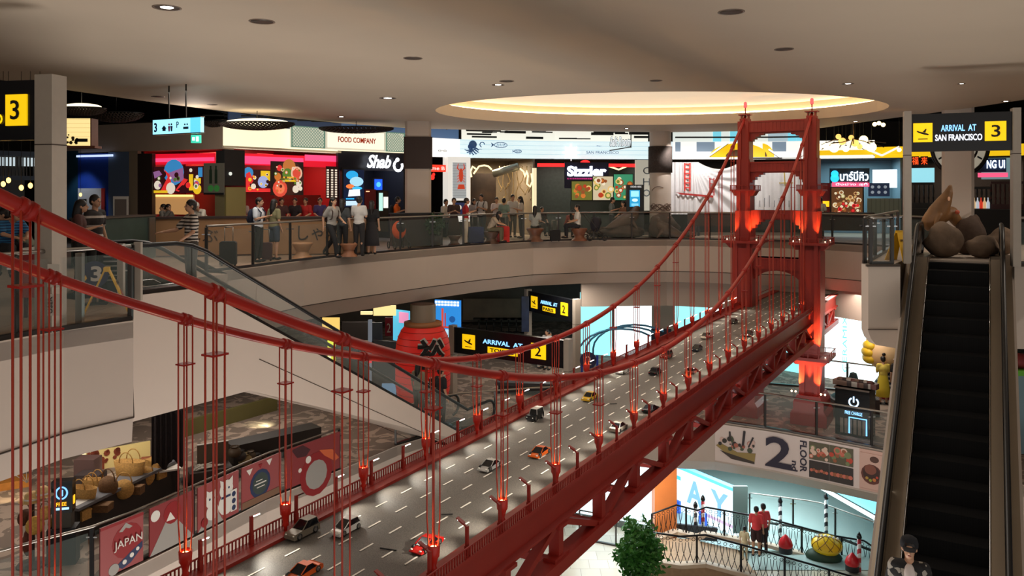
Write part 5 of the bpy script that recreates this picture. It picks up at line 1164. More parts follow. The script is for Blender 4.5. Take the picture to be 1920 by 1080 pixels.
def person_meshes(pose):
    if pose in PM: return PM[pose]
    J = pose_joints(pose); b = MB(SKIN[0]); up = (J['che']-J['wai']).normalized()
    b.sphere(J['pel'], (.155, .105, .12)); b.sphere(J['wai'], (.13, .095, .14)); b.sphere(J['che'], (.16, .11, .17)); limb(b, [J['wai'], J['che']], [.10, .105])
    limb(b, [J['shl'], J['shr']], [.055, .055]); limb(b, [J['che']+up*.1, J['nek'], J['hea']-V3(0, -.01, .05)], [.07, .052, .05])
    h = J['hea']; b.sphere(h+V3(0, .01, .02), (.077, .095, .10)); b.sphere(h+V3(0, -.03, -.045), (.055, .058, .062)); b.sphere(h+V3(0, -.095, -.012), (.013, .02, .022), 8, 6)
    for s in (-1, 1): b.sphere(h+V3(s*.078, .01, -.005), (.012, .02, .03), 8, 6)
    for s, q in ((-1, 'l'), (1, 'r')):
        limb(b, [J['sh'+q], J['el'+q]], [.05, .038]); limb(b, [J['el'+q], J['wr'+q]], [.037, .025])
        hand(b, J['wr'+q], J['wr'+q]-J['el'+q], s)
        limb(b, [J['hi'+q], J['kn'+q]], [.085, .056]); mid = J['kn'+q].lerp(J['an'+q], .3)+V3(0, .012, 0); limb(b, [J['kn'+q], mid, J['an'+q]], [.052, .055, .036])
        a = J['an'+q]; limb(b, [a, a+V3(0, -.10, -.05), a+V3(0, -.16, -.06)], [.036, .03, .022])
    out = {'body': voxel(b, .0105, 3)}
    t = MB(WHITE); t.sphere(J['pel']+V3(0, 0, .02), (.17, .125, .12)); t.sphere(J['wai'], (.155, .12, .15)); t.sphere(J['che']+V3(0, 0, -.01), (.178, .13, .17)); limb(t, [J['wai'], J['che']], [.12, .125]); limb(t, [J['shl']+V3(0, 0, .0), J['shr']], [.068, .068])
    for q in 'lr': limb(t, [J['sh'+q], J['sh'+q].lerp(J['el'+q], .72)], [.068, .066])
    out['top'] = voxel(t, .018, 3)
    t2 = MB(WHITE)
    for q in 'lr': limb(t2, [J['sh'+q], J['el'+q], J['el'+q].lerp(J['wr'+q], .88)], [.066, .052, .042])
    t2.sphere(J['che'], (.16, .118, .15)); out['sleeves'] = voxel(t2, .018, 2)
    t = MB(WHITE); t.sphere(J['pel'], (.168, .12, .115))
    for q in 'lr': limb(t, [J['hi'+q], J['kn'+q]], [.10, .072]); limb(t, [J['kn'+q], J['an'+q]], [.070, .054])
    out['trousers'] = voxel(t, .018, 2)
    t = MB(WHITE); t.sphere(J['pel'], (.17, .122, .115))
    for q in 'lr': limb(t, [J['hi'+q], J['hi'+q].lerp(J['kn'+q], .8)], [.105, .09])
    out['shorts'] = voxel(t, .018, 2)
    t = MB(WHITE); n = 20
    if pose in ('stand', 'phone', 'walk', 'reach'):
        t.lathe([(.12, 1.12), (.15, 1.0), (.18, .85), (.22, .55), (.25, .28), (.235, .28), (.20, .6)], n=n, sy=.8); out['skirt'] = t.build('sk').data
    else: out['skirt'] = out['trousers']
    t = MB(BLACK)
    for q in 'lr': a = J['an'+q]; t.sphere(a+V3(0, -.065, -.05), (.048, .13, .042), 10, 6)
    o = t.build('sh'); out['shoes'] = o.data
    t = MB(HAIRM); t.sphere(h+V3(0, .022, .038), (.090, .102, .098)); t.sphere(h+V3(0, .045, .0), (.085, .075, .08)); hs = voxel(t, .012, 2)
    # open the face: drop what lies in front of it
    out['hair'] = hs
    t = MB(HAIRM); t.sphere(h+V3(0, .022, .038), (.092, .104, .10)); limb(t, [h+V3(0, .05, 0), h+V3(0, .085, -.16), h+V3(0, .10, -.33)], [.088, .085, .05]); out['longhair'] = voxel(t, .014, 2)
    t = MB(EYEM)
    for s in (-1, 1): t.sphere(h+V3(s*.03, -.083, .005), (.011, .006, .006), 8, 5); t.bar(h+V3(s*.018, -.086, .024), h+V3(s*.044, -.08, .026), .006, .005)
    out['eyes'] = t.build('ey').data
    t = MB(LIPM); t.sphere(h+V3(0, -.087, -.05), (.021, .006, .007), 8, 5); out['mouth'] = t.build('mo').data
    for o in list(COL.objects):
        if o.data in [out.get(k) for k in ('skirt', 'shoes', 'eyes', 'mouth')]: bpy.data.objects.remove(o)
    for k, v in out.items(): v.name = k+'_'+pose
    PM[pose] = out; return out
def mpart(name, me, m, parent):
    o = bpy.data.objects.new(name, me); COL.objects.link(o); o.parent = parent
    if m:
        if not me.materials: me.materials.append(m)
        o.material_slots[0].link = 'OBJECT'; o.material_slots[0].material = m
    return o
CL = lambda c: mat('cloth_%d_%d_%d' % c, S(*c), .85)
def person(pos, rz, h, pose, top, bot, label, hair='hair', skin=0, bottom='trousers', long_=False, haircol=None, shoes=(30, 28, 28), group=None, topm=None):
    pm = person_meshes(pose); r = empty('person', tuple(pos), math.radians(rz), label, 'person', group); r.scale = (h/1.7,)*3
    mpart('body', pm['body'], SKIN[skin], r); mpart('shirt' if bottom != 'skirt' else 'blouse', pm['top'], topm or CL(top), r)
    if long_: mpart('sleeves', pm['sleeves'], topm or CL(top), r)
    mpart({'trousers': 'trousers', 'shorts': 'shorts', 'skirt': 'skirt'}[bottom], pm[bottom], CL(bot), r)
    mpart('hair', pm[hair], mat('hair_%d' % haircol[0], S(*haircol), .6) if haircol else HAIRM, r)
    mpart('eyes', pm['eyes'], EYEM, r); mpart('mouth', pm['mouth'], LIPM, r); mpart('shoes', pm['shoes'], CL(shoes), r)
    return r
def at3(px, Y, z=0): p = P(px, HY, Y); return (p.x, p.y, z)
def backpack(parent, col, long_=False):
    mb = MB(CL(col)); mb.sphere((0, .19, 1.2), (.14, .09, .2)); mb.sphere((0, .26, 1.13), (.10, .05, .11))
    o = mb.build('backpack', parent); mb = MB(CL(col))
    for s in (-1, 1): mb.tube([(s*.1, .12, 1.38), (s*.12, .0, 1.46), (s*.12, -.15, 1.3), (s*.12, -.12, 1.1), (s*.13, .1, 1.05)], .018, 5)
    mb.build('straps', o); return o
def phone_(parent):
    mb = MB(BLACKG); mb.bar((0, -.345, 1.21), (0, -.355, 1.33), .07, .012, up=(0, 1, 0)); mb.use(gl((170, 200, 230), .6)); mb.bar((0, -.337, 1.22), (0, -.347, 1.32), .06, .004, up=(0, 1, 0)); mb.build('mobile_phone', parent)
p = person(at3(484, 21.3), 80, 1.72, 'phone', (214, 222, 230), (22, 22, 24), 'person in white shirt and black trousers with navy backpack looking at a phone', hair='hair'); backpack(p, (30, 36, 56)); phone_(p)
person(at3(514, 22.0), 150, 1.66, 'stand', (128, 124, 90), (52, 66, 84), 'person in an olive top with long hair facing the tan counter', hair='longhair', bottom='shorts')
p = person(at3(622, 22.6), 60, 1.72, 'walk', (150, 146, 140), (24, 24, 26), 'long haired person in a grey shirt striding past the tan counter', hair='longhair'); backpack(p, (60, 40, 34))
person(at3(642, 23.2), 170, 1.66, 'stand', (62, 66, 68), (30, 30, 32), 'person in dark grey standing behind the striding one', hair='longhair')
person(at3(673, 23.3), 170, 1.74, 'phone', (196, 192, 186), (36, 34, 34), 'person in a pale grey shirt facing the tall menu screen')
person(at3(697, 23.9), 180, 1.6, 'stand', (22, 22, 24), (40, 38, 40), 'person all in black with long hair next to the pale grey shirt', hair='longhair', bottom='skirt')
p = person(at3(744, 29.5), 95, 1.7, 'phone', (235, 110, 30), (30, 30, 34), 'person in an orange shirt with a black bag left of the square column'); backpack(p, (24, 24, 26))
# staff and diners in the red restaurant
p = person(at3(384, 25.2), -15, 1.66, 'lean', (226, 222, 210), (60, 60, 60), 'cook with a white cap leaning over the counter under the drink poster', haircol=(232, 230, 224), long_=True)
for i, (x, Y, c, lb, ro) in enumerate([(303, 25.6, (120, 116, 110), 'diner in grey at the left end of the booth', 60), (327, 25.6, (96, 94, 90), 'diner in darker grey facing the other in the booth', -60), (454, 26.6, (190, 170, 165), 'diner half hidden by the khaki wall', 20), (528, 27, (80, 50, 50), 'diner behind the olive top person', 30), (553, 27.3, (40, 30, 34), 'diner in black at the red restaurant counter', 0), (573, 27.5, (190, 40, 40), 'diner in red at the restaurant counter', -10), (600, 27.9, (70, 60, 110), 'staff in a violet shirt by the menu banner', 20)]):
    o = person(at3(x, Y), ro, 1.62, 'sitlean' if i < 2 else 'sit', c, (50, 46, 44), lb); o.location.z = .38 if i < 2 else .45
# left part
SHS = mat('striped_shirt', S(205, 195, 185), .8, pattern=stripes(16, 2, .55), col2=S(36, 30, 30))
p = person(SN(10.5, -13.75, -.16), -50, 1.86, 'reach', (200, 190, 180), (66, 62, 58), 'person in a cream and dark striped shirt at the top of the beige escalator', topm=SHS)
p = person(at3(178, 15.2), 75, 1.8, 'stand', (70, 60, 56), (40, 38, 38), 'person in a dark striped shirt behind the left handrail', topm=mat('dark_striped_shirt', S(44, 38, 38), .8, pattern=stripes(6, 2, .75), col2=S(190, 180, 172)))
person(at3(148, 14.6), 110, 1.72, 'phone', (86, 54, 50), (40, 36, 36), 'long haired person in a dark red patterned top beside the grey post', hair='longhair')
person(at3(8, 13.4, .45), 60, 1.7, 'sitlean', (50, 110, 160), (50, 50, 54), 'seated person in a blue striped shirt at the far left', topm=mat('blue_striped_shirt', S(52, 120, 170), .8, pattern=stripes(22, 2, .6), col2=S(20, 50, 90)))
person(at3(52, 13.6, .45), -60, 1.68, 'sitlean', (130, 134, 120), (60, 56, 54), 'seated person in a grey green shirt left of the grey post')
# centre crowd
person(at3(851, 29.0), 10, 1.66, 'phone', (66, 48, 46), (60, 44, 42), 'person in a brown dress facing the railing, left end of the crowd', bottom='skirt')
person(at3(836, 30.2), 40, 1.66, 'sit', (200, 196, 190), (60, 58, 58), 'person in white seated behind the brown dress').location.z = .35
person(at3(873, 28.6), 100, 1.66, 'phone', (176, 40, 44), (206, 196, 178), 'person in a red top and cream trousers at the railing')
p = person(at3(903, 31.2), -20, 1.78, 'phone', (205, 202, 200), (60, 66, 72), 'tall person in a white shirt with black backpack straps'); backpack(p, (26, 26, 28))
person(at3(888, 32.2), 30, 1.6, 'phone', (170, 166, 170), (60, 58, 60), 'person in light grey behind the red top', hair='longhair')
person(at3(919, 28.9, .05), 80, 1.66, 'sitlean', (176, 160, 140), (96, 90, 70), 'seated person in beige with a green bag in the middle of the crowd', hair='longhair')
person(at3(931, 33.0), 0, 1.66, 'phone', (216, 206, 206), (70, 70, 80), 'person in pale pink in the back row of the crowd')
person(at3(945, 31.5), 160, 1.62, 'stand', (128, 150, 140), (70, 74, 76), 'person in a sage shirt seen from behind in the crowd')
person(at3(961, 33.0), 20, 1.76, 'stand', (214, 212, 208), (90, 86, 80), 'tall person in white under the rope lights')
person(at3(977, 32.4), -80, 1.7, 'phone', (200, 190, 178), (46, 44, 50), 'person in cream holding a phone at the right end of the crowd', hair='longhair')
person(at3(1003, 30.3, .1), 170, 1.66, 'sit', (168, 170, 164), (40, 36, 36), 'seated person in a grey shirt seen from behind on a wooden stool', hair='longhair', long_=False)
person(at3(1016, 33.4, .05), 30, 1.6, 'sit', (60, 56, 56), (50, 50, 50), 'seated person in black beside the cream post')
person(at3(1083, 30.6, .1), -85, 1.72, 'sit', (208, 206, 200), (32, 32, 38), 'person in a white shirt and dark trousers sitting sideways on a wooden stool')
person(at3(1063, 32.5, .05), 40, 1.6, 'sitlean', (140, 60, 50), (60, 50, 46), 'seated person in brick red near the food posters', hair='longhair')
person(at3(1147, 33.0), 70, 1.66, 'phone', (110, 118, 116), (46, 46, 50), 'person in grey green in front of the cream food poster')
person(at3(1169, 32.6, .3), -60, 1.62, 'sit', (120, 82, 60), (50, 40, 34), 'person in brown by the blue kiosk', hair='longhair')
person(at3(1375, 34.4, .1), 10, 1.6, 'phone', (40, 40, 44), (40, 40, 44), 'person in black behind the counter left of the bridge tower')
person(at3(1306, 34.2, -.25), 20, 1.5, 'phone', (90, 60, 50), (40, 40, 44), 'small person in brown in front of the flat cloth panel')
person(at3(1538, 32.0), 180, 1.66, 'stand', (216, 216, 216), (50, 50, 56), 'person in a white shirt seen from behind right of the bridge tower')
# right escalator rider, coming up toward the viewer side
FLR = mat('floral_shirt', S(28, 28, 30), .8, pattern=cells(16, [S(24, 24, 26), S(30, 30, 32), S(26, 28, 30), S(170, 165, 155)]), col2=S(200, 200, 200))
sr = 11.2; zr_ = LZ-.02-math.tan(math.radians(33))*(18.5-sr)
p = person(SN(sr, -.86, zr_), -25, 1.8, 'stand', (30, 30, 32), (40, 40, 44), 'person in a black floral shirt and black cap riding the dark escalator', topm=FLR, long_=True)
mb = MB(CL((22, 24, 30))); h_ = V3(0, 0, 1.62); mb.lathe([(.098, -.01), (.10, .04), (.085, .09), (.05, .115), (0, .125)], (0, .012, 1.61), 14); mb.prism([(-.075, -.08), (.075, -.08), (.06, -.185), (.0, -.205), (-.06, -.185)], 1.615, 1.63); mb.build('cap', p)
MB(CL((215, 205, 200))).sphere((0, -.065, 1.27), (.075, .085, .16)).build('undershirt', p)
# people riding the beige escalator
zl = lambda s: -math.tan(math.radians(29.8))*(s-10.2)
p = person(SN(19.0, -13.75, zl(19.0)), 135, 1.78, 'stand', (24, 24, 28), (34, 34, 38), 'person in a black sleeveless top and cap riding down the beige escalator'); mb = MB(CL((20, 20, 22))); mb.lathe([(.098, -.01), (.10, .04), (.085, .09), (.05, .115), (0, .125)], (0, .012, 1.61), 14); mb.prism([(-.075, -.08), (.075, -.08), (.06, -.185), (.0, -.205), (-.06, -.185)], 1.615, 1.63); mb.build('cap', p)
person(SN(18.4, -14.1, zl(18.4)), 150, 1.66, 'stand', (120, 112, 92), (60, 66, 60), 'long haired person in an olive top riding beside the black cap', hair='longhair')
# second floor
person(at3(1656, 27.8, L2), 170, 1.66, 'phone', (222, 200, 90), (226, 204, 60), 'person in a long yellow dress on the second floor by the doll head', bottom='skirt', hair='hair')
person(at3(1684, 27.6, L2), 160, 1.7, 'stand', (26, 24, 26), (24, 22, 24), 'person in black beside the yellow dress')
person(at3(1012, 33.5, L2), 60, 1.7, 'lean', (206, 204, 200), (190, 186, 180), 'person in white left of the pair under the PARIS sign')
person(at3(1026, 33.2, L2), -30, 1.68, 'phone', (214, 212, 208), (170, 166, 160), 'person in white right of the pair under the PARIS sign')
# first floor bridge
BZ = -10.7
person(at3(1418, 27.6, BZ), 160, 1.72, 'stand', (225, 70, 75), (60, 34, 34), 'person in coral red shirt on the small iron bridge, left of the pair', bottom='shorts')
p = person(at3(1431, 27.8, BZ), 190, 1.74, 'stand', (225, 72, 78), (50, 34, 34), 'person in coral shirt with dark strap on the small iron bridge, right of pair', hair='hair')
person(at3(1396, 27.3, BZ), 150, 1.15, 'stand', (220, 205, 165), (200, 190, 160), 'child in pale yellow on the small iron bridge')
person(at3(1893, 12.6, -4.35), -60, 1.6, 'sit', (20, 20, 24), (30, 30, 34), 'dark haired person in black just right of the dark escalator')

# ================================================================ props on the third floor
def wetfloor(loc, rz, s, label):
    Yp = mat('safety_yellow', S(232, 180, 20), .4); r = empty('wet_floor_sign', loc, rz, label, 'sign')
    for sg in (-1, 1):
        mb = MB(Yp); t = .30*sg*s; w0, w1 = .16*s, .09*s
        vs = []
        for yy in (0, .02*sg):
            vs += [(-w0, t+yy, 0), (w0, t+yy, 0), (w1, .02*sg+yy, .66*s), (-w1, .02*sg+yy, .66*s)]
        mb.add(vs, [(0, 1, 2, 3), (7, 6, 5, 4), (0, 4, 5, 1), (1, 5, 6, 2), (2, 6, 7, 3), (3, 7, 4, 0)]); o = mb.build('panel', r)
        if sg < 0:
            M = Matrix.Translation((0, -.335*s+.03, 0)) @ Matrix.Rotation(-math.atan2(.28, .66), 4, 'X')
            txt('CAUTION', .2*s, .05*s, o, pl_((60, 30, 20)), -.10*s, .48*s, -.03, M=M); txt('WET FLOOR', .24*s, .05*s, o, pl_((60, 30, 20)), -.12*s, .14*s, -.03, M=M)
            mb = MB(pl_((150, 40, 20))); mb.prism([(-.08*s, .24*s), (.08*s, .24*s), (0, .40*s)], -.03, -.02, 'xz'); q = mb.build('warning_triangle', o); q.matrix_local = M
    MB(Yp).box(-.09*s, .09*s, -.04, .04, .64*s, .70*s).build('hinge', r); return r
pw = G(184, 600, 0); wetfloor((pw.x-.05, pw.y+.35, 0), math.radians(112), 1.05, 'yellow folding wet floor sign in front of the blue round 3 sign')
pw = P(1687, 430, 16.3); wetfloor((pw.x, pw.y, LZ), math.radians(12), .88, 'yellow wet floor sign behind the glass of the right landing')
pc = P(176, 515, 13.2); r = empty('floor_number_sign', (pc.x, pc.y, 0), .35, 'round navy sign with a white 3 on a stand behind the wet floor sign', 'sign')
NV = mat('navy_disc', S(34, 40, 84), .5); R_ = 25/FPX*13.2; MB(NV).disc((0, pc.z), R_, 0, 32, 1, .03).build('disc', r)
txt('3', R_*.75, R_*1.15, r, WHITE, -R_*.2, pc.z-R_*.5, -.02, name='numeral', bold=.03); MB(DSTEEL).box(-.03, .03, .03, .06, 0, pc.z).box(-.2, .2, -.1, .15, 0, .02).build('stand', r)
MB(gl((200, 150, 60), .2)).prism([(-R_*.7, pc.z-.08), (-R_*.55, pc.z), (-R_*.45, pc.z-.06), (-R_*.6, pc.z-.1)], -.012, -.004, 'xz').build('bird_motif', r)
pc = P(218, 540, 13.6); r = empty('information_board', (pc.x, pc.y, 0), .2, 'dark directory board with pale text lines right of the round 3 sign', 'sign'); MB(BLACKG).box(-.28, .28, 0, .06, 0, .95).build('board', r)
mb = MB(pl_((150, 150, 146)))
for k in range(7): mb.box(-.2, .1+.04*(k % 3), -.006, 0, .35+k*.08, .375+k*.08)
mb.build('lettering', r)
pc = G(78, 622, 0); r = empty('fire_extinguisher', (pc.x, pc.y+.1, 0), 0, 'green fire extinguisher standing against the grey post', 'fire extinguisher')
GRN = mat('extinguisher_green', S(20, 84, 56), .35); MB(GRN).lathe([(0, 0), (.085, 0), (.09, .03), (.09, .42), (.07, .49), (.03, .52), (.03, .54), (0, .54)], n=20).build('cylinder', r)
MB(WHITE).lathe([(.0915, .25), (.0915, .4)], n=20, a0=-2.6, a1=-.6).build('label', r); MB(BLACK).box(-.02, .02, -.05, .02, .54, .58).bar((0, 0, .57), (.0, -.11, .6), .02, .012).tube([(.02, 0, .55), (.07, 0, .6), (.1, 0, .5), (.095, 0, .3)], .01, 6).build('valve_and_hose', r)
pc = P(66, 600, 11.8); r = empty('red_stand', (pc.x, pc.y, 0), 0, 'red cabinet stand behind the green fire extinguisher', 'cabinet'); MB(pl_((150, 36, 40))).box(-.2, .2, 0, .3, .3, 1.0).build('body', r); MB(WHITE).box(-.2, .2, -.01, .3, 1.0, 1.03).build('top', r)
mb = MB(pl_((60, 20, 20))); mb.box(-.18, -.14, .02, .06, 0, .3); mb.build('leg', r); mb = MB(pl_((60, 20, 20))); mb.box(.14, .18, .02, .06, 0, .3); mb.build('leg', r)
f = Fr(89, 112, 495, 592, 10.55); r = f.root('notice_sheet', 'white paper notices with vertical lettering on the grey portal post', 'notice'); MB(pl_((196, 188, 176))).box(0, f.w, 0, .004, 0, f.h*.42).box(0, f.w, 0, .004, f.h*.55, f.h).build('sheet', r)
txt('USER', f.h*.32, f.w*.35, r, BLACK, 0, 0, -.012, M=Matrix.Translation((f.w*.45, 0, f.h*.05)) @ Matrix.Rotation(-math.pi/2, 4, 'Y')); mb = MB(pl_((120, 30, 30))); mb.prism([(f.w*.35, f.h*.75), (f.w*.65, f.h*.75), (f.w*.5, f.h*.66)], -.004, 0, 'xz'); mb.build('arrow', r)
for i, (x, yb, Y, hh, wd, lb) in enumerate([(147, 615, 11.2, 1.0, .09, 'grey steel gate post right of the portal post'), (225, 585, 13.3, 1.0, .1, 'pale steel post near the escalator head'), (257, 575, 13.7, 1.0, .12, 'wide pale post at the escalator entrance')]):
    pc = P(x, 500, Y); MBo = MB(STEEL if i == 0 else POSTM); MBo.box(-wd/2, wd/2, 0, .08, 0, hh); o = MBo.build('gate_post'); o.location = (pc.x, pc.y, 0); tag(o, lb, 'post')
# stools, planters, luggage
def spool(px, Y, s, lb, col=(150, 106, 70)):
    a = at3(px, Y); r = empty('wooden_stool', a, 0, lb, 'stool'); m_ = mat('stool_wood_%d' % col[0], S(*col), .5, var=.12); MB(m_).lathe([(0, .42*s), (.26*s, .42*s), (.28*s, .38*s), (.20*s, .26*s), (.18*s, .2*s)], n=18).build('seat', r); MB(m_).lathe([(.16*s, .2*s), (.18*s, .1*s), (.25*s, .05*s), (.28*s, 0)], n=18).build('base', r)
spool(567, 22.6, 1.05, 'glossy tan wooden stool on the floor in front of the brush lettering', (176, 130, 90)); spool(654, 23.2, .9, 'low tan wooden stool right of the striding person', (150, 100, 70))
spool(1003, 30.3, 1.2, 'brown wooden spool stool under the grey shirt person', (110, 70, 50)); spool(1086, 30.7, 1.15, 'brown wooden spool stool under the person sitting sideways', (120, 74, 52))
spool(921, 28.95, 1.05, 'dark wooden stool under the seated person in beige', (84, 60, 48)); spool(852, 28.2, .8, 'small dark wooden stool at the railing left of the red top', (90, 60, 46))
def luggage(px, Y, col, lb, h=.6, w_=.4, z=0):
    a = at3(px, Y, z); r = empty('suitcase', a, .2, lb, 'suitcase'); m_ = CL(col); MB(m_).prism([(-w_/2, .04), (w_/2, .04), (w_/2, h-.04), (w_/2-.04, h), (-w_/2+.04, h), (-w_/2, h-.04)], -.12, .12, 'xz').build('shell', r)
    mb = MB(STEEL)
    for s in (-1, 1): mb.tube([(s*.1, .09, h), (s*.1, .09, h+.35)], .01, 5)
    mb.tube([(-.1, .09, h+.35), (.1, .09, h+.35)], .015, 5); mb.build('handle', r); mb = MB(BLACK)
    for s in (-1, 1): mb.sphere((s*w_*.4, 0, .03), .03, 8, 6)
    mb.build('wheels', r)
luggage(428, 20.2, (30, 30, 32), 'black suitcase behind the railing post left of the backpack person', .62); luggage(497, 21.6, (60, 30, 34), 'dark maroon suitcase between the two standing people', .5, .36)
luggage(943, 29.3, (190, 44, 40), 'red suitcase in the middle of the crowd', .62, .45); luggage(1041, 30.2, (24, 24, 26), 'black suitcase right of the grey shirt person', .45, .36); luggage(892, 28.8, (36, 46, 90), 'blue bag on the floor beside the cream trousers', .62, .55)
a = at3(748, 26.3); r = empty('stroller', a, .5, 'stroller with orange seat in front of the dark counter', 'stroller'); MB(CL((226, 90, 34))).sphere((0, 0, .62), (.24, .2, .3)).build('seat', r); MB(BLACK).sphere((.02, -.12, .72), (.17, .14, .2)).build('canopy', r)
for s in (-1, 1):
    for t in (-1, 1): MB(BLACK).tube([(s*.25, t*.3+.11*math.cos(k*.7), .12+.11*math.sin(k*.7)) for k in range(9)], .022, 5, closed=True).build('wheel', r)
mb = MB(DSTEEL)
for s in (-1, 1): mb.tube([(s*.24, -.3, .12), (s*.2, .1, .6), (s*.2, .4, 1.0)], .015, 5); mb.tube([(s*.24, .3, .12), (s*.2, 0, .5)], .015, 5)
mb.tube([(-.2, .4, 1.0), (.2, .4, 1.0)], .018, 6); mb.build('frame', r)
r2 = copy_tree(r); r2.location = at3(1116, 30.8); r2.rotation_euler.z = 1.8; r2['label'] = 'dark stroller behind the railing right of the sideways sitter'
for c in r2.children:
    if c.name.startswith('seat'): c.data = c.data.copy(); c.data.materials[0] = CL((36, 34, 44))
def leafy(loc, r0, h, n, lb, seed, pot=(60, 50, 44), col=(40, 92, 34), potm=None, ph=.4, pr=.22):
    rnd = random.Random(seed); r = empty('potted_plant', loc, 0, lb, 'plant'); MB(potm or pl_(pot)).lathe([(0, 0), (pr*.75, 0), (pr, ph), (pr*.85, ph), (pr*.8, ph-.04), (0, ph-.04)], n=16).build('pot', r)
    mb = MB(pl_((70, 50, 30))); mb.tube([(0, 0, ph-.05), (.02, 0, ph+h*.5), (0, 0, ph+h*.7)], .02, 6)
    for k in range(6): a = k*1.05; mb.tube([(0, 0, ph+h*.3), (r0*.6*math.cos(a), r0*.6*math.sin(a), ph+h*(.5+.08*k))], .01, 4)
    mb.build('stem', r); mb = MB(mat('leaf_green_%d' % col[1], S(*col), .5, var=.3, vscale=6))
    for k in range(n):
        th = rnd.uniform(0, 6.283); ph_ = math.acos(rnd.uniform(-1, 1)); q = rnd.uniform(.25, 1)**.5*(1+.22*math.sin(3*th+2*ph_)+.16*math.sin(5*ph_+th*2)+(.25 if rnd.random() < .06 else 0)); c = V3(r0*q*math.sin(ph_)*math.cos(th), r0*q*math.sin(ph_)*math.sin(th), ph+h*.55+h*.5*q*math.cos(ph_))
        d = V3(rnd.uniform(-1, 1), rnd.uniform(-1, 1), rnd.uniform(-.3, 1)).normalized(); e = d.orthogonal().normalized(); L = rnd.uniform(.05, .09)*max(1, h*.8); mb.add([c-d*L, c+e*L*.45, c+d*L, c-e*L*.45], [(0, 1, 2, 3)])
    mb.build('foliage', r); return r
leafy(at3(816, 27.2), .3, .7, 500, 'dark leafy planter at the railing right of the square column', 3, (30, 26, 26), (30, 60, 30))
# carved seal rock group on the right landing
ROCK = mat('carved_rock', S(112, 92, 74), .85, var=.3, vscale=3, bump=.8, bscale=6); ROCKD = mat('dark_rock', S(74, 56, 44), .85, var=.3, vscale=3, bump=.8, bscale=6)
def rock(loc, r3, seed, m_, name, lb, cat, top=1.0, lean=0, group=None):
    rnd = random.Random(seed); mb = MB(m_); mb.sphere((0, 0, 0), (1, 1, 1), 20, 14); v2 = []
    ph = [rnd.uniform(0, 6) for _ in range(6)]
    for x, y, z in mb.v:
        k = 1+.10*math.sin(3*x+ph[0])*math.cos(2.5*y+ph[1])+.07*math.sin(5*z+ph[2]+2*x)+.05*math.sin(7*x+ph[3])*math.sin(6*z+ph[4])
        zz = (z+1)/2; taper = 1-(.45 if top < 1 else .18)*zz**2
        v2.append((x*k*r3[0]*taper+lean*zz*r3[0], y*k*r3[1]*taper, zz*2*r3[2]*(k*.5+.5)))
    mb.v = v2; o = mb.build(name); o.location = loc; return tag(o, lb, cat, group)
def onl(px, Y): p = P(px, HY, Y); return (p.x, p.y, LZ-.01)
rock(onl(1768, 17.2), (.42, .38, .38), 1, ROCK, 'rock', 'big rounded brown rock in front, directly behind the escalator head', 'rock')
rock(onl(1812, 18.0), (.38, .35, .47), 2, ROCKD, 'rock', 'dark sloping rock behind the round ones at the escalator head', 'rock', .5, .35)
rock(onl(1842, 17.0), (.32, .3, .25), 3, ROCK, 'rock', 'low olive brown rock right of the big round rock', 'rock')
rock(onl(1877, 17.8), (.32, .3, .30), 4, ROCK, 'rock', 'tan rock at the right end behind the handrail', 'rock')
# the pointed sea lion figure on top
p0 = P(1772, 396, 18.0); mb = MB(mat('sea_lion_brown', S(132, 92, 52), .5, var=.25, vscale=3))
limb(mb, [V3(-.25, .1, -.25), V3(-.12, .05, .0), V3(-.02, .0, .22), V3(.06, -.02, .40), V3(.10, -.03, .56)], [.22, .21, .16, .10, .045], 12)
limb(mb, [V3(-.05, .1, -.1), V3(.2, .12, -.05), V3(.36, .15, -.25)], [.2, .16, .12], 12); limb(mb, [V3(-.2, -.12, -.1), V3(-.34, -.2, -.3)], [.07, .03], 8)
me = voxel(mb, .025, 3); r = empty('sea_lion_figure', tuple(p0), 0, 'brown sea lion figure with its nose pointing up on the landing rocks', 'statue'); mpart('body', me, None, r); me.materials.append(mb.mats[0]) if not me.materials else None
mb = MB(gl((230, 170, 130), .2)); mb.sphere((.0, -.16, .28), (.03, .02, .05), 8, 6); mb.build('pale_spot', r); mb = MB(pl_((200, 90, 60))); mb.sphere((.22, -.1, -.02), .05, 10, 6); mb.build('red_nose_ball', r)
# sea lion group on the far side
def sealion(px, Y, z, rz, s, lb):
    p = P(px, HY, Y); mb = MB(mat('sea_lion_dark', S(86, 64, 48), .45, var=.2, vscale=3)); limb(mb, [V3(-.9, 0, .08), V3(-.5, 0, .2), V3(0, 0, .38), V3(.3, 0, .6), V3(.42, 0, .85), V3(.58, 0, .95)], [.05, .2, .32, .24, .14, .06], 12)
    for q in (-1, 1): limb(mb, [V3(.15, q*.25, .3), V3(.3, q*.42, .05)], [.1, .04], 8)
    limb(mb, [V3(-.85, 0, .08), V3(-1.1, .15, .1)], [.06, .03], 8); limb(mb, [V3(-.85, 0, .08), V3(-1.1, -.15, .1)], [.06, .03], 8)
    me = voxel(mb, .035, 3); me.materials.append(mb.mats[0]) if not me.materials else None
    o = bpy.data.objects.new('sea_lion_statue', me); COL.objects.link(o); o.location = (p.x, p.y, z); o.rotation_euler = (0, 0, rz); o.scale = (s, s, s); tag(o, lb, 'statue'); return o
sealion(1175, 32.2, .35, .3, 1.0, 'brown sea lion statue rearing in front of the food posters'); sealion(1250, 31.9, .0, 2.6, .9, 'dark sea lion statue on the rock beside the round column')
rock(at3(1168, 32.3), (1.0, .6, .28), 7, ROCKD, 'rock', 'flat dark rock under the sea lion near the kiosk', 'rock'); rock(at3(1243, 32.3), (.75, .5, .55), 8, ROCKD, 'rock', 'tall dark boulder at the foot of the round column', 'rock', .5)
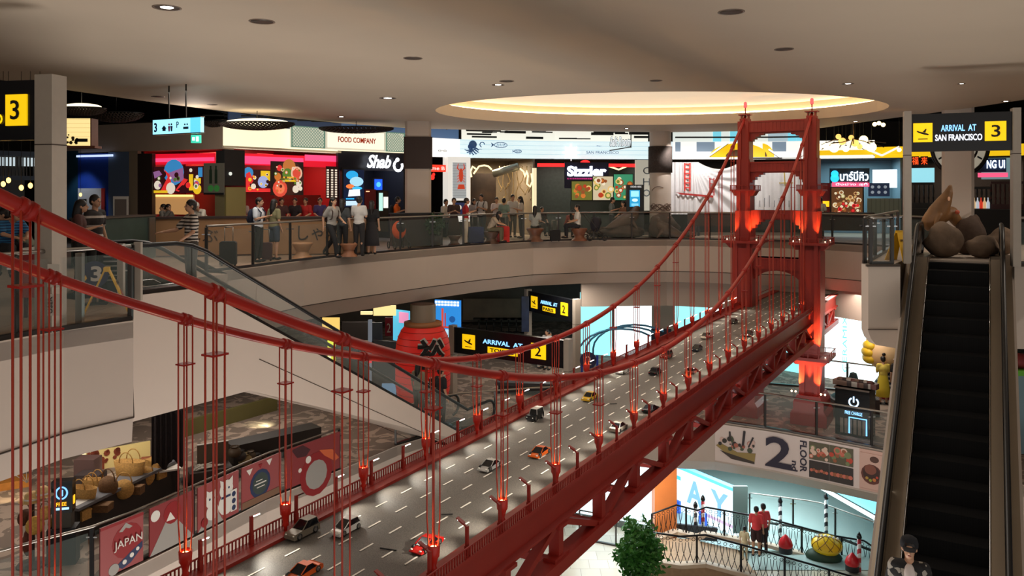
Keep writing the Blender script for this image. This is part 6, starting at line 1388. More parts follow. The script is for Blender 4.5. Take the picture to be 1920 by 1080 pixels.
rock(at3(1283, 32.0), (.45, .4, .16), 9, ROCKD, 'rock', 'small low rock right of the tall dark boulder', 'rock')
rock(at3(1125, 33.5), (.6, .4, .2), 10, ROCKD, 'rock', 'low dark rock left of the flat one below the posters', 'rock')
# ================================================================ model cars on the bridge deck
def car(px, py, kind, col, label, rev=False):
    z0 = -1.95
    for _ in range(3):
        q = G(px, py, z0); s = D.dot(q); n = N.dot(q); z0 = zd(s)-.036
    L, W_, Hh = {'suv': (.40, .17, .165), 'hatch': (.39, .165, .14), 'sport': (.42, .175, .11), 'jeep': (.36, .165, .18), 'sedan': (.40, .165, .135)}[kind]
    r = empty('model_car', tuple(SN(s, n, z0)), AZ+(0 if rev else math.pi), label, 'model car', 'model cars on the bridge deck')
    cm = mat('car_%d_%d_%d' % col, S(*col), .25, .3)
    hh = Hh*.55
    bodyp = {'suv': [(-.5, .12), (-.5, .5), (-.47, .56), (.14, .56), (.46, .5), (.5, .36), (.5, .12)], 'hatch': [(-.5, .14), (-.5, .48), (-.44, .6), (.1, .56), (.42, .42), (.5, .28), (.5, .12)],
             'sport': [(-.5, .2), (-.5, .52), (-.4, .62), (.1, .52), (.42, .34), (.5, .2), (.5, .1), (-.45, .1)], 'jeep': [(-.5, .16), (-.5, .56), (.5, .56), (.5, .16)], 'sedan': [(-.5, .14), (-.5, .5), (-.44, .58), (.2, .55), (.46, .44), (.5, .3), (.5, .12)]}[kind]
    cabp = {'suv': [(-.46, .56), (-.42, .98), (-.05, 1.0), (.18, .56)], 'hatch': [(-.42, .58), (-.34, .95), (.0, 1.0), (.28, .55)], 'sport': [(-.32, .58), (-.18, 1.0), (.02, 1.0), (.25, .48)], 'jeep': [(-.48, .56), (-.48, .98), (.12, 1.0), (.18, .56)], 'sedan': [(-.36, .56), (-.2, .97), (.06, 1.0), (.28, .55)]}[kind]
    def loft(m, prof, w0, w1, name, par):
        mb = MB(m); pts = [(y*L, z*Hh) for y, z in prof]; k = len(pts); zs = [p[1] for p in pts]; lo, hi = min(zs), max(zs)
        ww = [w0+(w1-w0)*(z-lo)/max(hi-lo, 1e-6) for z in zs]
        mb.add([(-ww[i]/2, pts[i][0], pts[i][1]) for i in range(k)]+[(ww[i]/2, pts[i][0], pts[i][1]) for i in range(k)], [tuple(range(k)), tuple(range(2*k-1, k-1, -1))]+[(i, k+i, k+(i+1) % k, (i+1) % k) for i in range(k)])
        return mb.build(name, par)
    b = loft(cm, bodyp, W_, W_*.94, 'body', r); loft(mat('car_window', S(16, 18, 22), .1), cabp, W_*.93, W_*.74, 'windows', r)
    a, bb = cabp[1], cabp[2]; mb = MB(WHITE if kind == 'jeep' else cm); mb.box(-W_*.37, W_*.37, a[0]*L, bb[0]*L, Hh*.98, Hh*1.03)
    for y, z, y2, z2 in ((cabp[2][0], 1, cabp[3][0], .56), (cabp[1][0], .97, cabp[0][0], .56)):
        for sg in (-1, 1): mb.bar((sg*W_*.37, y*L, z*Hh), (sg*W_*.46, y2*L, z2*Hh), .008, .008)
    mb.build('roof', r)
    for y in (-.31, .31):
        for sg in (-1, 1):
            mb = MB(RUBBER); rw = Hh*.24 if kind != 'sport' else Hh*.3; x = sg*W_*.44; mb.lathe([(0, -.014), (rw, -.014), (rw, .014), (0, .014)], n=12); mb.use(CHROME).lathe([(0, .0145), (rw*.6, .0145)], n=10).lathe([(0, -.0145), (rw*.6, -.0145)], n=10)
            o = mb.build('wheel', r); o.rotation_euler = (0, math.pi/2, 0); o.location = (x, y*L, rw)
    mb = MB(mat('headlight', S(240, 240, 230), .2)); fz = (bodyp[-2][1]+bodyp[-3][1])/2*Hh
    for sg in (-1, 1): mb.sphere((sg*W_*.34, .47*L, Hh*.38), (.018, .014, .010), 8, 5)
    mb.build('headlights', r); mb = MB(pl_((150, 20, 20)))
    for sg in (-1, 1): mb.box(sg*W_*.36-.014, sg*W_*.36+.014, -.505*L, -.49*L, Hh*.4, Hh*.48)
    mb.build('tail_lights', r); return r
for a in [(567, 1003, 'suv', (130, 122, 108), 'silver grey toy off-roader, first on the left lane at the bottom'), (649, 996, 'hatch', (225, 224, 220), 'white toy hatchback just right of the silver off-roader'),
          (800, 1026, 'sport', (205, 30, 24), 'bright red toy sports car beside the hanger at the bottom'), (568, 1078, 'sport', (196, 84, 30), 'orange toy car cut by the lower picture edge'),
          (919, 877, 'sport', (190, 190, 188), 'silver toy coupe in the middle lanes left of the orange one'), (1012, 852, 'sport', (224, 100, 30), 'orange toy sports car in the middle of the deck'),
          (1003, 786, 'jeep', (20, 20, 22), 'black toy jeep with white roof by the left side'), (1106, 749, 'sedan', (214, 170, 40), 'yellow toy taxi in the left lanes'),
          (1160, 806, 'sedan', (206, 200, 186), 'off-white toy sedan near the right side rail'), (1220, 770, 'sport', (44, 46, 50), 'dark grey toy car near the right side rail beyond the off-white sedan'),
          (1167, 699, 'hatch', (226, 226, 224), 'small white toy car at the left edge beyond the taxi'), (1229, 701, 'sedan', (30, 32, 36), 'black toy sedan in the lanes right of the small white car'),
          (1250, 671, 'suv', (150, 50, 40), 'small dull red toy car at the left lane farther on'), (1307, 657, 'sedan', (40, 46, 54), 'small dark toy car in the middle lanes toward the tower'),
          (1323, 634, 'hatch', (220, 214, 200), 'tiny cream toy car near the left side'), (1297, 699, 'sport', (120, 50, 40), 'small brown red toy car near the right side lamps'),
          (1375, 606, 'sedan', (44, 44, 44), 'tiny dark toy car close to the left tower leg'), (1404, 630, 'sedan', (60, 40, 36), 'tiny dark toy car in the middle just before the tower')]:
    car(*a, rev=(a[1] > 690 and a[0] > 1150 and a[2] != 'hatch'))
for i, (x, y, a, L, lb) in enumerate([(728, 1004, .9, .2, 'thin black rod lying on the deck right of the white hatchback'), (838, 944, 1.3, .14, 'short dark rod lying on the middle lanes'), (945, 948, 1.2, .14, 'short dark rod lying near the far middle lane'), (1215, 786, 1.1, .1, 'tiny dark rod on the deck beside the dark grey car'), (1150, 752, 1.4, .13, 'thin rod lying across the lanes right of the taxi')]):
    q = G(x, y, -1.93); s, n = D.dot(q), N.dot(q); o = MB(BLACK).bar((-L/2, 0, .008), (L/2, 0, .008), .012, .012).build('loose_rod'); o.location = SN(s, n, zd(s)-.036); o.rotation_euler = (0, 0, a-1.2); tag(o, lb, 'rod')

# ================================================================ second floor, left: basket stall
def onL2(px, Y): p = P(px, HY, Y); return (p.x, p.y, L2)
STRAW = mat('straw', S(190, 146, 78), .75, var=.25, vscale=30, bump=.4, bscale=90); STRAWD = mat('dark_wicker', S(110, 78, 46), .8, var=.25, vscale=30, bump=.4)
# posters on the railing
edge2 = [G(180, 1100, L2), G(200, 1090, L2), G(350, 1015, L2), G(500, 937, L2), G(640, 880, L2)]
def edge_at(px, poly):
    t = (px-960)/FPX
    for a, b in zip(poly, poly[1:]):
        den = (b.x-a.x)-t*(b.y-a.y); k = (t*a.y-a.x)/den if abs(den) > 1e-9 else -1
        if -1e-3 <= k <= 1.001: return a.lerp(b, k)
    return poly[0] if px < (poly[0].x/poly[0].y*FPX+960) else poly[-1]
class EFr(_Fr):
    def __init__(s, x0, x1, poly, z0, h, out=.02):
        A = edge_at(x0, poly); B = edge_at(x1, poly); u = Vector((B.x-A.x, B.y-A.y, 0)); s.w = u.length; u.normalize(); n = Vector((-u.y, u.x, 0)); s.z0 = z0; s.h = h
        s.M = Matrix(((u.x, n.x, 0, A.x-n.x*out), (u.y, n.y, 0, A.y-n.y*out), (0, 0, 1, z0), (0, 0, 0, 1)))
PKB = mat('poster_rose', S(122, 44, 46), .45); PKC = mat('poster_pink', S(136, 64, 64), .45); REDP = mat('poster_red', S(126, 24, 28), .45); GRYP = mat('poster_grey', S(140, 136, 130), .5); NVP = mat('poster_navy', S(34, 44, 76), .45); WHP = mat('poster_white', S(200, 196, 188), .45)
e2 = [Vector((p.x, p.y, 0)) for p in l2e[2:]]
def rposter(x0, x1, label, bg, shapes, texts=()):
    f = EFr(x0, x1, e2, L2+.08, .96); r = f.root('railing_poster', label, 'poster', 'posters along the second floor railing'); picture(r, .03, 0, f.w-.06, f.h, bg, shapes)
    for b, x, z, w_, h_, m_ in texts: txt(b, f.w*w_, f.h*h_, r, m_, f.w*x, f.h*z, -.06)
    return f, r
rposter(182, 268, 'red JAPAN poster with a grey mountain and navy wave at the left end', PKC, [('o', .62, .55, .36, 0, REDP), ('p', [(.42, .78), (.58, .92), (.74, .8), (.66, .78), (.58, .82), (.5, .76)], GRYP), ('p', [(.35, .12), (.7, .3), (.98, .42), (.98, .3), (.7, .08), (.5, .02)], NVP), ('o', .3, .08, .12, 0, GRYP), ('o', .55, .14, .05, 0, WHP), ('o', .72, .22, .05, 0, WHP), ('o', .86, .3, .04, 0, WHP), ('b', 0, .94, 1, 1, REDP)], [('JAPAN', .3, .42, .62, .2, WHP)])
rposter(275, 362, 'poster of a grey mountain shape on deep pink, second from the left', PKB, [('p', [(0, 0), (.45, .75), (1, .0)], GRYP), ('o', .5, .72, .2, 0, REDP), ('p', [(.36, .58), (.45, .75), (.56, .56)], WHP), ('o', .12, .8, .1, 0, WHP)])
rposter(366, 446, 'poster with two white lucky cats on pink', PKC, [('p', [(0, 0), (.35, .5), (.6, 0)], GRYP), ('o', .32, .6, .15, 0, WHP), ('o', .34, .32, .15, 0, WHP), ('p', [(.2, .68), (.2, .84), (.32, .74)], WHP), ('p', [(.34, .74), (.44, .84), (.46, .66)], WHP), ('o', .68, .68, .17, 0, WHP), ('o', .68, .35, .2, 0, WHP), ('p', [(.54, .76), (.52, .94), (.66, .84)], WHP), ('p', [(.7, .84), (.84, .94), (.84, .76)], WHP), ('o', .27, .62, .02, 0, NVP), ('o', .37, .62, .02, 0, NVP), ('o', .62, .7, .02, 0, NVP), ('o', .74, .7, .02, 0, NVP), ('b', .55, .49, .82, .54, NVP), ('b', .78, .1, .94, .6, WHP), ('o', .86, .5, .05, 0, NVP), ('o', .86, .34, .05, 0, NVP), ('o', .86, .18, .05, 0, NVP), ('o', .14, .16, .08, 0, REDP)])
rposter(449, 526, 'pink poster with a dark round emblem and bunting', PKC, [('o', .45, .45, .26, 0, NVP), ('o', .45, .45, .2, 0, mat('emblem_green', S(50, 60, 56), .5)), ('b', .3, .44, .6, .47, WHP), ('b', .34, .52, .5, .54, WHP), ('b', .36, .36, .56, .38, WHP), ('b', 0, 0, 1, .16, mat('poster_olive', S(110, 80, 60), .5)), ('p', [(.1, .9), (.25, .9), (.18, .75)], WHP), ('p', [(.6, .95), (.75, .95), (.68, .8)], WHP), ('p', [(.4, .92), (.5, .92), (.45, .82)], REDP)])
rposter(531, 636, 'rose poster with a red koi arc and dark bird shape at the right end', PKB, [('p', [(.1, .95), (.2, .7), (.36, .66), (.44, .8), (.3, .98)], mat('poster_dark', S(60, 24, 30), .5)), ('o', .55, .1, .3, 0, REDP), ('o', .55, .08, .2, 0, GRYP), ('p', [(.6, .7), (.85, .6), (.98, .3), (.9, .25), (.7, .5)], mat('poster_orange', S(190, 90, 50), .5)), ('o', .25, .35, .03, 0, WHP), ('o', .4, .55, .05, 0, WHP)])
# counter shelf, backdrop, curtain
f = Fr(132, 335, 905, 990, 16.4, 19.6); A = P(140, 975, 16.6); B = P(335, 893, 19.8)
r = empty('display_counter', (A.x, A.y, L2), math.atan2(B.y-A.y, B.x-A.x), 'long grey topped display counter of the basket stall', 'counter'); Lc = math.hypot(B.x-A.x, B.y-A.y)
MB(mat('grey_counter_top', S(110, 112, 118), .4)).box(0, Lc, -.1, .5, .74, .8).build('top', r); MB(pl_((44, 38, 36))).box(.05, Lc-.05, 0, .45, 0, .74).build('base', r); MB(WHITE).box(.1, .5, .05, .3, .8, .805).build('paper_sheet', r)
f = Fr(160, 282, 838, 915, 21.0, 22.0); r = f.root('painted_backdrop', 'warm lit cream backdrop painted with a red tree behind the baskets', 'backdrop')
MB(mat('cream_backdrop', S(214, 196, 138), .6)).box(0, f.w, 0, .08, -.6, f.h).build('panel', r); MB(gl((255, 240, 190), .8)).box(-.06, 0, -.05, .1, -.4, f.h).build('edge_light', r)
mb = MB(pl_((120, 50, 30))); rnd = random.Random(5)
for k in range(20): mb.disc((f.w*rnd.uniform(.02, .5), f.h*rnd.uniform(.72, .98)), rnd.uniform(.04, .09), -.03, 8)
mb.box(f.w*.25, f.w*.28, -.02, 0, f.h*.42, f.h*.8); mb.use(pl_((150, 110, 66))).disc((f.w*.26, f.h*.38), .34, -.025, 18, .35); mb.build('tree_painting', r)
lamp('SPOT', (f.w*.5, -1.5, 1.9), 60, (1, .85, .6), .1, rot=(.7, 0, 0), parent=r, spot=1.6, name='backdrop_lamp')
f = Fr(284, 345, 772, 872, 18.6, 19.0); r = f.root('dark_curtain', 'dark brown curtain hanging at the corner of the basket stall', 'curtain')
mb = MB(CL((30, 20, 20))); nx = 30; vs = []
for j in range(2):
    for i in range(nx+1): vs.append((f.w*i/nx, .05*math.sin(i*1.3), f.h*j+(.1*math.sin(i*.4) if j == 0 else 0)))
mb.add(vs, [(i, i+1, nx+2+i, nx+1+i) for i in range(nx)], True); mb.build('drape', r); MB(DSTEEL).tube([(0, 0, f.h), (f.w, 0, f.h)], .02, 6).build('rod', r)
wall_ = Fr(345, 520, 765, 862, 24, 27); r = wall_.root('olive_wall', 'dim olive lit wall behind the open display box', 'wall panel'); MB(mat('olive_plaster', S(96, 90, 48), .6, var=.1, vscale=1)).box(0, wall_.w, 0, .1, -1.2, wall_.h).build('panel', r); lamp('SPOT', (wall_.w*.6, -1.2, wall_.h-.1), 50, (1, .95, .6), .1, rot=(.5, 0, 0), parent=r, spot=1.5, name='wall_lamp')
# baskets
def basket(px, py, Y, w_, h_, kind, label, m_=None):
    w_ *= 1.3; h_ *= 1.3
    p = P(px, py, Y); m_ = m_ or STRAW; r = empty('basket', tuple(p), random.uniform(-.4, .4), label, 'basket')
    if kind == 'tote':
        mb = MB(m_); mb.lathe([(0, 0), (w_*.36, 0), (w_*.5, h_), (w_*.46, h_), (w_*.34, .03), (0, .03)], n=20, sy=.42); mb.build('body', r); mb = MB(m_)
        for s in (-1, 1): mb.tube([(w_*.22*math.cos(a), s*w_*.18, h_+w_*.3*math.sin(a)) for a in [math.pi*k/10 for k in range(11)]], .012, 6)
        mb.build('handles', r)
    elif kind == 'round':
        mb = MB(m_); mb.sphere((0, 0, h_*.5), (w_*.5, w_*.35, h_*.5), 18, 10); mb.build('body', r); mb = MB(m_); mb.tube([(w_*.4*math.cos(a), 0, h_*.75+h_*.6*math.sin(a)) for a in [math.pi*k/10 for k in range(11)]], .014, 6); mb.build('strap', r)
    elif kind == 'box':
        mb = MB(m_); mb.box(-w_/2, w_/2, -w_*.3, w_*.3, 0, h_); mb.build('body', r); mb = MB(m_); mb.box(-w_*.52, w_*.52, -w_*.32, w_*.32, h_*.8, h_*.95); mb.build('lid', r)
    return r
for a in [(243, 908, 18.6, .60, .42, 'tote', 'large open straw tote standing in the middle of the counter'), (157, 947, 17.2, .52, .3, 'tote', 'long straw tote with white cord at the left of the counter'), (232, 936, 17.9, .34, .34, 'round', 'round straw shoulder bag leaning at the front of the counter'), (203, 930, 17.6, .36, .34, 'round', 'dark wicker cat shaped bag between the totes', STRAWD), (272, 912, 18.8, .34, .36, 'round', 'small rounded straw bag right of the large tote'), (178, 925, 17.9, .44, .25, 'tote', 'straw tote behind the dark wicker bag'), (150, 972, 16.9, .30, .16, 'box', 'small straw box at the left counter corner'), (188, 957, 17.2, .34, .12, 'box', 'flat wicker tray in front of the long tote', STRAWD), (292, 895, 19.2, .34, .34, 'box', 'tan straw box before the brown crates'), (254, 925, 18.2, .26, .14, 'box', 'small dark wicker box in front of the large tote', STRAWD)]: basket(*a)
for i, (x, y, Y, c, lb) in enumerate([(283, 884, 19.8, (150, 84, 50), 'brown crate on the counter, left of the two'), (318, 876, 20.2, (176, 110, 60), 'light brown crate on the counter, right of the two')]):
    p = P(x, y, Y); r = empty('wooden_crate', tuple(p), .4, lb, 'crate'); MB(mat('crate_%d' % i, S(*c), .6, var=.1)).box(-.22, .22, -.15, .15, 0, .34).build('body', r); MB(pl_((90, 50, 34))).box(-.23, .23, -.16, .16, .28, .31).build('band', r)
# hanging hats and bags on the stand at left
p = P(62, 1010, 15.8); r = empty('display_stand', (p.x, p.y, L2), 0, 'dark display stand crowded with straw hats and bags at the left', 'stand'); MB(pl_((50, 34, 26))).lathe([(0, 0), (.3, 0), (.28, .04), (.03, .06), (.03, 1.35), (0, 1.35)], n=14).box(-.3, .3, -.02, .02, .9, .94).build('pole', r)
for k, (x, y, c, rr, lb) in enumerate([(60, 938, (214, 180, 120), .18, 'pale straw hat on top left of the display stand'), (80, 928, (220, 190, 130), .17, 'pale straw hat on top right of the display stand'), (66, 985, (210, 166, 80), .17, 'golden straw bag hanging at the centre of the stand'), (84, 962, (196, 150, 80), .13, 'small golden bag hanging at the right of the stand'), (46, 970, (96, 60, 44), .15, 'dark red brown bag hanging at the left of the stand'), (54, 1015, (110, 62, 48), .16, 'long rust brown bag low on the stand'), (96, 980, (150, 110, 60), .11, 'little brown pouch right of the stand'), (75, 1000, (90, 74, 50), .12, 'dark green brown bag under the golden one')]):
    q = P(x, y, 15.6+.05*k); m_ = mat('straw_%d' % c[0], S(*c), .75, var=.2, vscale=25, bump=.3)
    if k < 2:
        r = empty('straw_hat', tuple(q), .3*k, lb, 'hat'); MB(m_).lathe([(rr*1.3, 0), (rr*.75, .02), (rr*.7, .12), (rr*.4, .16), (0, .165)], n=18).build('brim_and_crown', r); MB(WHITE).lathe([(rr*.77, .025), (rr*.74, .055)], n=18).build('ribbon', r)
    else:
        r = empty('straw_bag', tuple(q), .3*k, lb, 'bag'); MB(m_).sphere((0, 0, 0), (rr, rr*.5, rr*(1.1 if k != 5 else 1.8)), 14, 8).build('body', r); MB(STRAWD).tube([(rr*.7*math.cos(a), 0, rr*.6+rr*1.2*math.sin(a)) for a in [math.pi*j/8 for j in range(9)]], .01, 5).build('strap', r)
q = P(50, 905, 15.9); mb = MB(WHITE)
for k in range(5): a = .6+k*.5; mb.tube([(0, 0, 0), (.12*math.cos(a), 0, .14*math.sin(a)), (.3*math.cos(a), 0, .32*math.sin(a))], .008, 4)
o = mb.build('white_ribbons'); o.location = q; tag(o, 'white ribbons fanning out above the straw hats', 'ribbon')
f = Fr(-30, 58, 905, 1000, 19.5, 20); r = f.root('wood_cabinet', 'warm lit wooden cabinet at the far left behind the stand', 'cabinet'); MB(mat('honey_wood', S(170, 112, 48), .5, var=.15)).box(0, f.w, 0, .5, -.6, f.h).build('body', r); MB(pl_((90, 56, 24))).box(0, f.w, -.03, 0, f.h*.55, f.h*.6).build('shelf_edge', r); lamp('SPOT', (f.w*.6, -1, f.h+.4), 25, (1, .75, .4), .1, rot=(.7, 0, 0), parent=r, spot=1.4, name='cabinet_lamp')
# logo kiosk
p = P(119, 958, 15.9); r = empty('logo_kiosk', (p.x, p.y, L2), .25, 'black kiosk with a glowing blue round logo and orange FREE lettering', 'kiosk'); zk = p.z-L2
MB(BLACKG).box(-.19, .19, -.12, .12, zk, zk+.62).build('screen_box', r); MB(pl_((70, 66, 58))).box(-.17, .17, -.12, .12, zk-.3, zk).build('neck', r); MB(pl_((18, 20, 26))).box(-.26, .26, -.16, .16, 0, zk-.3).build('base', r)
lb_ = gl((110, 170, 255), 1.8); mb = MB(lb_); mb.tube([(.1*math.cos(a), -.13, zk+.40+.115*math.sin(a)) for a in [2*math.pi*k/20 for k in range(20)]], .016, 6, closed=True); mb.box(-.025, .025, -.14, -.12, zk+.34, zk+.46); mb.build('round_logo', r); txt('FREE', .18, .07, r, gl((250, 170, 30), 1.8), -.09, zk+.15, -.135); MB(gl((150, 200, 255), 1.8)).box(-.13, .13, -.135, -.12, zk+.07, zk+.11).build('light_bar', r)
MB(gl((250, 170, 30), 1.5)).box(.19, .2, -.05, .04, zk+.14, zk+.3).build('side_lettering', r)
for i, (x, y, Y, w_, h_, c, lb) in enumerate([(165, 895, 20, .5, .5, (110, 84, 80), 'mauve box on the shelf left of the cream backdrop'), (170, 925, 19.5, .6, .5, (70, 60, 60), 'dark crate under the mauve box')]):
    p = P(x, y, Y); o = MB(pl_(c)).box(-w_/2, w_/2, -.2, .2, 0, h_).build('storage_box'); o.location = p; tag(o, lb, 'box')
p = P(308, 906, 19.3); r = empty('white_table', (p.x, p.y, L2), .5, 'small white topped table at the right end of the counter', 'table'); MB(WHITE).box(-.35, .35, -.25, .25, .68, .72).build('tabletop', r)
for a in (-1, 1):
    for b in (-1, 1): MB(DSTEEL).box(a*.3-.02, a*.3+.02, b*.2-.02, b*.2+.02, 0, .68).build('leg', r)
p = P(395, 892, 20.6); r = empty('open_display_box', (p.x, p.y, p.z), .55, 'dark open display box with its lid raised', 'box'); MB(pl_((52, 42, 38))).box(-.55, .5, -.3, .3, -.05, .22).build('tray', r); mb = MB(pl_((84, 70, 56))); mb.box(-.28, .5, .28, .32, .2, .75); mb.use(WHITE).box(-.28, .5, .27, .33, .74, .76); mb.build('lid', r); mb = MB(WHP)
rnd = random.Random(8)
for k in range(14): mb.bar((rnd.uniform(-.45, .3), rnd.uniform(-.2, .2), .24), (rnd.uniform(-.45, .3), rnd.uniform(-.2, .2), .28), .05, .02)
mb.build('cards', r)
MB(pl_((30, 26, 24))).box(-.7, .7, -.4, .4, L2-p.z, -.05).build('stand', r)
for k in range(12):
    x = 440+k*10; p = P(x, 848+k*2.2+(k % 3)*5, 20.8+k*.16); rnd = random.Random(k+40); rr = rnd.uniform(.14, .22); o = MB(pl_(((70, 54, 36), (46, 40, 38), (130, 110, 70))[k % 3])).sphere((0, 0, 0), (rr, rr, rr*.8), 10, 6).lathe([(rr*.5, rr*.6), (rr*.7, rr*.9)], n=10).build('small_bag'); o.location = p; tag(o, 'small dark bag in the heap behind the railing posters', 'bag', 'heap of small bags behind the railing')
o = MB(pl_((40, 34, 32))).box(0, 2.6, 0, .6, 0, .62).build('display_table'); p = P(438, 880, 21.2); o.location = (p.x, p.y, L2); o.rotation_euler = (0, 0, .75); tag(o, 'dark table under the heap of small bags', 'table')

# ================================================================ second floor, middle: lantern, signs, shops
cx_ = P(793, 690, 26.2); RL_ = mat('lantern_red', S(190, 26, 20), .5, emit=S(200, 30, 20), es=.22); r = empty('paper_lantern', (cx_.x, cx_.y, L2), 0, 'giant red paper lantern with black brush characters round a column', 'lantern')
hp = []; R0 = .90
for k in range(15):
    u = k/14; rr = R0*(1-(abs(2*u-1))**4*.38); hp.append((rr, .25+2.8*u))
MB(RL_).lathe(hp, n=32).build('paper_body', r)
mb = MB(mat('lantern_rib', S(120, 20, 16), .6))
for k in range(1, 14): mb.tube([((hp[k][0]+.004)*math.cos(a), (hp[k][0]+.004)*math.sin(a), hp[k][1]) for a in [2*math.pi*j/32 for j in range(32)]], .008, 4, closed=True)
mb.build('ribs', r); MB(BLACK).lathe([(0, .05), (.62, .05), (.66, .27), (.5, .27)], n=24).build('lower_ring', r)
MB(mat('column_clad', S(140, 128, 112), .5)).lathe([(.42, 3.0), (.42, 3.7)], n=8).build('column', r); MB(mat('lantern_cap', S(150, 100, 60), .5)).lathe([(.5, 2.98), (.62, 3.0), (.62, 3.12), (.42, 3.14)], n=24).build('cap_ring', r)
BR_ = mat('brush_black', S(14, 10, 12), .6)
for ch, zz in (('裕', 1.75), ('福', .55)):
    key = txt(ch, 1.0, 1.0, r, BR_, 0, 0, 0, .02, name='brush_character', bold=.03); me = key.data
    key2 = txt(ch, 1.06, 1.06, r, WHP, 0, 0, 0, .02, name='character_outline', bold=.055)
    for kk, dr in ((key, .03), (key2, .012)):
        for v in kk.data.vertices:
            x, y, z = v.co; th = -math.pi/2+.42+(x-.5)*1.05; rr = R0+dr+(-y)*.5; v.co = (rr*math.cos(th), rr*math.sin(th), zz+z*.95)
def portal2(x0, x1, yt, yb, Y0, Y1, zb, h, base, city, label):
    f = Fr(x0, x1, yt, yb, Y0, Y1); f.M = f.M.copy(); f.M[2][3] = zb; f.z0 = zb; f.h = h; global Fr_hold; return f
def use_fr(f, *a, **k):
    global Fr, f_
    f_ = f; Fr = FixedFr; r = portal(*a, **k); Fr = _Fr; return r
ft = _Fr(853, 1060, 600, 650, 29.3, 26.6); ft.z0 = -4.0; ft.h = .93; ft.M[2][3] = -4.0
use_fr(ft, 0, 0, 0, 0, 0, 0, L2, 'TOKYO', '2', 'black ARRIVAL AT TOKYO 2 portal sign on the second floor', citymode=1, postw=.2, boxes=((.085, .205), (.72, .845)), nl=.52)
fp = _Fr(992, 1078, 560, 600, 34.2, 31.2); fp.z0 = -3.2; fp.h = .85; fp.M[2][3] = -3.2
use_fr(fp, 0, 0, 0, 0, 0, 0, L2, 'PARIS', '2', 'smaller black ARRIVAL AT PARIS 2 portal sign farther back', citymode=1, postw=.2, boxes=((.08, .22), (.74, .88)), nl=.5)
def wp2(x0, x1, yt, yb, Y0, Y1, m, name, label, cat, th=.1):
    f = _Fr(x0, x1, yt, yb, Y0, Y1); r = f.root(name, label, cat); MB(m).box(0, f.w, 0, th, 0, f.h).build('panel', r); return f, r
# the deep hall behind
wp2(560, 985, 540, 604, 44.5, 44.5, mat('hall_back_wall', S(92, 82, 70), .7, var=.2, vscale=1), 'hall_back_wall', 'dim brown back wall of the second floor hall', 'wall panel')
for k in range(7):
    x = 898+k*14; a = onL2(x, 42); r = empty('cafe_table', a, 0, 'dark cafe table in the distant row behind the PARIS sign', 'table', 'distant cafe tables'); MB(pl_((60, 50, 44))).box(-.3, .3, -.3, .3, .7, .74).build('tabletop', r); MB(DSTEEL).tube([(0, 0, 0), (0, 0, .7)], .03, 6).lathe([(0, 0), (.22, 0), (.2, .03)], n=10).build('leg', r)
YC = gl((250, 215, 120), 1.0)
wp2(700, 742, 573, 592, 33, 33, gl((250, 222, 150), 1.0), 'lit_sign_row', 'row of cream lit sign boxes left of the lantern column', 'sign')
wp2(676, 698, 584, 590, 32, 32, gl((250, 225, 160), 1.0), 'lit_sign', 'small cream lit sign left of the sign row', 'sign'); wp2(604, 636, 596, 622, 30, 30, gl((245, 205, 110), .9), 'lit_sign', 'yellow cream lit sign by the escalator handrail', 'sign')
f, r = wp2(614, 628, 632, 684, 27, 27, gl((220, 225, 60), 1.0), 'lit_sign', 'tall yellow green lit sign strip behind the beige escalator', 'sign'); MB(gl((250, 250, 200), 1)).box(f.w*.1, f.w*.5, -.02, 0, .1, f.h*.5).build('lettering', r)
wp2(641, 702, 604, 640, 34, 34, pl_((52, 46, 44)), 'dark_storefront', 'dark grey storefront left of the red 2 banner', 'storefront')
f, r = wp2(722, 736, 596, 630, 31, 31, pl_((150, 30, 50)), 'number_banner', 'dark red banner with a white 2 left of the lantern', 'banner'); txt('2', f.w*.5, f.h*.5, r, WHITE, f.w*.25, f.h*.2, -.02)
f, r = wp2(737, 766, 582, 640, 33.5, 33, gl((90, 190, 225), .8), 'blue_lit_panel', 'bright blue lit panel left of the lantern', 'light'); MB(gl((230, 150, 190), .8)).box(f.w*.4, f.w, -.02, 0, f.h*.6, f.h*.95).build('pink_poster', r)
wp2(696, 716, 605, 700, 30, 30, mat('blue_grey_column', S(70, 80, 96), .5), 'column_panel', 'blue grey column panel in front of the shop front', 'column'); 
f, r = wp2(690, 697, 600, 715, 29, 29, gl((150, 160, 175), .3), 'steel_post', 'pale vertical post with a red base light near the escalator', 'post'); MB(gl((220, 40, 60), .8)).box(0, f.w, -.02, 0, f.h*.3, f.h*.45).build('red_light', r)
wp2(700, 760, 640, 740, 29.0, 28.5, mat('slate_wall', S(60, 66, 78), .5, var=.1), 'slate_wall', 'slate grey low wall left of the lantern', 'wall panel'); wp2(640, 700, 638, 722, 29.5, 29, BLACKG, 'black_wall', 'glossy black wall under the dark shop front', 'wall panel')
f, r = wp2(716, 742, 720, 745, 26.5, 26.5, gl((120, 160, 190), .5), 'glowing_case', 'low pale blue glowing case behind the beige escalator', 'case')
f, r = wp2(815, 863, 563, 632, 31.5, 31.2, gl((40, 130, 215), .9), 'city_display', 'big blue display showing a red bridge under a white light grid', 'display')
picture(r, 0, 0, f.w, f.h*.82, gl((46, 140, 220), .9), [('b', .28, .3, .36, .95, gl((230, 80, 60), .8)), ('b', .4, .3, .45, .8, gl((200, 60, 50), .8)), ('b', 0, .3, .9, .36, gl((200, 70, 60), .8)), ('b', 0, 0, 1, .26, gl((170, 215, 235), 1)), ('o', .7, .6, .12, 0, gl((30, 90, 160), .8))]); mb = MB(gl((240, 248, 250), 1.3))
for i in range(8):
    for j in range(2): mb.box(f.w*(.03+i*.12), f.w*(.11+i*.12), -.04, 0, f.h*(.85+j*.075), f.h*(.90+j*.075))
mb.build('light_grid', r)
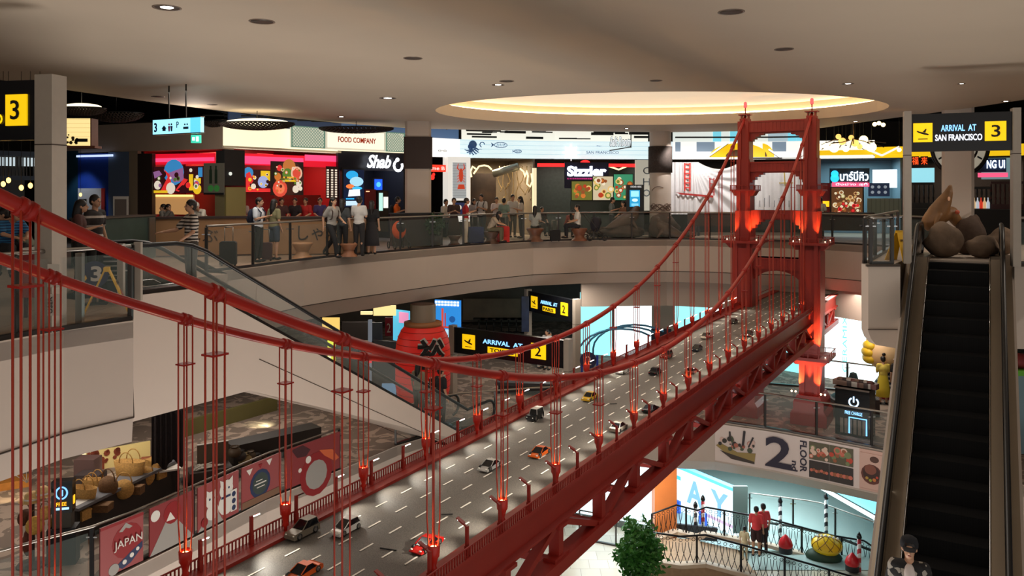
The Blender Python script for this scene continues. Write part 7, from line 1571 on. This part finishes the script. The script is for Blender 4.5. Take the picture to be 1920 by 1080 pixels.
f, r = wp2(978, 992, 556, 622, 34.0, 34.0, mat('blue_mural', S(34, 52, 84), .5, var=.4, vscale=3), 'narrow_mural', 'narrow navy mural panel left of the PARIS sign post', 'wall panel')
wp2(868, 976, 560, 600, 43, 43, mat('hall_wall_warm', S(120, 104, 84), .7, var=.2, vscale=1.2), 'hall_wall', 'warm brown wall piece between the blue display and the navy mural', 'wall panel')
p = P(930, 720, 28); r = empty('long_bench', (P(1005, HY, 29).x, 29, L2), -.15, 'long grey bench behind the TOKYO sign', 'bench'); MB(pl_((74, 78, 84))).box(-1.5, 1.3, 0, .5, .3, .42).build('seat', r); MB(pl_((54, 56, 60))).box(-1.4, 1.2, .05, .45, 0, .3).build('base', r)
# bright windows
GLW = mat('bright_window_white', S(225, 248, 250), .5, emit=S(228, 250, 252), es=1.9); GLC = mat('bright_window_cyan', S(140, 232, 238), .5, emit=S(150, 236, 242), es=1.15)
def win2(n, x0, x1, Y0, Y1, m, yb=None, zt=-2.7):
    f = _Fr(x0, x1, 570, 700, Y0, Y1); f.M[2][3] = L2; o = MB(m).box(0, f.w, 0, .06, 0, zt-L2).build('window_%d' % n); o.matrix_world = f.M; o['kind'] = 'structure'
    mb = MB(STEEL); mb.box(-.05, 0, -.05, .08, 0, zt-L2); mb.box(f.w, f.w+.05, -.05, .08, 0, zt-L2); q = mb.build('frame', o); return f, o
win2(1, 1088, 1150, 36.5, 36, GLC); win2(2, 1150, 1222, 36, 35.6, GLW); win2(3, 1265, 1330, 35.4, 35, GLC); win2(4, 1330, 1410, 35, 34.2, GLW)
win2(5, 1411, 1530, 34.2, 32, GLC)
f, o = win2(6, 1532, 1660, 32, 30.2, GLW); txt('CERAMIX', 2.2, .17, o, gl((110, 225, 225), 1.2), 0, 0, -.05, name='vertical_lettering', M=Matrix.Translation((f.w*.46, 0, .35)) @ Matrix.Rotation(-math.pi/2, 4, 'Y'))
wp2(1222, 1264, 560, 680, 34.6, 34.4, PLASTER2, 'column_panel', 'beige pillar between the bright windows', 'column', .6)
f, r = wp2(1221, 1259, 617, 652, 33.6, 33.5, pl_((20, 26, 48)), 'dark_screen', 'dark navy screen hanging on the beige pillar between the windows', 'screen'); MB(WHP).prism([(f.w*.3, f.h*.6), (f.w*.7, f.h*.5), (f.w*.9, f.h*.3), (f.w*.5, f.h*.4)], -.02, 0, 'xz').build('logo', r); 
# blue arched ride
BLA = mat('arch_blue', S(70, 130, 170), .4, .3); p = onL2(1145, 32.0); r = empty('arched_gate', p, 0, 'row of pale blue steel arches in front of the bright windows', 'gate')
for k in range(3):
    q = [(-1.3+k*.35+1.7*(1-math.cos(t)), k*.5, .9+1.0*math.sin(t)) for t in [math.pi*j/12 for j in range(10)]]; MB(BLA).tube([(q[0][0], q[0][1], 0)]+q, .04, 6).build('arch', r)
for k in range(4): MB(pl_((30, 60, 160))).box(-1.2+k*.62, -1.12+k*.62, -.1, 0, 0, .85).build('blue_post', r)
p = onL2(1103, 30.5); r = empty('floor_number_sign', p, 0, 'round navy sign with a white 2 on the second floor', 'sign'); MB(NV).disc((0, .95), .32, 0, 24, 1, .04).build('disc', r); txt('2', .22, .34, r, WHITE, -.11, .78, -.02, name='numeral'); MB(DSTEEL).box(-.03, .03, .04, .07, 0, .9).build('stand', r)
railing([Vector(onL2(1440, 30.6)), Vector(onL2(1560, 29.8)), Vector(onL2(1665, 28.6))], 'glass railing with steel posts in front of the bright white window', L2, 1.3, gl=GLASS)
# doll head statue and neighbours
p = onL2(1663, 28.6); r = empty('doll_statue', p, 0, 'large round faced doll statue with yellow hair partly behind the landing', 'statue'); DS = mat('doll_skin', S(236, 200, 150), .4)
mb = MB(DS); mb.sphere((0, 0, 1.62), (.72, .58, .64), 24, 16); mb.build('head', r)
mb = MB(mat('doll_hair_yellow', S(236, 196, 40), .5)); 
for k in range(7): a = 1.3+k*.36; mb.sphere((.66*math.cos(a), .05, 1.62+.62*math.sin(a)), (.2, .34, .2), 10, 8)
mb.sphere((0, .25, 1.7), (.70, .5, .62), 16, 10); mb.build('hair', r); mb = MB(EYEM)
for s in (-1, 1): mb.sphere((s*.34, -.50, 1.66), (.07, .04, .06), 10, 6)
mb.build('eyes', r); MB(WHITE).sphere((0, -.58, 1.50), (.06, .03, .025), 8, 6).build('nose', r)
MB(mat('striped_doll_dress', S(40, 44, 70), .6, pattern=stripes(7, 2, .6), col2=S(210, 210, 214))).lathe([(.18, .9), (.42, .55), (.38, .3), (0, .3)], n=18).build('dress', r); MB(pl_((170, 40, 50))).lathe([(.24, 0), (.26, .3), (0, .3)], n=14).build('base', r)
a = at3(1600, 26.6, L2); r = empty('draped_display', a, 0, 'dark teal cone shaped drape on the low table', 'display'); MB(pl_((30, 58, 64))).lathe([(.7, .55), (.42, .72), (.16, 1.15), (.1, 1.35), (0, 1.38)], n=14).build('drape', r); MB(pl_((60, 44, 40))).box(-.8, .7, -.4, .4, 0, .55).build('table', r)
rnd = random.Random(11); GOODS = []
for k in range(8):
    a = P(1568+k*12, 740+k*3.5, 25.6); w_ = rnd.uniform(.16, .3); o = MB(pl_(((110, 84, 70), (60, 46, 42), (170, 160, 150), (96, 56, 50))[k % 4])).prism([(-w_, -.1), (w_*.9, -.12), (w_, .12), (-w_*.8, .14)], 0, .16).sphere((0, 0, .18), (w_*.6, .1, .06), 8, 5).build('goods_pile'); GOODS.append(o); tag(o, 'folded goods heaped on top of the black charging booth', 'goods', 'goods on the charging booth')
f = EFr(1566, 1668, [Vector((q.x, q.y+1.0, 0)) for q in l2r[4:8]], L2, 1.45, 0); r = f.root('charging_booth', 'black booth with glowing FREE CHARGE lettering and power symbol', 'booth')
MB(BLACKG).box(0, f.w, 0, .6, 0, f.h).build('body', r)
for k, o in enumerate(GOODS): o.matrix_world = f.M @ Matrix.Translation((f.w*(.08+.12*k), .32, f.h))
MB(pl_((90, 76, 66))).box(-.03, f.w, -.04, .6, f.h-.05, f.h).build('top_edge', r)
lb2 = gl((190, 225, 255), 2.2); mb = MB(lb2); mb.tube([(f.w*.55+.13*math.cos(a), -.03, f.h*.72+.13*math.sin(a)) for a in [2.1+k*.43 for k in range(13)]], .022, 6); mb.tube([(f.w*.55, -.03, f.h*.72), (f.w*.55, -.03, f.h*.72+.17)], .022, 6); mb.build('power_symbol', r); txt('FREE CHARGE', f.w*.5, .10, r, gl((140, 200, 255), 2.2), f.w*.3, f.h*.46, -.04)
MB(gl((120, 190, 255), 1.8)).tube([(f.w*.42, -.03, .1), (f.w*.42, -.03, f.h*.4), (f.w*.92, -.03, f.h*.4), (f.w*.92, -.03, .1)], .022, 6).build('light_frame', r)
mb = MB(pl_((120, 108, 96)))
for k in range(6): mb.box(f.w*(.15+k*.13), f.w*(.24+k*.13), -.02, 0, .08, f.h*.36)
mb.build('lockers', r)
# second floor banner
e3 = [Vector((p.x, p.y, 0)) for p in l2r[4:8]]
def eb(x0, x1): return EFr(x0, x1, e3, L2-1.24, 1.18, .03)
BAN = mat('banner_grey_pink', S(216, 202, 196), .6); f = eb(1338, 1423)
rB = eb(1341, 1448).root('floor_banner', 'pale banner with a sushi boat and a large 2 below the second floor railing', 'banner'); f = eb(1341, 1448)
MB(BAN).box(0, f.w, 0, .02, 0, f.h).build('panel', rB)
mb = MB(pl_((150, 130, 76))); mb.prism([(f.w*.02, f.h*.42), (f.w*.25, f.h*.2), (f.w*.7, f.h*.12), (f.w*.72, f.h*.36), (f.w*.4, f.h*.32), (f.w*.1, f.h*.5)], -.02, 0, 'xz'); mb.use(pl_((60, 50, 44))); mb.prism([(f.w*.1, f.h*.3), (f.w*.3, f.h*.12), (f.w*.7, f.h*.08), (f.w*.7, f.h*.14)], -.025, 0, 'xz')
rnd = random.Random(2)
for k in range(26): mb.use(pl_(((170, 100, 84), (210, 180, 170), (70, 80, 60), (50, 46, 44))[k % 4])); mb.disc((f.w*rnd.uniform(.08, .68), f.h*rnd.uniform(.34, .66)), rnd.uniform(.04, .09), -.03-.0005*k, 9)
mb.use(pl_((44, 40, 44))); mb.bar((f.w*.28, -.03, f.h*.5), (f.w*.27, -.03, f.h*.85), .02, .05); mb.bar((f.w*.5, -.03, f.h*.5), (f.w*.53, -.03, f.h*.92), .02, .07); mb.bar((f.w*.6, -.03, f.h*.5), (f.w*.68, -.03, f.h*.78), .02, .05); mb.build('sushi_boat_picture', rB)
f = eb(1448, 1556); r = f.root('floor_banner', 'pale banner with nd and vertical FLOOR lettering and two sushi photos', 'banner'); MB(BAN).box(0, f.w, 0, .02, 0, f.h).build('panel', r)
INKN = pl_((40, 36, 56)); f1 = eb(1434, 1488)
r1 = f1.root('large_numeral', 'large dark 2 on the pale second floor banner', 'numeral'); txt('2', f1.w*.92, f1.h*.8, r1, INKN, f1.w*.04, f1.h*.1, -.035, name='digit', bold=.02)
f1 = eb(1488, 1500); txt('nd', f.h*.26, f.w*.1, r, INKN, 0, 0, -.02, bold=.02, M=Matrix.Translation((f.w*.36, 0, f.h*.36)) @ Matrix.Rotation(math.pi/2, 4, 'Y'))
txt('FLOOR', f.h*.8, f.w*.12, r, INKN, 0, 0, -.02, bold=.02, M=Matrix.Translation((f.w*.50, 0, f.h*.92)) @ Matrix.Rotation(math.pi/2, 4, 'Y'))
SU = [pl_((200, 110, 90)), pl_((220, 190, 170)), pl_((120, 130, 90)), pl_((190, 70, 50)), pl_((150, 90, 60))]
picture(r, f.w*.66, f.h*.5, f.w*.33, f.h*.44, pl_((90, 86, 66)), food(14, 31, SU, .08, .16), name='sushi_picture'); picture(r, f.w*.66, f.h*.04, f.w*.33, f.h*.42, pl_((50, 44, 42)), [('o', .12+.13*k, .45+.04*math.sin(k*2), .08, 0, SU[(0, 4)[k % 2]]) for k in range(7)], name='skewer_picture')
f = eb(1556, 1612); r = f.root('floor_banner', 'pale banner part with sushi platter photos toward the right', 'banner'); MB(BAN).box(0, f.w, 0, .02, 0, f.h).build('panel', r); picture(r, 0, f.h*.5, f.w*.8, f.h*.44, pl_((90, 86, 66)), food(12, 33, SU, .08, .16), name='sushi_picture'); picture(r, 0, f.h*.04, f.w*.8, f.h*.42, pl_((50, 44, 42)), [('o', .12+.13*k, .45, .09, 0, SU[(0, 4)[k % 2]]) for k in range(7)], name='skewer_picture')
f = eb(1612, 1659); r = f.root('floor_banner', 'pink banner part with a round grilled steak dish at the right end', 'banner'); MB(pl_((206, 170, 156))).box(0, f.w, 0, .02, 0, f.h).build('panel', r); picture(r, f.w*.04, f.h*.06, f.w*.92, f.h*.86, pl_((206, 170, 156)), [('o', .5, .42, .46, 0, pl_((96, 50, 40))), ('o', .5, .44, .38, 0, pl_((60, 34, 28))), ('o', .62, .85, .2, .09, pl_((84, 54, 44))), ('o', .45, .55, .26, .14, pl_((130, 76, 60))), ('o', .3, .3, .07, 0, pl_((180, 140, 60))), ('o', .45, .25, .07, 0, pl_((150, 160, 60))), ('o', .62, .28, .08, 0, pl_((200, 120, 60))), ('o', .74, .36, .06, 0, pl_((190, 70, 50)))], name='steak_picture')
# right edge: display seen beyond the escalator
a = at3(1925, 22.5, L2); r = empty('toy_display', a, 0, 'pale blue display case with red cushions and a green edge at the far right', 'display'); MB(mat('pale_blue_case', S(130, 160, 170), .5)).box(-.8, 3, 0, 1.5, 0, 2.2).build('case', r); MB(pl_((110, 190, 60))).box(-.85, 3, -.05, 1.5, 2.2, 2.35).build('green_edge', r)
for k in range(5): MB(pl_((120, 40, 40))).sphere((-.6+k*.6, .3, 2.55), (.3, .25, .22), 12, 8).build('red_cushion', r)
# area fill lights added under the slab to brighten the second floor and stall
for x, y, pw in ((-8, 24, 90), (2, 31, 110), (12, 28, 70), (-15, 16, 110), (-9.8, 18.2, 90), (-6, 34, 90)):
    lamp('AREA', (x, y, -1.85), pw, (1, .88, .76), 2.2, name='second_floor_fill')

# ================================================================ first floor
GLF = mat('pale_green_gloss_floor', S(168, 188, 184), .14, var=.03, vscale=.5)
o = MB(GLF).box(6.2, 24, 27.2, 46, L1, L1+.02).build('floor_first_glossy'); o['kind'] = 'structure'
lamp('AREA', (9, 31, -8.0), 420, (.82, .96, 1), 5, name='first_floor_ceiling_light'); lamp('AREA', (3.5, 27.5, -7.9), 200, (.9, .97, 1), 2.5, name='first_floor_ceiling_light')
OR = mat('terracotta_orange', S(216, 124, 62), .5, var=.06, vscale=1.5)
a = at3(1245, 29.3, L1); r = empty('column', a, 0, 'orange terracotta column on the first floor under the bridge', 'column'); MB(OR).box(-.40, .40, -.35, .35, 0, 4.9-.8).build('shaft', r); lamp('SPOT', (0, -1.8, 3.2), 60, (1, .8, .55), .1, rot=(.8, 0, 0), parent=r, spot=1.4, name='column_lamp')
WN = glow('store_wall_white', (215, 244, 255), 1.5)
f = _Fr(1262, 1382, 880, 1000, 32.6, 29.7); f.M[2][3] = L1; r = f.root('store_front', 'bright white store front with large pale blue letters on the first floor', 'store front'); MB(WN).box(0, f.w, 0, .1, 0, 1.86).build('lit_wall', r); MB(gl((90, 190, 245), 1.2)).box(0, f.w, -.15, .1, 1.76, 1.88).build('blue_edge', r)
LB3 = gl((130, 185, 235), .9)
for ch, x in (('A', .24), ('Y', .62)): txt(ch, f.w*.26, .95, r, LB3, f.w*x, .52, -.03, bold=.03)
MB(gl((80, 200, 220), .9)).box(f.w*.07, f.w*.13, -.02, 0, 1.25, 1.4).build('cyan_square', r); MB(gl((220, 190, 220), .8)).box(f.w*.35, f.w*.95, -.02, 0, .3, .42).build('pink_lettering', r)
for x in (.08, .5): MB(gl((40, 90, 200), .8)).box(f.w*x, f.w*(x+.1), -.25, -.15, 0, .5).build('blue_bollard', r)
f = _Fr(1080, 1226, 880, 1000, 31.5, 30.2); f.M[2][3] = L1; o = MB(WN).box(0, f.w, 0, .1, .25, 3.0).build('window_7'); o.matrix_world = f.M; o['kind'] = 'structure'; MB(DSTEEL).box(0, f.w, -.06, .1, 0, .25).build('sill', o)
railing([Vector(at3(1085, 29.6, L1)), Vector(at3(1225, 28.4, L1))], 'glass railing before the bright first floor window left of the orange column', L1, 1.3)
f = _Fr(1520, 1680, 880, 950, 31.5, 27); f.M[2][3] = L1+1.6; r = f.root('store_front', 'cyan lit store front behind the striped poles at the right', 'store front'); MB(gl((120, 215, 240), 1.1)).box(0, f.w, 0, .1, 0, 1.3).build('lit_wall', r); MB(gl((240, 255, 255), 2)).box(-.2, f.w, -.2, -.1, -.1, .0).build('white_edge', r)
wp2(1375, 1402, 912, 1000, 29.5, 29.5, mat('pale_teal_pillar', S(110, 132, 128), .5), 'pillar', 'pale teal pillar right of the blue letters', 'pillar')
railing([Vector(at3(1405, 30.5, L1)), Vector(at3(1535, 29.6, L1)), Vector(at3(1640, 27.8, L1+.0))], 'glass railing with steel rail behind the striped mooring poles', L1+.3, 1.6)
# iron bridge
IRON = mat('wrought_iron', S(26, 26, 30), .4, .5); KERB = mat('stone_kerb', S(200, 180, 158), .6)
def iron_rail(pts, Y, label, kerbz=-.95):
    P3 = [P(x, y, Y+dy) for x, y, dy in pts]; o0 = P3[0]; r = empty('iron_railing', tuple(o0), 0, label, 'railing'); rel = [p-o0 for p in P3]
    L = [0]
    for a, b in zip(rel, rel[1:]): L.append(L[-1]+(b-a).length)
    def at(t):
        for i in range(len(L)-1):
            if t <= L[i+1]+1e-6: return rel[i].lerp(rel[i+1], (t-L[i])/(L[i+1]-L[i]))
        return rel[-1]
    MB(IRON).tube(rel, .035, 6).build('top_rail', r); mb = MB(KERB)
    for a, b in zip(rel, rel[1:]): mb.bar(a+V3(0, 0, kerbz), b+V3(0, 0, kerbz), .3, .12)
    mb.build('stone_kerb', r); n = max(1, int(L[-1]/1.35)); 
    for k in range(n+1): q = at(L[-1]*k/n); MB(IRON).box(q.x-.03, q.x+.03, q.y-.03, q.y+.03, q.z+kerbz, q.z).build('post', r)
    for k in range(n):
        mb = MB(IRON); t0, t1 = L[-1]*k/n, L[-1]*(k+1)/n; m = 7
        for j in range(m):
            for sg in (-1, 1):
                pts_ = []
                for i in range(7):
                    u = i/6; tt = t0+(t1-t0)*((j+.5)/m+sg*.11*math.sin(u*math.pi/2*1.0)*(1 if True else 0)); q = at(min(max(tt, t0), t1)); pts_.append(q+V3(0, 0, kerbz+.06+(-kerbz-.26)*u))
                mb.tube(pts_, .011, 4)
            q = at(t0+(t1-t0)*(j+.5)/m); c = q+V3(0, 0, -.12); mb.tube([c+V3(.055*math.cos(a), 0, .055*math.sin(a)) for a in [math.pi*2*i/8 for i in range(8)]], .01, 4, closed=True)
        mb.build('scrollwork_panel', r)
    return r
iron_rail([(1222, 964, .0), (1268, 947, .4), (1308, 957, .3), (1324, 951, .3), (1440, 972, .3), (1560, 1004, .1), (1620, 1014, -.1), (1652, 1035, -.6)], 28.3, 'rear wrought iron railing of the small first floor bridge')
iron_rail([(1222, 998, 0), (1275, 1006, 0), (1322, 1003, 0), (1400, 1024, 0), (1520, 1058, 0), (1640, 1094, -.2)], 26.4, 'front wrought iron railing of the small first floor bridge')
mb = MB(mat('bridge_paving', S(170, 140, 110), .6, var=.1)); pts = [(1222, 998), (1322, 1003), (1400, 1024), (1520, 1058), (1640, 1094)]
Q = [P(x, y, 26.4)+V3(0, 0, -1.05) for x, y in pts]
for a, b in zip(Q, Q[1:]): mb.add([a, b, b+V3(.3, 2.1, 0), a+V3(.0, 2.1, 0), V3(a.x, a.y, L1-.05), V3(b.x, b.y, L1-.05), V3(b.x+.3, b.y+2.1, L1-.05), V3(a.x, a.y+2.1, L1-.05)], [(0, 1, 2, 3), (0, 4, 5, 1), (2, 6, 7, 3), (1, 5, 6, 2), (0, 3, 7, 4)])
o = mb.build('small_footbridge'); tag(o, 'stone paved footbridge deck between the two wrought iron railings', 'footbridge')
SPB = mat('barber_black', S(30, 26, 36), .4, pattern=stripes(4.5, 2, .5, rot=(.8, 0, 0)), col2=S(225, 222, 220)); SPR = mat('barber_red', S(190, 50, 60), .4, pattern=stripes(4.5, 2, .5, rot=(.8, 0, 0)), col2=S(230, 222, 220))
for i, (x, yt, Y, m_, lb) in enumerate([(1304, 938, 29.2, SPB, 'black and white striped mooring pole, first from the left'), (1318, 926, 29.6, SPR, 'red and white striped mooring pole beside the first black one'), (1388, 926, 29.9, SPR if False else SPB, 'striped mooring pole right of the blue letters'), (1463, 930, 29.4, SPB, 'tall striped mooring pole behind the red buoy'), (1549, 922, 29.2, SPB, 'tall striped mooring pole above the yellow gondola hood'), (1611, 996, 27.0, SPR, 'short red and white pole near the right end of the iron railing'), (1641, 926, 28.4, SPB, 'striped pole at the edge of the dark escalator')]):
    p = P(x, yt, Y); r = empty('mooring_pole', (p.x, p.y, L1), 0, lb, 'pole'); h_ = p.z-L1; MB(m_).tube([(0, 0, 0), (0, 0, h_-.25)], .065, 12).build('pole', r); MB(BLACKG).lathe([(.07, h_-.25), (.09, h_-.2), (.06, h_-.1), (.02, h_-.05), (0, h_)], n=10).build('finial', r)
def buoy(px, py, Y, rr, label, col):
    p = P(px, py, Y); r = empty('buoy', tuple(p), 0, label, 'buoy'); MB(pl_(col, .3)).lathe([(0, rr*1.25), (rr*.25, rr*1.05), (rr*.8, rr*.4), (rr, -.2*rr), (rr*.9, -rr*.5)], n=20).build('float', r); MB(pl_((30, 26, 30))).lathe([(rr*.9, -rr*.5), (rr*.92, -rr*1.3), (0, -rr*1.3)], n=20).build('dark_base', r)
buoy(1473, 1018, 28.0, .25, 'red teardrop buoy left of the yellow hood', (200, 24, 34)); buoy(1598, 1052, 27.0, .24, 'red round buoy near the right end of the iron railing', (196, 26, 36))
p = P(1550, 1022, 28.0); r = empty('gondola_hood', tuple(p), -.3, 'large yellow netted gondola hood on a dark green base', 'gondola'); mb = MB(mat('hood_yellow', S(236, 190, 20), .35)); mb.sphere((0, 0, 0), (.52, .4, .36), 20, 12); mb.build('hood', r); mb = MB(pl_((120, 80, 20)))
for k in range(9):
    for sg in (-1, 1): mb.tube([(.525*math.cos(t)*math.cos(k*.7+sg*t*.6), .405*math.cos(t)*math.sin(k*.7+sg*t*.6), .365*math.sin(t)) for t in [-.2+.25*i for i in range(7)]], .01, 4)
mb.build('netting', r); MB(pl_((36, 60, 40))).sphere((-.1, 0, -.4), (.62, .36, .26), 16, 8).build('green_base', r)
for k in range(6): MB(WHITE).sphere((-.3+k*.13, -.1, .36-.02*abs(k-2)), .05, 8, 6).build('flower', r)
p = at3(1197, 25.4, L1); leafy(p, .66, 1.75, 2300, 'bushy green potted tree at the foot of the iron bridge', 6, (196, 176, 150), (52, 116, 40), ph=.5, pr=.36)
wp2(1240, 1345, 985, 1010, 29.4, 28.9, pl_((60, 66, 74)), 'dark_gondola', 'dark low boat hull behind the rear iron railing', 'boat')
